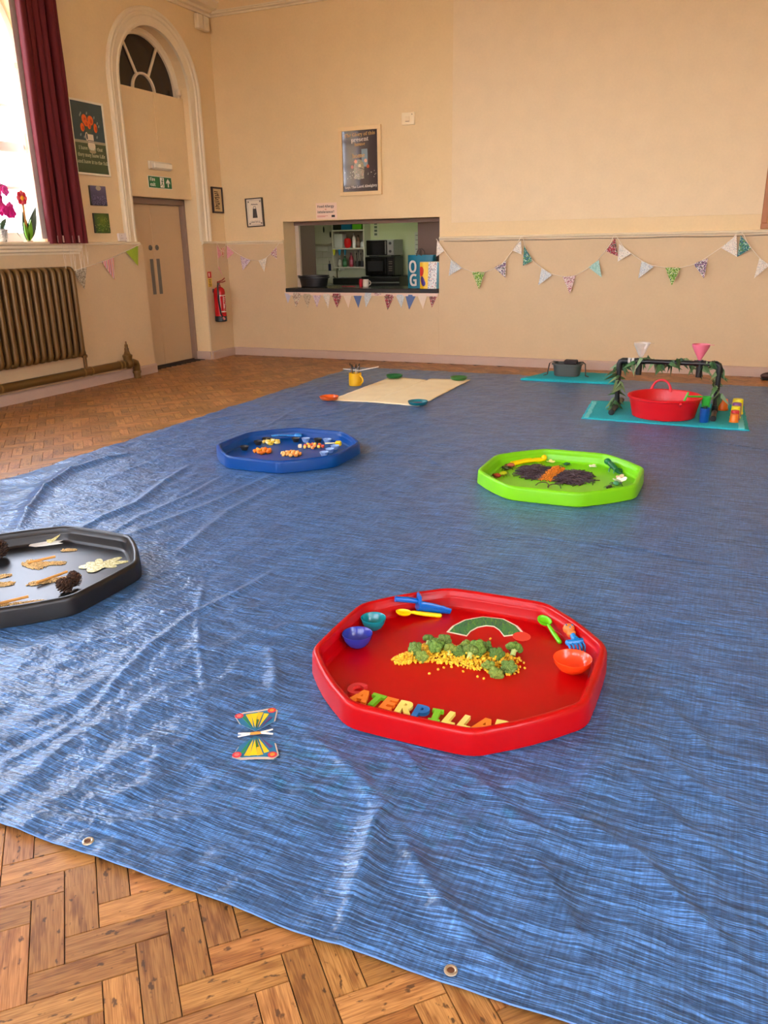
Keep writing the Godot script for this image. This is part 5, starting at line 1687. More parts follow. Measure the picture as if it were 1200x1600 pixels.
func _microwave(at: Vector3, w: float, h: float, c: Color, label: String, silver: bool) -> void:
	var o := thing("microwave", label, "microwave", at)
	put(o, "body", boxm(Vector3(w, h - 0.012, 0.36), 0.006, Vector3(0, h / 2 + 0.006, 0)), mat(c, 0.35, 0.3 if silver else 0.0))
	for x in [-1, 1]: put(o, "foot", boxm(Vector3(0.04, 0.014, 0.3), 0.002, Vector3(x * w * 0.4, 0.007, 0)), mat(c8(16, 16, 16), 0.5))
	var d := put(o, "door", boxm(Vector3(w * 0.74, h - 0.03, 0.022), 0.005, Vector3(-w * 0.12, h / 2 + 0.006, 0.19)), mat(c8(14, 14, 15), 0.12))
	put(d, "window", boxm(Vector3(w * 0.55, h * 0.52, 0.004), 0.001, Vector3(-w * 0.15, h / 2 + 0.006, 0.2015)), mat(c8(40, 40, 40) if not silver else c8(22, 22, 22), 0.1))
	put(d, "handle", boxm(Vector3(0.02, h * 0.78, 0.02), 0.005, Vector3(w * 0.215, h / 2 + 0.006, 0.208)), mat(c8(150, 148, 144) if silver else c8(30, 30, 30), 0.3, 0.6))
	var p := put(o, "control_panel", boxm(Vector3(w * 0.22, h - 0.03, 0.02), 0.004, Vector3(w * 0.375, h / 2 + 0.006, 0.19)), mat(c8(158, 156, 150) if silver else c8(20, 20, 20), 0.35, 0.3))
	if silver:
		for y in [0.30, 0.78]:
			var k := MB.new()
			k.lathe([Vector2(0.022, 0), Vector2(0.02, 0.014), Vector2(0, 0.014)], 14, Transform3D(Basis(Vector3(1, 0, 0), PI / 2), Vector3(w * 0.375, h * y, 0.20)))
			put(p, "knob", k.done(), mat(c8(60, 60, 60), 0.35))
	else:
		for y in [0.2, 0.3, 0.4, 0.55, 0.65]: put(p, "button", boxm(Vector3(0.06, 0.012, 0.004), 0.001, Vector3(w * 0.375, h * y + 0.03, 0.202)), mat(c8(120, 110, 96), 0.4))

func _mug(at: Vector3, r: float, h: float, c: Color, label: String, turn: float) -> Node3D:
	var o := thing("mug", label, "mug", at, turn)
	var m := MB.new()
	m.lathe([Vector2(r * 0.9, 0), Vector2(r, 0.006), Vector2(r, h - 0.003), Vector2(r - 0.003, h), Vector2(r - 0.005, h - 0.003), Vector2(r - 0.006, 0.008), Vector2(0, 0.007)], 22, Transform3D(), true)
	put(o, "body", m.done(), mat(c, 0.3))
	var hd := MB.new()
	var p := []
	for k in 9:
		var t := lerpf(-1.35, 1.35, k / 8.0)
		p.append(Vector3(r * 0.92 + cos(t) * r * 0.75, h * 0.5 + sin(t) * h * 0.3, 0))
	hd.tube(p, r * 0.14, 8)
	put(o, "handle", hd.done(), mat(c, 0.3))
	return o

func _bags() -> void:
	var o := thing("carrier_bag", "upright teal carrier bag with big cream letters on the counter", "bag", Vector3(-3.99, 0.959, -10.42), -0.12)
	var m := MB.new()
	var nz := noise(6.0, 61, 2)
	var rings := []
	for k in 7:
		var t := k / 6.0
		var r := PackedVector3Array()
		for q in [[-1, 1], [-0.33, 1], [0.33, 1], [1, 1], [1, 0], [1, -1], [0.33, -1], [-0.33, -1], [-1, -1], [-1, 0]]:
			var w := 0.175 + 0.012 * t
			var d := 0.075 * (1.0 - 0.35 * t)
			r.append(Vector3(q[0] * w + 0.008 * nz.get_noise_3d(q[0] * 3, t * 4, q[1] * 3), t * 0.42, q[1] * d * (0.86 if q[1] == 0 else 1.0) + 0.014 * nz.get_noise_3d(q[0] * 3 + 9, t * 4, q[1] * 3)))
		rings.append(r)
	m.loft(rings, true, true, false, 0.0)
	put(o, "bag_body", m.done(), mat(c8(0, 116, 142), 0.45))
	for z in [0.05, -0.05]:
		var h := MB.new()
		h.tube([Vector3(-0.055, 0.41, z), Vector3(-0.05, 0.47, z * 0.7), Vector3(-0.02, 0.50, z * 0.5), Vector3(0.01, 0.47, z * 0.7), Vector3(0.015, 0.41, z)], 0.008, 6)
		put(o, "handle", h.done(), mat(c8(90, 76, 70), 0.6))
	var cr := mat(c8(226, 216, 206), 0.5)
	lettering(o, "O", 0.22, cr, Transform3D(Basis.from_scale(Vector3(0.8, 1, 1)), Vector3(-0.10, 0.27, 0.078)), 0.004, true)
	lettering(o, "G", 0.22, cr, Transform3D(Basis.from_scale(Vector3(0.8, 1, 1)), Vector3(-0.09, 0.10, 0.084)), 0.004, true)
	var im := Image.create_from_data(128, 128, false, Image.FORMAT_RGB8, speckle(128, Vector3(226, 216, 206), [Vector3(60, 70, 110), Vector3(190, 60, 70), Vector3(110, 90, 80), Vector3(60, 130, 140)], 420, 2))
	im.fill_rect(Rect2i(0, 0, 58, 128), c8(244, 196, 12))
	im.fill_rect(Rect2i(112, 0, 16, 128), c8(110, 170, 186))
	disc(im, 10, 44, 17, 24, c8(214, 54, 26))
	disc(im, 22, 92, 14, 26, c8(92, 60, 130), -0.4)
	disc(im, 34, 100, 7, 12, c8(64, 50, 150), -0.4)
	var b := thing("packet", "yellow and white printed packet in front of the teal bag", "packet", Vector3(-3.825, 0.959, -10.27), 0.05)
	var pm := MB.new()
	for s in [1, -1]:
		pm.sheet(8, 8, func(u: float, v: float) -> Vector3: return Vector3((u - 0.5) * 0.27 * s, v * 0.33, s * 0.055 * pow(maxf(sin(PI * u), 0.0), 0.5) * (1.0 - 0.75 * v)))
	put(b, "wrapper", pm.done(), printed(im, 0.3))
	put(b, "top_seal", boxm(Vector3(0.262, 0.012, 0.012), 0.002, Vector3(0, 0.332, 0)), mat(c8(206, 196, 150), 0.4))


# ---------------------------------------------------------------- what lies in the trays
const TF := 0.018    # height of a tray's floor

func bowl_mesh(r: float, h: float) -> ArrayMesh:
	var m := MB.new()
	m.lathe([Vector2(r * 0.36, 0), Vector2(r * 0.42, 0.002), Vector2(r * 0.72, h * 0.28), Vector2(r * 0.93, h * 0.65), Vector2(r, h - 0.001), Vector2(r - 0.0015, h), Vector2(r - 0.003, h - 0.001), Vector2(r * 0.9, h * 0.65), Vector2(r * 0.68, h * 0.3), Vector2(r * 0.4, 0.006), Vector2(0, 0.004)], 36, Transform3D(), true, false, 1.0)
	return m.done()

func scatter(parent: Node, called: String, mesh: Mesh, m: Material, places: Array, tints: Array = []) -> MultiMeshInstance3D:
	var mm := MultiMesh.new()
	mm.transform_format = MultiMesh.TRANSFORM_3D
	mm.use_colors = tints.size() > 0
	mm.instance_count = places.size()
	mm.mesh = mesh
	for i in places.size():
		mm.set_instance_transform(i, places[i])
		if tints: mm.set_instance_color(i, tints[i])
	var o := MultiMeshInstance3D.new()
	o.name = called
	o.multimesh = mm
	o.material_override = m
	parent.add_child(o, true)
	o.set_meta("kind", "stuff")
	return o

func tumbled(p: Vector3, s := 1.0) -> Transform3D:
	return Transform3D(Basis.from_euler(Vector3(rng.randf() * TAU, rng.randf() * TAU, rng.randf() * TAU)).scaled(Vector3.ONE * s), p)

func spoon_mesh(length: float, r: float) -> ArrayMesh:
	# a moulded toy spoon along x: bowl at the left, flat handle to the right
	var m := MB.new()
	var rings := []
	for i in 7:
		var t := i / 6.0
		var ring := PackedVector3Array()
		for j in 20:
			var a := -TAU * j / 20.0
			var e := sin(t * PI / 2)
			ring.append(Vector3(cos(a) * r * 1.25 * e, 0.004 + 0.016 * t * t, sin(a) * r * e))
		rings.append(ring)
	for i in 6:
		var t := 1.0 - i / 5.0
		var ring := PackedVector3Array()
		for j in 20:
			var a := -TAU * j / 20.0
			var e := sin(t * PI / 2) * 0.93
			ring.append(Vector3(cos(a) * r * 1.25 * e, 0.007 + 0.014 * t * t, sin(a) * r * e))
		rings.append(ring)
	m.loft(rings, true, false, false, 1.2)
	var h := length - r * 2.2
	m.tube([Vector3(r * 1.15, 0.018, 0), Vector3(r * 1.5, 0.018, 0), Vector3(r * 1.2 + h * 0.5, 0.013, 0), Vector3(r * 1.1 + h, 0.010, 0)], [0.006, 0.0075, 0.0095, 0.0095], 10)
	m.ball(Vector3(r * 1.1 + h, 0.010, 0), Vector3(0.0095, 0.0095, 0.0095), 10, 6)
	return m.done()

func along(a: Vector3, b: Vector3) -> Transform3D:
	# local x from a towards b, local y as near upright as that allows
	var x := (b - a).normalized()
	var z := x.cross(Vector3.UP).normalized()
	return Transform3D(Basis(x, z.cross(x), z), a)

func _red_tray() -> void:
	var b := solo("bowl", bowl_mesh(0.052, 0.055), mat(c8(0, 132, 142), 0.22), "teal plastic bowl in the red tray touching the indigo bowl", "bowl", Vector3(-1.243, TF, -2.685), 0.0, "bowls in the red tray")
	b = solo("bowl", bowl_mesh(0.060, 0.060), mat(c8(40, 52, 150), 0.22), "indigo plastic bowl in the red tray nearest its left edge", "bowl", Vector3(-1.240, TF, -2.525), 0.0, "bowls in the red tray")
	b = solo("bowl", bowl_mesh(0.070, 0.056), mat(c8(250, 74, 22), 0.22), "orange plastic bowl in the red tray beside the blue rake", "bowl", Vector3(-0.428, TF, -2.645), 0.0, "bowls in the red tray")
	b.set_meta("group", "bowls in the red tray")
	# scoop leaning on the far edge
	var s := thing("scoop", "blue plastic scoop lying at the far left inside the red tray", "scoop")
	s.transform = along(Vector3(-1.195, 0.070, -2.815), Vector3(-1.030, 0.030, -2.925)).translated_local(Vector3(0.150, -0.014, -0.020)).scaled_local(Vector3.ONE * 1.02)
	var body := MB.new()
	var rings := []
	for i in 9:
		var t := i / 8.0
		var r := PackedVector3Array()
		var open := 1.0 - 0.72 * pow(t, 1.6)
		for j in 13:
			var a := PI + PI * (j / 12.0)
			r.append(Vector3(-0.055 + 0.135 * t, 0.030 + sin(a) * 0.028 + (0.028 * open if j == 0 or j == 12 else 0.0) + (0.014 * open if j == 1 or j == 11 else 0.0), cos(a) * (0.040 + 0.006 * t)))
		for j in range(12, -1, -1):
			var a := PI + PI * (j / 12.0)
			r.append(Vector3(-0.055 + 0.135 * t, 0.032 + sin(a) * 0.026 + (0.026 * open if j == 0 or j == 12 else 0.0) + (0.014 * open if j == 1 or j == 11 else 0.0), cos(a) * (0.037 + 0.006 * t)))
		rings.append(r)
	body.loft(rings, true, false, false, 0.0)
	body.prism(PackedVector2Array([Vector2(-0.040, 0.058), Vector2(-0.040, 0.03), Vector2(-0.03, 0.010), Vector2(-0.012, 0.002), Vector2(0.012, 0.002), Vector2(0.03, 0.010), Vector2(0.040, 0.03), Vector2(0.040, 0.058), Vector2(0.022, 0.072), Vector2(-0.022, 0.072)]), 0.006, 0.001, Transform3D(Basis(Vector3.UP, PI / 2), Vector3(-0.057, 0, 0)))
	put(s, "scoop_body", body.done(), mat(c8(0, 96, 184), 0.28))
	var hd := MB.new()
	hd.tube([Vector3(-0.052, 0.040, 0), Vector3(-0.10, 0.042, 0), Vector3(-0.155, 0.040, 0)], [0.011, 0.012, 0.012], 10)
	put(s, "handle", hd.done(), mat(c8(0, 96, 184), 0.28))
	solo("spoon", spoon_mesh(0.185, 0.027), mat(c8(252, 214, 0), 0.28), "yellow plastic spoon lying in front of the blue scoop", "spoon").transform = along(Vector3(-1.165, 0.034, -2.815), Vector3(-1.025, 0.014, -2.895))
	solo("spoon", spoon_mesh(0.165, 0.028), mat(c8(104, 206, 12), 0.28), "lime green plastic spoon at the far right of the red tray", "spoon").transform = along(Vector3(-0.60, 0.040, -2.945), Vector3(-0.50, 0.012, -2.825))
	# toy rake
	var r := thing("toy_rake", "small blue toy rake with an orange head, beside the orange bowl", "rake")
	r.transform = Transform3D(Basis(Vector3.UP, 3.785) * Basis(Vector3(1, 0, 0), -0.30), Vector3(-0.440, TF + 0.004, -2.800))
	var rm := mat(c8(0, 120, 190), 0.3)
	put(r, "crossbar", boxm(Vector3(0.092, 0.020, 0.022), 0.006, Vector3(0, 0.034, 0.016)), rm)
	for k in 6:
		var t := MB.new()
		var x := -0.0385 + k * 0.0154
		t.tube([Vector3(x, 0.036, 0.012), Vector3(x, 0.034, -0.012), Vector3(x, 0.020, -0.022), Vector3(x, 0.003, -0.024)], [0.005, 0.005, 0.0045, 0.0035], 8)
		put(r, "tine", t.done(), rm)
	var nk := MB.new()
	nk.tube([Vector3(0, 0.034, 0.02), Vector3(0, 0.032, 0.055)], [0.016, 0.011], 10)
	put(r, "neck", nk.done(), rm)
	var kn := MB.new()
	kn.ball(Vector3(0, 0.03, 0.064), Vector3(0.019, 0.017, 0.014), 14, 8)
	kn.ball(Vector3(0, 0.032, 0.090), Vector3(0.024, 0.021, 0.021), 14, 8)
	put(r, "grip", kn.done(), mat(c8(226, 120, 50), 0.4))
	for q in [[-0.010, 0.052, 0.088], [0.012, 0.051, 0.094], [0.002, 0.050, 0.080]]:
		var d := MB.new()
		d.ball(Vector3(q[0], q[1], q[2]), Vector3(0.004, 0.003, 0.004), 8, 5)
		put(r, "spot", d.done(), mat(c8(60, 110, 150), 0.4))
	# plain arched paper cut-out
	var arch := PackedVector2Array()
	var arch_in := PackedVector2Array()
	var mid := [Vector2(-0.135, -0.045), Vector2(-0.115, 0.0), Vector2(-0.075, 0.045), Vector2(-0.02, 0.068), Vector2(0.035, 0.055), Vector2(0.068, 0.01), Vector2(0.085, -0.05)]
	for side in [1.0, -1.0]:
		var seq := range(mid.size()) if side > 0 else range(mid.size() - 1, -1, -1)
		for i in seq:
			var d: Vector2 = (mid[mini(i + 1, mid.size() - 1)] - mid[maxi(i - 1, 0)]).normalized().orthogonal() * -1.0
			arch.append(mid[i] + d * 0.044 * side + (mid[i] - mid[3]) * 0.05)
			arch_in.append(mid[i] + d * 0.037 * side)
	var c := thing("paper_cutout", "arched green paper cut-out with cream edge and a red end, in the red tray", "cutout", Vector3(-0.80, TF, -2.865), 0.36)
	var flat := Basis(Vector3(1, 0, 0), -PI / 2)
	var m := MB.new()
	m.prism(arch, 0.0016, 0.0, Transform3D(flat, Vector3.ZERO))
	put(c, "cream_edge", m.done(), mat(c8(232, 222, 196), 0.35))
	m = MB.new()
	m.prism(arch_in, 0.0012, 0.0, Transform3D(flat, Vector3(0, 0.0012, 0)), 7.0)
	var im := Image.create_empty(128, 128, false, Image.FORMAT_RGB8)
	im.fill(c8(44, 122, 66))
	for k in 70:
		var x := rng.randf_range(0, 127)
		var y := rng.randf_range(0, 127)
		stroke(im, [x, y, x + rng.randf_range(-10, 10), y + rng.randf_range(15, 40)], 2.2, [c8(30, 104, 70), c8(70, 140, 60), c8(24, 92, 88), c8(96, 146, 50)][k % 4])
	put(c, "green_paper", m.done(), textured(ImageTexture.create_from_image(im), 0.4))
	m = MB.new()
	var o := PackedVector2Array()
	for k in 16: o.append(Vector2(0.118 + cos(TAU * k / 16.0) * 0.036, -0.070 + sin(TAU * k / 16.0) * 0.040))
	m.prism(o, 0.0016, 0.0, Transform3D(flat, Vector3(0, 0.0016, 0)))
	put(c, "red_disc", m.done(), mat(c8(224, 62, 44), 0.4))
	# sweetcorn
	var k1 := MB.new()
	k1.ball(Vector3.ZERO, Vector3(0.0054, 0.0044, 0.0050), 8, 5, noise(1.2, 71, 1), 0.25)
	var km := k1.done()
	var cm := mat(Color.WHITE, 0.35)
	cm = cm.duplicate()
	cm.vertex_color_use_as_albedo = true
	var at := []
	var tint := []
	var spine := [Vector3(-1.045, 0, -2.475), Vector3(-0.955, 0, -2.585), Vector3(-0.86, 0, -2.600), Vector3(-0.76, 0, -2.60), Vector3(-0.655, 0, -2.595)]
	for k in 1700:
		var f := rng.randf() * 3.999
		var i := int(f)
		var p: Vector3 = spine[i].lerp(spine[i + 1], f - i)
		var w := 0.034 + 0.050 * minf(1.0, f * 0.9)
		var q := Vector2.from_angle(rng.randf() * TAU) * sqrt(rng.randf())
		if sin(f * 7.0 + q.y * 2.0) < -0.8 and rng.randf() < 0.5: continue
		var h := (1.0 - q.length()) * 0.030 * rng.randf()
		at.append(tumbled(Vector3(p.x + q.x * w * 0.8, TF + 0.0042 + h, p.z + q.y * w), rng.randf_range(0.85, 1.15)))
	for s2 in [[-0.885, -2.47], [-0.795, -2.49], [-0.735, -2.475], [-0.83, -2.73], [-0.775, -2.775], [-0.905, -2.43], [-0.71, -2.47], [-0.87, -2.49], [-0.845, -2.505]]: at.append(tumbled(Vector3(s2[0], TF + 0.004, s2[1])))
	for k in at.size():
		var v := rng.randf_range(0.75, 1.0)
		tint.append(Color(0.98 * v, rng.randf_range(0.50, 0.64) * v, 0.02))
	var corn := thing("sweetcorn", "long heap of yellow sweetcorn kernels in the middle of the red tray", "food")
	scatter(corn, "kernels", km, cm, at, tint)
	# broccoli
	var st := mat(c8(176, 196, 110), 0.6)
	var kinds := []
	for v in 4:
		var f := Node3D.new()
		f.name = "broccoli_floret"
		var stalk := MB.new()
		stalk.tube([Vector3(0, 0, 0), Vector3(0, 0.014, 0), Vector3(0.003, 0.024, 0)], [0.0085, 0.008, 0.013], 8)
		put(f, "stalk", stalk.done(), st)
		var cr := MB.new()
		var nn := noise(2.0, 80 + v, 2)
		for j in 13:
			var a := j * 2.4
			var rr := 0.020 * sqrt(j / 13.0)
			cr.ball(Vector3(cos(a) * rr, 0.033 - rr * 0.45, sin(a) * rr), Vector3.ONE * 0.0105, 10, 7, nn, 0.28)
		var br := speckle(64, [Vector3(74, 106, 30), Vector3(74, 106, 30), Vector3(136, 152, 62), Vector3(96, 124, 42)][v], [Vector3(100, 134, 44), Vector3(60, 90, 26), Vector3(150, 170, 84)], 900, 1, 90 + v)
		var bm := textured(tex(64, 64, br), 0.75, 26.0, false)
		bm.albedo_color = [c8(255, 255, 255), c8(220, 232, 210), c8(255, 255, 225), c8(236, 255, 220)][v]
		put(f, "crown", cr.done(), bm)
		kinds.append(f)
	var where := [[-1.004, -2.562, 0, 1.0], [-0.985, -2.625, 1, 0.9], [-0.965, -2.53, 2, 0.85], [-0.935, -2.60, 3, 1.15], [-0.925, -2.665, 0, 1.0], [-0.878, -2.57, 2, 1.05], [-0.845, -2.61, 1, 0.95], [-0.835, -2.665, 2, 0.8], [-0.785, -2.645, 3, 1.25], [-0.80, -2.575, 0, 1.2], [-0.758, -2.69, 1, 0.9], [-0.715, -2.57, 2, 0.9], [-0.705, -2.635, 1, 1.0], [-0.655, -2.665, 3, 1.15], [-0.64, -2.575, 0, 1.05], [-0.675, -2.53, 2, 0.95]]
	var say := ["at the left tip of the sweetcorn heap", "behind the left tip of the heap", "pale and low at the front left", "large and dark over the second gap", "at the back beside the large dark one", "light green in the front middle", "dark and tucked in the middle", "small one at the back of the middle", "tall one at the very back of the heap", "large dark one at the front middle", "half hidden behind the tall one", "pale stalk up, right of the middle", "dark and round, right of the middle", "at the back of the right end", "dark one at the right end", "pale stalk pointing forward at the right end"]
	for i in where.size():
		var w: Array = where[i]
		var f: Node3D = kinds[w[2]].duplicate()
		f.name = numbered("broccoli_floret")
		add_child(f)
		tag(f, "broccoli floret " + say[i], "broccoli", "broccoli florets in the sweetcorn")
		var tip: float = [0.7, -0.8, 1.2, 0.4][i % 4] if not i in [11, 15] else 1.6
		f.transform = Transform3D(Basis(Vector3.UP, i * 1.9).rotated(Vector3(1, 0, 0), tip).scaled(Vector3.ONE * w[3] * 1.12), Vector3(w[0], TF - 0.004 + 0.018 * absf(sin(tip)), w[1]))
	for f in kinds: f.free()
	# foam letters along the front edge
	var lt := [["C", -1.108, -2.222, c8(214, 44, 40), "red"], ["A", -1.066, -2.183, c8(252, 138, 20), "first orange"], ["T", -1.012, -2.178, c8(120, 196, 20), "first green"], ["E", -0.960, -2.173, c8(250, 128, 20), "second orange"], ["R", -0.902, -2.173, c8(248, 224, 110), "pale yellow"], ["P", -0.842, -2.170, c8(30, 106, 176), "blue"], ["I", -0.786, -2.168, c8(126, 198, 24), "second green"], ["L", -0.735, -2.168, c8(246, 222, 110), "first pale yellow"], ["L", -0.682, -2.166, c8(246, 226, 120), "second pale yellow"], ["A", -0.622, -2.173, c8(252, 138, 20), "third orange"], ["R", -0.565, -2.183, c8(246, 226, 118), "last pale yellow"]]
	for i in lt.size():
		var l: Array = lt[i]
		var t := TextMesh.new()
		var f := SystemFont.new()
		f.font_names = PackedStringArray(["Droid Sans" if l[0] != "I" else "Droid Serif"])
		f.font_weight = 700
		var fv := FontVariation.new()
		fv.base_font = f
		fv.variation_embolden = 0.9
		t.font = fv
		t.text = l[0]
		t.font_size = 48
		t.pixel_size = 0.094 / 48.0
		t.depth = 0.013
		t.curve_step = 1.0
		var e := solo("foam_letter", t, mat(l[3], 0.75), "%s foam letter %s, number %d along the front of the red tray" % [l[4], l[0], i + 1], "letter", Vector3(l[1], TF + 0.0065, l[2]), 0.0, "foam letters in the red tray")
		e.rotation = Vector3(-PI / 2, rng.randf_range(-0.12, 0.12) + (-0.1 if i < 2 else 0.0), 0)

func _butterfly() -> void:
	# a generic laminated paper butterfly on the tarpaulin
	var b := thing("paper_butterfly", "laminated paper butterfly in yellow, blue and red lying on the tarpaulin", "cutout", Vector3(-1.302, 0.0085, -1.878), 0.55)
	b.scale = Vector3(1.12, 1, 1.12)
	var flat := Basis(Vector3(1, 0, 0), -PI / 2)
	for s in [1.0, -1.0]:
		var outline := [Vector2(0.0, 0.010), Vector2(0.058, 0.055), Vector2(0.066, 0.112), Vector2(0.050, 0.128), Vector2(0.008, 0.120), Vector2(-0.040, 0.116), Vector2(-0.064, 0.100), Vector2(-0.048, 0.056)]
		var rings := [[1.0, 0.0012, c8(206, 190, 170), 0.0], [0.92, 0.0010, c8(36, 112, 150), 0.0012]]
		for r in rings:
			var p := PackedVector2Array()
			for q in outline:
				var v: Vector2 = q * r[0] + Vector2(0, 0.003)
				p.append(Vector2(v.x, v.y * s))
			var m := MB.new()
			m.prism(p, r[1], 0.0, Transform3D(flat, Vector3(0, r[3], 0)))
			put(b, "wing", m.done(), mat(r[2], 0.3))
		var z := 0.0022
		for q in [[-0.022, 0.105, 0.010, c8(240, 190, 16)], [-0.004, 0.106, 0.012, c8(244, 200, 20)], [0.014, 0.108, 0.010, c8(238, 180, 20)], [0.032, 0.098, 0.009, c8(240, 196, 24)], [0.045, 0.078, 0.007, c8(92, 60, 110)], [-0.036, 0.092, 0.007, c8(40, 130, 80)], [0.006, 0.070, 0.005, c8(60, 110, 50)]]:
			var e := Vector2(q[0], q[1])
			var n: Vector2 = e.normalized().orthogonal() * q[2] * 0.85
			var a := e * 0.28
			var m := MB.new()
			m.prism(PackedVector2Array([Vector2(a.x, a.y * s), Vector2(e.x + n.x, (e.y + n.y) * s), Vector2(e.x - n.x, (e.y - n.y) * s)]), 0.0008, 0.0, Transform3D(flat, Vector3(0, z, 0)))
			put(b, "stripe", m.done(), mat(q[3], 0.35))
			z += 0.0002
		for q in [[0.048, 0.113, 0.013], [-0.050, 0.098, 0.013]]:
			var d := MB.new()
			d.lathe([Vector2(q[2], 0), Vector2(q[2], 0.0009), Vector2(0, 0.0009)], 16, Transform3D(Basis(), Vector3(q[0], 0.0034, -q[1] * s)))
			put(b, "red_spot", d.done(), mat(c8(214, 50, 60), 0.35))
			d = MB.new()
			d.lathe([Vector2(q[2] * 0.55, 0), Vector2(q[2] * 0.55, 0.0007), Vector2(0, 0.0007)], 14, Transform3D(Basis(), Vector3(q[0], 0.0043, -q[1] * s)))
			put(b, "spot_centre", d.done(), mat(c8(236, 120, 110) if q[0] < 0 else c8(240, 150, 50), 0.35))
	var bd := MB.new()
	bd.ball(Vector3(0, 0.003, 0), Vector3(0.026, 0.004, 0.006), 12, 6)
	put(b, "body", bd.done(), mat(c8(226, 150, 60), 0.4))
	for s in [[0.05, 0.012], [0.05, -0.012], [-0.05, 0.010], [-0.05, -0.006]]:
		var a := MB.new()
		a.tube([Vector3(s[0] * 0.3, 0.003, 0), Vector3(s[0], 0.003, s[1])], [0.004, 0.0025], 6)
		put(b, "white_tip", a.done(), mat(c8(238, 230, 214), 0.4))

func _black_tray() -> void:
	# pine cones
	var cone := func(at: Vector3, tilt: Vector3, sz: float, label: String) -> void:
		var o := thing("pine_cone", label, "pine cone", at, 0.0, "pine cones in the black tray")
		o.rotation = tilt
		var core := MB.new()
		core.ball(Vector3(0, 0.035, 0) * sz, Vector3(0.016, 0.034, 0.016) * sz, 10, 8)
		put(o, "core", core.done(), mat(c8(46, 28, 18), 0.8))
		var sc := MB.new()
		sc.prism(PackedVector2Array([Vector2(-0.003, 0), Vector2(0.003, 0), Vector2(0.008, 0.018), Vector2(0.0065, 0.024), Vector2(0, 0.026), Vector2(-0.0065, 0.024), Vector2(-0.008, 0.018)]), 0.003, 0.0008)
		var sm := sc.done()
		for k in 84:
			var t := k / 83.0
			var a := k * 2.39996
			var rr := 0.014 * sin(PI * clampf(0.12 + t * 0.85, 0, 1)) * sz
			var y := (0.004 + 0.064 * t) * sz
			var q := put(o, "scale", sm, mat(c8(64, 40, 26) if k % 3 else c8(88, 58, 38), 0.75))
			var up := lerpf(-0.2, 1.2, t)
			q.transform = Transform3D(Basis(Vector3.UP, a) * Basis(Vector3(1, 0, 0), PI / 2 - up) * Basis.from_scale(Vector3.ONE * sz * (0.6 + 0.45 * sin(PI * t))), Vector3(sin(a) * rr, y, cos(a) * rr))
	cone.call(Vector3(-2.685, TF + 0.018, -2.515), Vector3(0.3, 0.2, 1.1), 1.0, "brown pine cone lying at the front right of the black tray")
	cone.call(Vector3(-2.70, TF + 0.012, -2.55), Vector3(-0.35, 0.4, 0.25), 0.95, "brown pine cone standing behind the lying cone")
	cone.call(Vector3(-3.36, TF + 0.008, -2.72), Vector3(0.1, 0.8, 0.1), 1.15, "brown pine cone at the photo's left edge in the black tray")
	# oats in patches
	var gr := MB.new()
	gr.ball(Vector3.ZERO, Vector3(0.0048, 0.0022, 0.0028), 7, 4)
	var gm := gr.done()
	var om := StandardMaterial3D.new()
	om.roughness = 0.6
	om.vertex_color_use_as_albedo = true
	var patches := [[[-3.165, -2.715, -3.105, -2.705, -3.075, -2.70, 0.045], "heart-like patch of oats near the far edge of the black tray"], [[-3.125, -2.70, -3.06, -2.745, -3.0, -2.77, 0.022], "thin curved patch of oats right of the heart-like one"], [[-2.94, -2.515, -2.92, -2.54, -2.90, -2.57, 0.026], "short patch of oats left of a wooden stick"], [[-2.89, -2.575, -2.84, -2.62, -2.80, -2.665, 0.024], "patch of oats in front of the pale flower cut-out"], [[-2.83, -2.31, -2.77, -2.35, -2.735, -2.38, 0.026], "patch of oats nearest the front edge of the black tray"], [[-2.93, -2.27, -2.90, -2.285, -2.87, -2.30, 0.022], "patch of oats behind the front wooden stick"], [[-3.10, -2.45, -3.06, -2.46, -3.04, -2.48, 0.024], "patch of oats at the photo's left edge"], [[-3.16, -2.50, -3.15, -2.53, -3.13, -2.55, 0.02], "small patch of oats behind the left edge one"], [[-3.13, -2.905, -3.10, -2.925, -3.08, -2.935, 0.014], "tiny patch of oats beside the white leaf cut-out"]]
	for pt in patches:
		var g: Array = pt[0]
		var at := []
		var tint := []
		var n := int(3.0e5 * g[6] * (0.05 + Vector2(g[0] - g[4], g[1] - g[5]).length()) * 0.45)
		for k in n:
			var f := rng.randf() * 2.0
			var p := Vector2(g[0], g[1]).lerp(Vector2(g[2], g[3]), f) if f < 1.0 else Vector2(g[2], g[3]).lerp(Vector2(g[4], g[5]), f - 1.0)
			var q: Vector2 = Vector2.from_angle(rng.randf() * TAU) * pow(rng.randf(), 0.6) * g[6]
			at.append(Transform3D(Basis.from_euler(Vector3(rng.randf_range(-0.5, 0.5), rng.randf() * TAU, rng.randf_range(-0.5, 0.5))), Vector3(p.x + q.x, TF + 0.002 + 0.012 * rng.randf() * (1.0 - q.length() / g[6]), p.y + q.y)))
			var v := rng.randf_range(0.55, 1.0)
			tint.append(Color(0.84 * v, 0.55 * v, 0.22 * v))
		var o := thing("oats", pt[1], "oats", Vector3.ZERO, 0.0, "patches of oats in the black tray")
		scatter(o, "grains", gm, om, at, tint)
	# wooden sticks
	for s in [[-2.905, -2.512, -2.868, -2.668, "wooden stick across the two middle patches of oats"], [-2.885, -2.27, -2.815, -2.378, "wooden stick at the front edge of the black tray"], [-3.145, -2.69, -3.075, -2.80, "wooden stick on the heart-like patch of oats"]]:
		var m := MB.new()
		m.tube([Vector3(s[0], TF + 0.014, s[1]), Vector3(s[2], TF + 0.016, s[3])], 0.0065, 10)
		solo("wooden_stick", m.done(), mat(c8(214, 154, 74), 0.55), s[4], "stick")
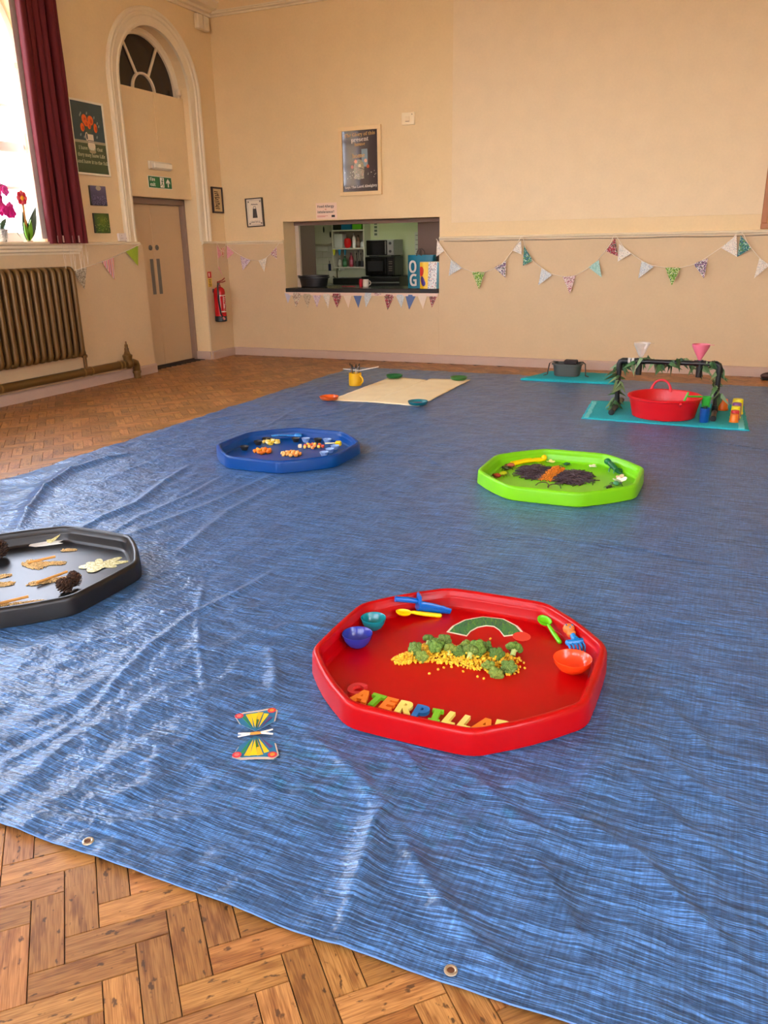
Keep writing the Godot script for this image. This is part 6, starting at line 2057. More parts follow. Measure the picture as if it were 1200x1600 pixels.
	# leaf print cut-outs
	var prints := textured(tex(128, 128, speckle(128, Vector3(196, 186, 120), [Vector3(220, 212, 150), Vector3(168, 160, 92), Vector3(228, 222, 170)], 500, 5, 77)), 0.25)
	prints.uv1_scale = Vector3(6, 6, 1)
	var petal := func(length: float, w: float) -> PackedVector2Array:
		var p := PackedVector2Array()
		for k in 12: p.append(Vector2(sqrt(sin(PI * (0.04 + 0.92 * k / 11.0))) * w, length * k / 11.0))
		for k in range(11, -1, -1): p.append(Vector2(-sqrt(sin(PI * (0.04 + 0.92 * k / 11.0))) * w, length * k / 11.0))
		return p
	var l1 := thing("leaf_cutout", "pale gold laminated leaf cut-out with seven lobes at the right of the black tray", "cutout", Vector3(-2.81, TF, -2.82))
	var k1 := 0
	for s in [[0.15, 0.13, 0.024], [-0.45, 0.14, 0.024], [-1.05, 0.10, 0.022], [1.15, 0.085, 0.020], [2.0, 0.075, 0.022], [2.75, 0.095, 0.030], [-2.4, 0.10, 0.036], [-1.7, 0.06, 0.02]]:
		var m := MB.new()
		m.prism(petal.call(s[1], s[2]), 0.0014, 0.0003, Transform3D(Basis(Vector3.UP, s[0] - 0.4) * Basis(Vector3(1, 0, 0), -PI / 2), Vector3(0, 0.0006 * k1, 0)), 1.0)
		put(l1, "lobe", m.done(), prints)
		k1 += 1
	var l2 := thing("leaf_cutout", "shiny white leaf cut-out leaning on the far edge of the black tray", "cutout", Vector3(-3.28, TF, -2.945))
	var wm := mat(c8(238, 238, 230), 0.15)
	var zig := PackedVector2Array([Vector2(-0.09, -0.018), Vector2(-0.05, -0.030), Vector2(0.0, -0.022), Vector2(0.04, -0.012), Vector2(0.085, 0.0), Vector2(0.055, 0.012), Vector2(0.075, 0.034), Vector2(0.03, 0.028), Vector2(-0.01, 0.036), Vector2(-0.04, 0.022), Vector2(-0.085, 0.02)])
	var m2 := MB.new()
	m2.prism(zig, 0.0016, 0.0003, Transform3D(Basis(Vector3.UP, 0.45) * Basis(Vector3(1, 0, 0), -PI / 2 + 0.16), Vector3(0, 0.006, 0)), 1.0)
	put(l2, "white_blade", m2.done(), wm)
	for s in [[0.55, 0.07, 0.02], [-0.25, 0.08, 0.022]]:
		m2 = MB.new()
		m2.prism(petal.call(s[1], s[2]), 0.0014, 0.0003, Transform3D(Basis(Vector3.UP, s[0]) * Basis(Vector3(1, 0, 0), -PI / 2 + 0.5), Vector3(0.005, 0.008, -0.012)), 1.0)
		put(l2, "gold_blade", m2.done(), prints)

func _blue_tray() -> void:
	# fluted little pots
	var cup := func(c: Color) -> ArrayMesh:
		var m := MB.new()
		var rings := []
		for q in [[0.019, 0.0], [0.020, 0.001], [0.034, 0.033], [0.032, 0.033], [0.019, 0.003]]:
			var r := PackedVector3Array()
			for j in 48:
				var t := -TAU * j / 48.0
				var k: float = q[0] * (1.0 + 0.035 * (1.0 if j % 2 else -1.0))
				r.append(Vector3(cos(t) * k, q[1], sin(t) * k))
			rings.append(r)
		m.loft(rings, true, true, true, 1.0)
		return m.done()
	var dark: ArrayMesh = cup.call(Color.BLACK)
	var dm := mat(c8(44, 40, 34), 0.5)
	var lm := mat(c8(150, 180, 222), 0.4)
	for s in [[-3.43, -5.10, 0, "dark cake case nearest the left corner of the blue tray"], [-3.425, -5.29, 0, "dark cake case in front of another at the left of the blue tray"], [-3.415, -5.40, 0, "dark cake case behind another at the left of the blue tray"], [-3.19, -5.48, 0, "dark cake case at the back middle of the blue tray"], [-3.11, -5.50, 1, "light blue cake case at the back next to the first dark one"], [-3.01, -5.52, 0, "dark cake case at the back right of the blue tray"], [-2.93, -5.53, 1, "light blue cake case at the back right corner of the blue tray"], [-2.775, -5.36, 1, "light blue cake case farthest back in the right-hand row of three"], [-2.765, -5.255, 1, "light blue cake case in the middle of the right-hand row of three"], [-2.76, -5.15, 1, "light blue cake case nearest in the right-hand row of three"]]:
		solo("cake_case", dark, lm if s[2] else dm, s[3], "cake case", Vector3(s[0], TF, s[1]), rng.randf(), "cake cases in the blue tray")
	# fruit: every piece is separate
	var heap := func(called: String, cat: String, grp: String, label: String, cx: float, cz: float, n: int, spread: float, r: Vector3, cols: Array, cube: bool) -> void:
		var nz := noise(1.4, n, 2)
		var meshes := []
		for v in 3:
			var m := MB.new()
			if cube: m.box(Vector3.ZERO, r * 1.7, r.x * 0.35)
			else: m.ball(Vector3(v * 0.3, 0, 0), r, 10, 7, nz, 0.35)
			if not cube:
				m = MB.new()
				m.ball(Vector3.ZERO, r * Vector3(1.0, 1.0, 1.0 + 0.2 * v), 10, 7, noise(1.4, n + v, 2), 0.4)
			meshes.append(m.done())
		for k in n:
			var q := Vector2.from_angle(k * 2.4) * sqrt((k + 0.5) / n) * spread
			var y := TF + r.y * 0.9 + (1.0 - q.length() / spread) * r.y * 1.3
			var o := solo(called, meshes[k % 3], mat(cols[k % cols.size()], 0.4), label, cat, Vector3(cx + q.x * 1.25, y, cz + q.y), 0.0, grp)
			o.rotation = Vector3(rng.randf_range(-0.7, 0.7), rng.randf() * TAU, rng.randf_range(-0.7, 0.7))
	heap.call("peach_piece", "fruit", "orange peach pieces", "orange piece of peach in the front left heap in the blue tray", -3.255, -5.085, 13, 0.062, Vector3(0.020, 0.012, 0.015), [c8(240, 132, 14), c8(248, 160, 30), c8(236, 116, 10)], false)
	heap.call("potato_piece", "food", "pale orange sweet potato pieces", "pale orange chunk in the front right heap in the blue tray", -3.005, -5.09, 18, 0.062, Vector3(0.017, 0.012, 0.013), [c8(246, 170, 84), c8(240, 150, 60), c8(250, 188, 110)], false)
	heap.call("banana_piece", "fruit", "pale yellow fruit pieces", "pale yellow fruit slice in the heap at the back left of the blue tray", -3.40 + 0.05, -5.37, 13, 0.062, Vector3(0.019, 0.011, 0.016), [c8(250, 226, 150), c8(244, 206, 84), c8(250, 236, 190), c8(216, 186, 50)], false)
	heap.call("melon_cube", "fruit", "red and yellow fruit cubes", "red or yellow fruit cube in the heap at the right of the blue tray", -2.965, -5.36, 15, 0.066, Vector3(0.013, 0.013, 0.013), [c8(250, 190, 60), c8(236, 84, 50), c8(252, 206, 96), c8(244, 150, 80)], true)
	solo("melon_cube", boxm(Vector3(0.028, 0.026, 0.028), 0.004), mat(c8(250, 224, 180), 0.45), "single pale cube lying left of the red and yellow heap", "fruit", Vector3(-3.065, TF + 0.013, -5.325), 0.4)
	# transparent blue tongs and a yellow squeezer
	var t := thing("toy_tongs", "clear blue plastic scissor tongs on the far edge of the blue tray", "tongs", Vector3(-3.28, TF + 0.035, -5.53), 0.42)
	var cb := mat(c8(40, 130, 206), 0.15)
	for s in [-1, 1]:
		var m := MB.new()
		var loop := []
		for k in 12: loop.append(Vector3(-0.11 + cos(TAU * k / 12.0) * 0.03, 0.006 * s, s * 0.022 + sin(TAU * k / 12.0) * 0.018))
		m.tube(loop, 0.004, 6, false, true)
		m.tube([Vector3(-0.08, 0.006 * s, s * 0.015), Vector3(0.02, 0.0, -s * 0.008), Vector3(0.05, 0.0, -s * 0.014)], 0.005, 6)
		put(t, "arm", m.done(), cb)
		var c := MB.new()
		c.ball(Vector3(0.075, 0.0, -s * 0.014), Vector3(0.034, 0.014, 0.017), 12, 7)
		put(t, "cup", c.done(), cb)
	var w := thing("pastry_brush", "small yellow tool with a pale handle at the right corner of the blue tray", "brush", Vector3(-2.83, TF + 0.02, -5.46), 0.35)
	var hm := MB.new()
	hm.tube([Vector3(-0.075, 0, 0), Vector3(0.0, 0.004, 0)], [0.006, 0.005], 8)
	put(w, "handle", hm.done(), mat(c8(240, 226, 176), 0.4))
	put(w, "head", boxm(Vector3(0.05, 0.036, 0.05), 0.008, Vector3(0.03, 0.0, 0)), mat(c8(244, 200, 16), 0.35))

func _green_tray() -> void:
	# dark noodles
	var strand := func(m: MB, c: Vector3, a: float, length: float, bend: float, lift: float) -> void:
		var p := []
		for k in 6:
			var t := k / 5.0 - 0.5
			var aa := a + bend * t
			p.append(c + Vector3(cos(aa) * length * t, 0.0028 + lift * (0.25 - t * t) * 2.0, sin(aa) * length * t + bend * 0.02 * (t * t)))
		m.tube(p, 0.0031, 5)
	var wing := MB.new()
	for k in 520:
		var left := k % 2 == 0
		var q := Vector2.from_angle(rng.randf() * TAU) * pow(rng.randf(), 0.55)
		var c := Vector3(-1.175 + q.x * 0.115, TF + 0.020 * (1.0 - q.length()) * rng.randf(), -5.235 + q.y * 0.170 + q.x * 0.03) if left else Vector3(-0.915 + q.x * 0.120, TF + 0.020 * (1.0 - q.length()) * rng.randf(), -5.20 + q.y * 0.165 - q.x * 0.02)
		strand.call(wing, c, rng.randf_range(-0.9, 0.9) + (0.0 if rng.randf() < 0.7 else 1.5), rng.randf_range(0.05, 0.13), rng.randf_range(-2.2, 2.2), rng.randf_range(0.0, 0.016))
	for s in [[-1.20, -5.42, 0.3], [-1.03, -5.42, 1.2], [-0.80, -5.29, 1.1], [-0.80, -5.13, 0.1], [-1.06, -4.99, 0.1], [-0.99, -4.975, -0.2], [-0.79, -5.22, 1.4]]:
		strand.call(wing, Vector3(s[0], TF, s[1]), s[2], 0.13, 1.8, 0.02)
	var nd := thing("noodles", "butterfly shaped heap of dark purple noodles on the green tray", "food")
	var nm := put(nd, "strands", wing.done(), mat(c8(64, 46, 54), 0.5))
	nm.set_meta("kind", "stuff")
	var bit := MB.new()
	bit.ball(Vector3.ZERO, Vector3(0.0095, 0.0036, 0.0038), 6, 4)
	var at := []
	var tint := []
	for k in 760:
		var t := rng.randf()
		var c := Vector2(-1.075, -5.065).lerp(Vector2(-1.055, -5.40), t)
		var q := Vector2(rng.randf_range(-1, 1), rng.randf_range(-1, 1))
		at.append(tumbled(Vector3(c.x + q.x * (0.045 + 0.012 * sin(t * PI)), TF + 0.003 + 0.036 * (1.0 - absf(q.x)) * rng.randf() * sin(PI * (0.1 + 0.8 * t)), c.y + q.y * 0.02)))
		var v := rng.randf_range(0.6, 1.0)
		tint.append(Color(1.0 * v, 0.30 * v, 0.006))
	var cm := StandardMaterial3D.new()
	cm.roughness = 0.5
	cm.vertex_color_use_as_albedo = true
	var ct := thing("grated_carrot", "ridge of bright orange grated carrot between the dark noodle wings", "food")
	scatter(ct, "shreds", bit.done(), cm, at, tint)
	# yellow toy tongs
	var y := thing("toy_tongs", "bright yellow plastic toy tongs at the far left of the green tray", "tongs", Vector3(-1.305, TF + 0.012, -5.46), 0.92)
	var ym := mat(c8(252, 214, 0), 0.3)
	for s in [-1, 1]:
		var m := MB.new()
		m.tube([Vector3(-0.12, 0.0, s * 0.008), Vector3(-0.02, 0.004, s * 0.012), Vector3(0.07, 0.006, s * 0.018), Vector3(0.10, 0.004, s * 0.030), Vector3(0.14, 0.002, s * 0.026)], [0.016, 0.013, 0.015, 0.018, 0.014], 8)
		m.ball(Vector3(-0.12, 0, s * 0.008), Vector3(0.014, 0.011, 0.012), 8, 6)
		put(y, "arm", m.done(), ym)
		var j := MB.new()
		j.ball(Vector3(0.145, 0.012, s * 0.03), Vector3(0.024, 0.024, 0.019), 10, 7)
		put(y, "jaw", j.done(), ym)
	# insects and wooden butterflies
	var bug := func(x: float, z: float, c1: Color, c2: Color, label: String, sz: float) -> void:
		var o := thing("toy_insect", label, "toy insect", Vector3(x, TF, z), rng.randf() * 6.0)
		var m := MB.new()
		m.ball(Vector3(0, 0.012, 0) * sz, Vector3(0.024, 0.012, 0.016) * sz, 12, 7)
		put(o, "body", m.done(), mat(c1, 0.35))
		m = MB.new()
		m.ball(Vector3(0.026, 0.010, 0) * sz, Vector3(0.010, 0.008, 0.010) * sz, 10, 6)
		put(o, "head", m.done(), mat(c2, 0.4))
		for k in 6:
			m = MB.new()
			var sd := -1.0 if k % 2 else 1.0
			var xx := (-0.014 + 0.014 * (k / 2)) * sz
			m.tube([Vector3(xx, 0.009 * sz, 0.012 * sd * sz), Vector3(xx * 1.3, 0.013 * sz, 0.024 * sd * sz), Vector3(xx * 1.6, 0.001, 0.032 * sd * sz)], 0.0018 * sz, 5)
			put(o, "leg", m.done(), mat(c2, 0.4))
	bug.call(-1.39, -5.035, c8(176, 50, 30), c8(96, 40, 24), "red toy beetle at the left corner of the green tray", 1.2)
	bug.call(-1.365, -5.09, c8(196, 206, 20), c8(110, 130, 20), "yellow green toy insect next to the red beetle", 1.3)
	bug.call(-1.385, -5.24, c8(70, 76, 30), c8(40, 36, 24), "dark green toy insect behind the yellow green one", 1.2)
	bug.call(-1.375, -5.32, c8(190, 96, 66), c8(120, 56, 40), "reddish brown toy insect left of the yellow tongs", 1.25)
	bug.call(-1.02, -5.50, c8(40, 96, 70), c8(30, 60, 50), "tiny green toy insect at the back middle of the green tray", 0.9)
	bug.call(-0.625, -5.12, c8(70, 136, 96), c8(40, 70, 56), "teal green toy insect near the front right of the green tray", 1.2)
	bug.call(-0.655, -5.04, c8(70, 60, 40), c8(50, 40, 30), "small dark toy insect at the front right edge of the green tray", 0.9)
	var fly := func(x: float, z: float, c: Color, label: String, sz: float, tilt: float) -> void:
		var o := thing("wooden_butterfly", label, "ornament", Vector3(x, TF + 0.003, z), rng.randf() * 6.0)
		for s in [1.0, -1.0]:
			var p := PackedVector2Array()
			for q in [[0.003, -0.012], [0.016, -0.022], [0.026, -0.016], [0.022, -0.002], [0.036, 0.012], [0.034, 0.026], [0.020, 0.028], [0.003, 0.010]]: p.append(Vector2(q[0] * s, q[1]) * sz)
			var m := MB.new()
			m.prism(p, 0.003, 0.0006, Transform3D(Basis(Vector3(0, 0, 1), s * tilt) * Basis(Vector3(1, 0, 0), -PI / 2), Vector3.ZERO))
			put(o, "wing", m.done(), mat(c, 0.6))
		var b := MB.new()
		b.tube([Vector3(0, 0.003, 0.014 * sz), Vector3(0, 0.003, -0.020 * sz)], 0.003 * sz, 6)
		put(o, "body", b.done(), mat(c.darkened(0.35), 0.6))
	fly.call(-1.13, -5.515, c8(236, 226, 130), "pale yellow butterfly ornament right of the yellow tongs", 1.0, 0.5)
	fly.call(-0.845, -5.515, c8(238, 234, 190), "cream butterfly ornament at the far edge of the green tray", 1.0, 0.2)
	fly.call(-0.625, -5.27, c8(236, 200, 170), "peach butterfly ornament below the green toy snake", 1.1, 0.6)
	fly.call(-0.62, -5.185, c8(242, 232, 214), "large white butterfly ornament at the right of the green tray", 1.5, 0.7)
	var sn := thing("toy_lizard", "dark green plastic toy lizard leaning on the right side of the green tray", "toy", Vector3(-0.685, TF, -5.44), -0.75)
	var m := MB.new()
	m.tube([Vector3(-0.055, 0.05, 0), Vector3(-0.03, 0.045, 0.004), Vector3(0.01, 0.025, 0.0), Vector3(0.05, 0.012, 0.006), Vector3(0.09, 0.006, -0.004)], [0.016, 0.02, 0.018, 0.012, 0.004], 10)
	put(sn, "body", m.done(), mat(c8(14, 96, 50), 0.35))
	m = MB.new()
	m.ball(Vector3(-0.072, 0.056, 0), Vector3(0.028, 0.022, 0.024), 12, 8)
	put(sn, "head", m.done(), mat(c8(20, 110, 60), 0.35))
	for s in [[-0.02, 1], [-0.02, -1], [0.03, 1], [0.03, -1]]:
		m = MB.new()
		m.tube([Vector3(s[0], 0.03, s[1] * 0.01), Vector3(s[0] + 0.006, 0.024, s[1] * 0.03), Vector3(s[0] + 0.01, 0.002, s[1] * 0.035)], 0.005, 6)
		put(sn, "leg", m.done(), mat(c8(14, 96, 50), 0.35))

# ---------------------------------------------------------------- paper, towels and the water play frame at the far side
func cloth_slab(a: Vector2, b: Vector2, c: Vector2, d: Vector2, th: float, y: float, sd: int, rumple: float) -> ArrayMesh:
	# a towel or sheet with four floor corners, a to d counter-clockwise from above (near left, near right, far right, far left)
	var m := MB.new()
	var nz := noise(4.0, sd, 3)
	var N := 26
	var top := func(u: float, v: float) -> Vector3:
		var p := a.lerp(b, u).lerp(d.lerp(c, u), v)
		var e := minf(minf(u, 1 - u), minf(v, 1 - v))
		return Vector3(p.x + 0.012 * nz.get_noise_2d(p.y * 2.0, 7.0), y + th * (0.65 + 0.35 * smoothstep(0.0, 0.06, e)) + rumple * maxf(0.0, nz.get_noise_2d(p.x, p.y)) * smoothstep(0.0, 0.08, e), p.y + 0.012 * nz.get_noise_2d(p.x * 2.0, 3.0))
	m.sheet(N, N, top)
	var edge := []
	for k in N: edge.append(top.call(float(k) / N, 0.0))
	for k in N: edge.append(top.call(1.0, float(k) / N))
	for k in N: edge.append(top.call(1.0 - float(k) / N, 1.0))
	for k in N: edge.append(top.call(0.0, 1.0 - float(k) / N))
	for k in edge.size():
		var p: Vector3 = edge[k]
		var q: Vector3 = edge[(k + 1) % edge.size()]
		m.quad(Vector3(p.x, y, p.z), Vector3(q.x, y, q.z), q, p)
	return m.done()

func _far_side() -> void:
	# paper sheets and paint dishes
	var pm := mat(c8(252, 232, 186), 0.6)
	var s1 := solo("paper_sheet", cloth_slab(Vector2(-3.80, -7.24), Vector2(-3.33, -7.29), Vector2(-3.30, -8.78), Vector2(-3.79, -8.86), 0.003, 0.0062, 3, 0.012), pm, "left long sheet of cream paper taped on the tarpaulin", "paper")
	s1.position.y = 0.001
	var s2 := solo("paper_sheet", cloth_slab(Vector2(-3.36, -7.27), Vector2(-2.80, -7.22), Vector2(-2.81, -8.90), Vector2(-3.28, -8.84), 0.004, 0.0095, 5, 0.012), pm, "right long sheet of cream paper overlapping the left one", "paper")
	s2.position.y = 0.002
	var dish := func(x: float, z: float, c: Color, inside: Color, label: String) -> void:
		var o := thing("paint_dish", label, "dish", Vector3(x, 0.022, z), 0.0, "paint dishes on the paper")
		var m := MB.new()
		m.lathe([Vector2(0.082, 0), Vector2(0.088, 0.004), Vector2(0.100, 0.03), Vector2(0.098, 0.033), Vector2(0.094, 0.030), Vector2(0.082, 0.008), Vector2(0, 0.007)], 28, Transform3D(), true)
		put(o, "dish", m.done(), mat(c, 0.3))
		m = MB.new()
		m.lathe([Vector2(0.078, 0.0078), Vector2(0.0, 0.0105)], 24)
		put(o, "paint", m.done(), mat(inside, 0.25))
	dish.call(-3.70, -8.74, c8(30, 110, 50), c8(40, 140, 60), "bright green paint dish at the far left corner of the paper")
	dish.call(-2.93, -8.83, c8(60, 116, 50), c8(36, 56, 40), "green paint dish with dark paint at the far right corner of the paper")
	dish.call(-3.79, -7.23, c8(226, 96, 20), c8(220, 84, 20), "orange paint dish at the near left corner of the paper")
	dish.call(-2.83, -7.27, c8(20, 110, 120), c8(196, 60, 90), "teal paint dish with pink paint at the near right corner of the paper")
	var mg := _mug(Vector3(-3.94, 0.006, -8.17), 0.072, 0.145, c8(236, 178, 16), "yellow plastic mug full of paintbrushes beside the paper", 2.9)
	mg.rotation.y = -0.35
	for k in 7:
		var b := MB.new()
		var a := k * 0.9
		var tip := Vector3(cos(a) * 0.05, 0.19 + 0.012 * (k % 4), sin(a) * 0.05)
		b.tube([Vector3(cos(a) * 0.02, 0.02, sin(a) * 0.02), tip], 0.005, 6)
		var pb := thing("paintbrush", "paintbrush standing in the yellow mug, %s" % ["leaning to the wall", "leaning right and short", "dark handled at the back", "tall with a pale handle", "leaning left", "black handled at the front", "slim with a white handle"][k], "paintbrush", mg.position, 0.0, "brushes in the yellow mug")
		put(pb, "handle", b.done(), mat([c8(60, 44, 36), c8(220, 208, 180), c8(40, 36, 34), c8(150, 96, 50), c8(226, 218, 204), c8(50, 40, 36), c8(236, 232, 226)][k], 0.45))
		var br := MB.new()
		br.tube([tip, tip + (tip - Vector3(0, 0.02, 0)).normalized() * 0.03], [0.010, 0.006], 6)
		put(pb, "bristles", br.done(), mat(c8(70, 58, 46), 0.8))
	var lb := thing("paintbrush", "long white handled brush lying across the rim of the yellow mug", "paintbrush", mg.position)
	var lm := MB.new()
	lm.tube([Vector3(-0.14, 0.185, 0.02), Vector3(0.05, 0.17, 0.0), Vector3(0.24, 0.205, -0.12)], [0.007, 0.006, 0.005], 6)
	put(lb, "handle", lm.done(), mat(c8(236, 230, 220), 0.4))
	# towels
	var tw := textured(tex(128, 128, speckle(128, Vector3(20, 168, 180), [Vector3(30, 184, 194), Vector3(10, 150, 164), Vector3(44, 196, 202)], 1600, 1, 88)), 0.9, 7.0)
	var big := thing("towel", "large turquoise towel under the water play frame and red tub", "towel")
	put(big, "cloth", cloth_slab(Vector2(-1.22, -7.17), Vector2(0.155, -7.12), Vector2(0.10, -8.28), Vector2(-1.28, -8.04), 0.010, 0.0065, 11, 0.012), tw)
	var band := mat(c8(110, 206, 206), 0.9)
	put(big, "woven_band", cloth_slab(Vector2(0.075, -7.15), Vector2(0.125, -7.15), Vector2(0.075, -8.24), Vector2(0.025, -8.22), 0.0125, 0.0065, 12, 0.012), band)
	put(big, "woven_band", cloth_slab(Vector2(-1.20, -7.19), Vector2(-1.16, -7.19), Vector2(-1.22, -8.02), Vector2(-1.26, -8.02), 0.0125, 0.0065, 13, 0.012), band)
	var small := thing("towel", "folded turquoise towel under the grey washing tub near the wall", "towel")
	put(small, "cloth", cloth_slab(Vector2(-2.27, -9.09), Vector2(-1.21, -9.10), Vector2(-1.31, -9.76), Vector2(-2.07, -9.76), 0.026, 0.0065, 14, 0.008), tw)
	# grey tub with webbing straps
	var gt := thing("washing_tub", "grey oval washing tub with dark strap handles on the folded towel", "tub", Vector3(-1.80, 0.034, -9.42))
	var m := MB.new()
	var rings := []
	for q in [[0.135, 0.105, 0.0], [0.142, 0.112, 0.005], [0.160, 0.125, 0.125], [0.176, 0.140, 0.13], [0.176, 0.140, 0.142], [0.158, 0.123, 0.142], [0.138, 0.106, 0.012]]:
		var r := PackedVector3Array()
		for j in 40:
			var t := -TAU * j / 40.0
			var e := 0.62
			r.append(Vector3(signf(cos(t)) * pow(absf(cos(t)), e) * q[0], q[2], signf(sin(t)) * pow(absf(sin(t)), e) * q[1]))
		rings.append(r)
	m.loft(rings, true, true, true, 0.7)
	var gm := mat(c8(84, 86, 82), 0.5)
	put(gt, "tub", m.done(), gm)
	for s in [-1.0, 1.0]:
		var st := MB.new()
		var path := [Vector3(s * 0.12, 0.15, -0.05), Vector3(s * 0.17, 0.16, 0.0), Vector3(s * 0.205, 0.14, 0.03), Vector3(s * 0.215, 0.07, 0.05), Vector3(s * 0.22, 0.012, 0.06), Vector3(s * 0.26, 0.004, 0.07)]
		for k in path.size() - 1:
			var a: Vector3 = path[k]
			var b: Vector3 = path[k + 1]
			var w := Vector3(0, 0, 0.025)
			var th := (b - a).cross(w).normalized() * 0.004
			st.quad(a - w, a + w, b + w, b - w)
			st.quad(a - w - th, b - w - th, b + w - th, a + w - th)
			st.quad(a + w, a + w - th, b + w - th, b + w)
			st.quad(a - w, b - w, b - w - th, a - w - th)
		put(gt, "strap", st.done(), mat(c8(64, 62, 58), 0.7))
	put(gt, "lid_flap", boxm(Vector3(0.15, 0.05, 0.10), 0.012, Vector3(0.03, 0.152, -0.04)), mat(c8(52, 42, 42), 0.7))
	# black pipe frame
	var f := thing("pipe_frame", "black plastic pipe frame holding two funnels over the red tub", "frame", Vector3(0, 0.018, 0))
	var bk := mat(c8(22, 22, 24), 0.35)
	var lx := -0.992
	var rx := -0.135
	var zz := -7.68
	var top := 0.448
	for x in [lx, rx]:
		var ft := MB.new()
		ft.tube([Vector3(x, 0.024, -7.36), Vector3(x, 0.024, -8.0)], 0.0225, 12)
		for z in [-7.36, -7.98]: ft.tube([Vector3(x, 0.024, z - 0.001), Vector3(x, 0.024, z - 0.045)], 0.027, 12)
		put(f, "foot", ft.done(), bk)
		var po := MB.new()
		po.tube([Vector3(x, 0.02, zz), Vector3(x, top - 0.04, zz)], 0.0225, 12)
		po.tube([Vector3(x, 0.02, zz), Vector3(x, 0.085, zz)], 0.028, 12)
		put(f, "post", po.done(), bk)
		var el := MB.new()
		var s := 1.0 if x == lx else -1.0
		el.tube([Vector3(x, top - 0.075, zz), Vector3(x, top - 0.035, zz), Vector3(x + s * 0.008, top - 0.012, zz), Vector3(x + s * 0.030, top, zz), Vector3(x + s * 0.07, top, zz)], 0.028, 12)
		put(f, "elbow", el.done(), bk)
	var bar := MB.new()
	bar.tube([Vector3(lx + 0.02, top, zz), Vector3(rx - 0.02, top, zz)], 0.0225, 12)
	put(f, "crossbar", bar.done(), bk)
	for x in [-0.818, -0.300]:
		var tj := MB.new()
		tj.tube([Vector3(x - 0.05, top, zz), Vector3(x + 0.05, top, zz)], 0.0285, 12)
		tj.tube([Vector3(x, top + 0.03, zz), Vector3(x, top - 0.122, zz)], 0.0275, 12)
		put(f, "tee_joint", tj.done(), bk)
	for x in [lx + 0.075, -0.885]:
		var lbm := MB.new()
		lbm.tube([Vector3(x, top, zz), Vector3(x + 0.022, top, zz)], 0.0288, 12)
		put(f, "white_band", lbm.done(), mat(c8(214, 210, 202), 0.4))
	var fun := func(x: float, c: Material, r: float, label: String) -> void:
		var o := thing("funnel", label, "funnel", Vector3(x, 0.0, zz))
		var fm := MB.new()
		fm.lathe([Vector2(0.011, 0.445), Vector2(0.015, 0.50), Vector2(r - 0.002, 0.615), Vector2(r, 0.635), Vector2(r - 0.003, 0.635), Vector2(r - 0.005, 0.615), Vector2(0.012, 0.502), Vector2(0.008, 0.445)], 28, Transform3D(), false, false, 1.2)
		put(o, "cone", fm.done(), c)
		var tb := MB.new()
		tb.prism(PackedVector2Array([Vector2(r - 0.006, -0.012), Vector2(r + 0.028, -0.008), Vector2(r + 0.034, 0), Vector2(r + 0.028, 0.008), Vector2(r - 0.006, 0.012)]), 0.003, 0.0, Transform3D(Basis(Vector3(1, 0, 0), -PI / 2), Vector3(0, 0.629, 0)))
		put(o, "tab", tb.done(), c)
	var clear := StandardMaterial3D.new()
	clear.transparency = BaseMaterial3D.TRANSPARENCY_ALPHA
	clear.albedo_color = Color(0.93, 0.92, 0.90, 0.14)
	clear.roughness = 0.2
	fun.call(-0.808, clear, 0.072, "clear plastic funnel standing in the left of the pipe frame")
	var pink := StandardMaterial3D.new()
	pink.albedo_color = c8(240, 120, 140)
	pink.roughness = 0.3
	pink.backlight_enabled = true
	pink.backlight = Color(0.35, 0.1, 0.12)
	fun.call(-0.306, pink, 0.076, "pink plastic funnel standing in the right of the pipe frame")
	# leafy garland wound along the frame
	var gl := thing("leaf_garland", "artificial ivy garland wound round the black pipe frame", "garland", Vector3(0, 0.018, 0))
	var stem := []
	var route := [Vector3(-1.05, 0.02, -7.58), Vector3(lx, 0.06, zz), Vector3(lx, 0.40, zz), Vector3(lx + 0.06, 0.45, zz), Vector3(rx - 0.06, 0.45, zz), Vector3(rx, 0.40, zz), Vector3(rx, 0.13, zz)]
	for i in route.size() - 1:
		var a: Vector3 = route[i]
		var b: Vector3 = route[i + 1]
		var n := int(a.distance_to(b) / 0.02) + 1
		for k in n:
			var p := a.lerp(b, float(k) / n)
			var d := (b - a).normalized()
			var sd := d.cross(Vector3(0, 0, 1)).normalized()
			var ph := stem.size() * 0.42
			stem.append(p + (sd * cos(ph) + Vector3(0, 0, 1) * sin(ph)) * 0.033)
	m = MB.new()
	m.tube(stem, 0.0025, 5)
	put(gl, "stem", m.done(), mat(c8(76, 60, 40), 0.7))
	var lms := [mat(c8(62, 104, 52), 0.5), mat(c8(44, 80, 42), 0.5), mat(c8(120, 148, 100), 0.5)]
	var made := []
	for v in 3:
		var q := MB.new()
		leaf(q, Vector3.ZERO, Vector3(1, 0, 0), 0.042 + 0.006 * v, 0.036, -0.1)
		made.append(q.done())
	for i in range(0, stem.size()):
		var w := 1 if i % 3 else 2
		for k in w:
			var l := put(gl, "leaf", made[rng.randi() % 3], lms[rng.randi() % 3])
			l.transform = Transform3D(Basis.from_euler(Vector3(rng.randf_range(-1.2, 1.2), rng.randf() * TAU, rng.randf_range(-1.2, 0.9))), stem[i])
	# red tub
	var tb := thing("flexible_tub", "wide red flexible tub with looped handles under the pipe frame", "tub", Vector3(-0.555, 0.0175, -7.48))
	m = MB.new()
	m.lathe([Vector2(0.250, 0), Vector2(0.268, 0.006), Vector2(0.302, 0.165), Vector2(0.318, 0.172), Vector2(0.319, 0.186), Vector2(0.308, 0.190), Vector2(0.298, 0.182), Vector2(0.264, 0.012), Vector2(0, 0.010)], 56, Transform3D(), true)
	put(tb, "tub", m.done(), mat(c8(222, 6, 22), 0.35))
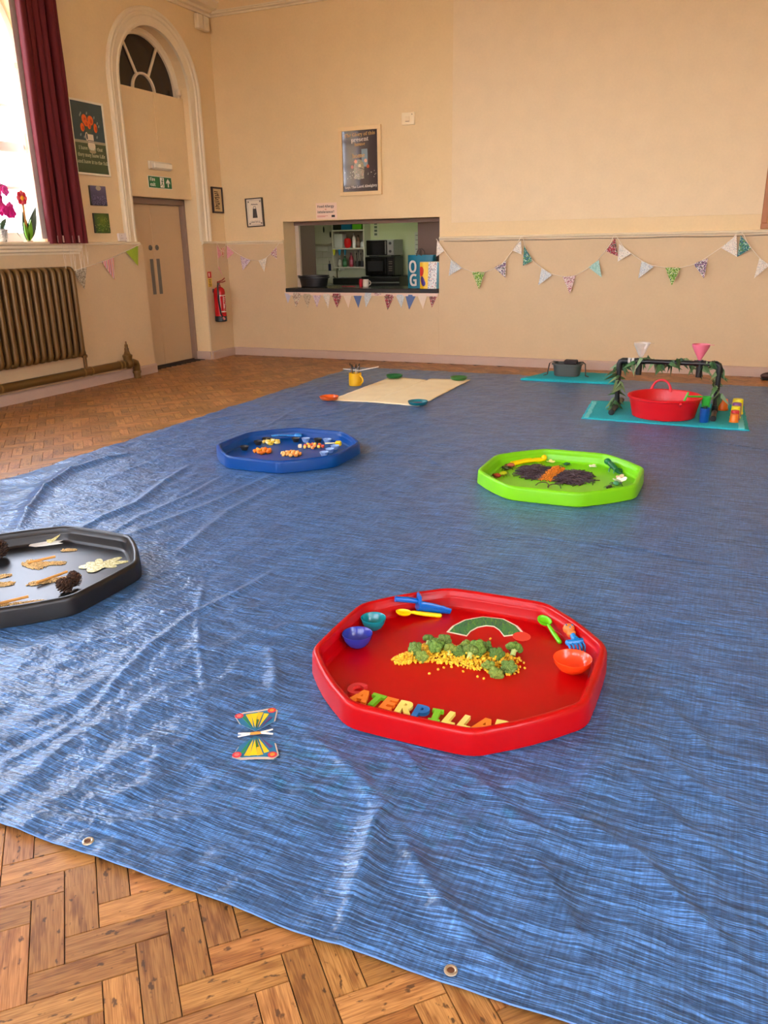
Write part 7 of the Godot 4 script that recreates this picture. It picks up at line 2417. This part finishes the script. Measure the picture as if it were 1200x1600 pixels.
	for s in [-1.0]:
		m = MB.new()
		var p := []
		for k in 13:
			var t := PI * k / 12.0
			p.append(Vector3(-0.06 + cos(t) * 0.085, 0.165 + sin(t) * 0.105, s * (0.30 + sin(t) * 0.02)))
		m.tube(p, [0.018, 0.014, 0.011, 0.010, 0.010, 0.010, 0.010, 0.010, 0.010, 0.010, 0.011, 0.014, 0.018], 8)
		put(tb, "handle", m.done(), mat(c8(234, 40, 60), 0.35))
	m = MB.new()
	var hp := []
	for k in 13:
		var t := PI * k / 12.0
		hp.append(Vector3(0.07 + cos(t) * 0.085, 0.165 - sin(t) * 0.06, 0.29 - sin(t) * 0.10))
	m.tube(hp, 0.011, 8)
	put(tb, "handle", m.done(), mat(c8(234, 40, 60), 0.35))
	# green scoop over the rim
	var gs := thing("hanging_scoop", "lime green scoop hooked over the right rim of the red tub", "scoop", Vector3(-0.268, 0.20, -7.45), 0.25)
	m = MB.new()
	m.box(Vector3(-0.045, 0.012, 0), Vector3(0.13, 0.014, 0.03), 0.004)
	m.box(Vector3(-0.105, -0.045, 0), Vector3(0.016, 0.12, 0.03), 0.004, Transform3D(Basis(Vector3(0, 0, 1), -0.35), Vector3.ZERO))
	put(gs, "handle", m.done(), mat(c8(70, 190, 50), 0.3))
	m = MB.new()
	m.lathe([Vector2(0.030, -0.085), Vector2(0.034, -0.08), Vector2(0.040, 0.012), Vector2(0.036, 0.012), Vector2(0.030, -0.076), Vector2(0, -0.076)], 18, Transform3D(Basis(), Vector3(0.062, 0, 0)), true)
	put(gs, "cup", m.done(), mat(c8(50, 176, 60), 0.3))
	# cups on the towel
	var bc := thing("beaker", "tall blue plastic beaker standing in front of the frame's right post", "beaker", Vector3(-0.205, 0.0175, -7.30))
	m = MB.new()
	m.lathe([Vector2(0.036, 0), Vector2(0.038, 0.004), Vector2(0.041, 0.125), Vector2(0.038, 0.125), Vector2(0.035, 0.006), Vector2(0, 0.006)], 24, Transform3D(), true)
	put(bc, "beaker", m.done(), mat(c8(10, 78, 160), 0.3))
	m = MB.new()
	for s in [[-0.012, 0.01], [0.012, -0.006], [0.0, 0.016]]: m.tube([Vector3(s[0] * 0.4, 0.02, s[1]), Vector3(s[0], 0.145, s[1])], 0.005, 6)
	put(bc, "stirrer", m.done(), mat(c8(50, 52, 56), 0.4)).set_meta("kind", "stuff")
	var cup := func(x: float, z: float, r: float, h: float, c: Color, label: String, g: String) -> void:
		var o := MB.new()
		o.lathe([Vector2(r * 1.08, 0), Vector2(r * 1.08, h * 0.12), Vector2(r, h * 0.13), Vector2(r * 0.86, h * 0.96), Vector2(r * 0.8, h), Vector2(0, h)], 24, Transform3D(), true)
		solo("stacking_cup", o.done(), mat(c, 0.35), label, "cup", Vector3(x, 0.0178, z), 0.0, g)
	cup.call(-0.08, -7.93, 0.052, 0.10, c8(246, 116, 10), "orange stacking cup standing alone behind the frame's right post", "")
	var row := "upturned stacking cups in a row on the towel"
	cup.call(0.032, -7.40, 0.036, 0.070, c8(246, 124, 16), "orange stacking cup at the front of the row of cups", row)
	cup.call(0.036, -7.485, 0.038, 0.085, c8(206, 20, 40), "red stacking cup second in the row of cups", row)
	cup.call(0.038, -7.575, 0.041, 0.105, c8(240, 226, 10), "smaller yellow stacking cup in the middle of the row", row)
	cup.call(0.042, -7.67, 0.043, 0.118, c8(150, 90, 170), "purple stacking cup fourth in the row of cups", row)
	cup.call(0.048, -7.775, 0.050, 0.135, c8(244, 232, 12), "largest yellow stacking cup at the back of the row", row)
	# something brown at the edge of view
	var bb := thing("brown_shoe", "dark brown shoe by the skirting at the right edge of the photo", "shoe", Vector3(0.40, 0.004, -9.98), 0.3)
	m = MB.new()
	m.ball(Vector3(-0.02, 0.045, 0), Vector3(0.13, 0.042, 0.05), 16, 9)
	m.ball(Vector3(0.06, 0.07, 0), Vector3(0.06, 0.06, 0.045), 14, 9)
	put(bb, "upper", m.done(), mat(c8(58, 30, 24), 0.5))
	put(bb, "sole", boxm(Vector3(0.27, 0.018, 0.095), 0.008, Vector3(0, 0.009, 0)), mat(c8(30, 20, 18), 0.7))
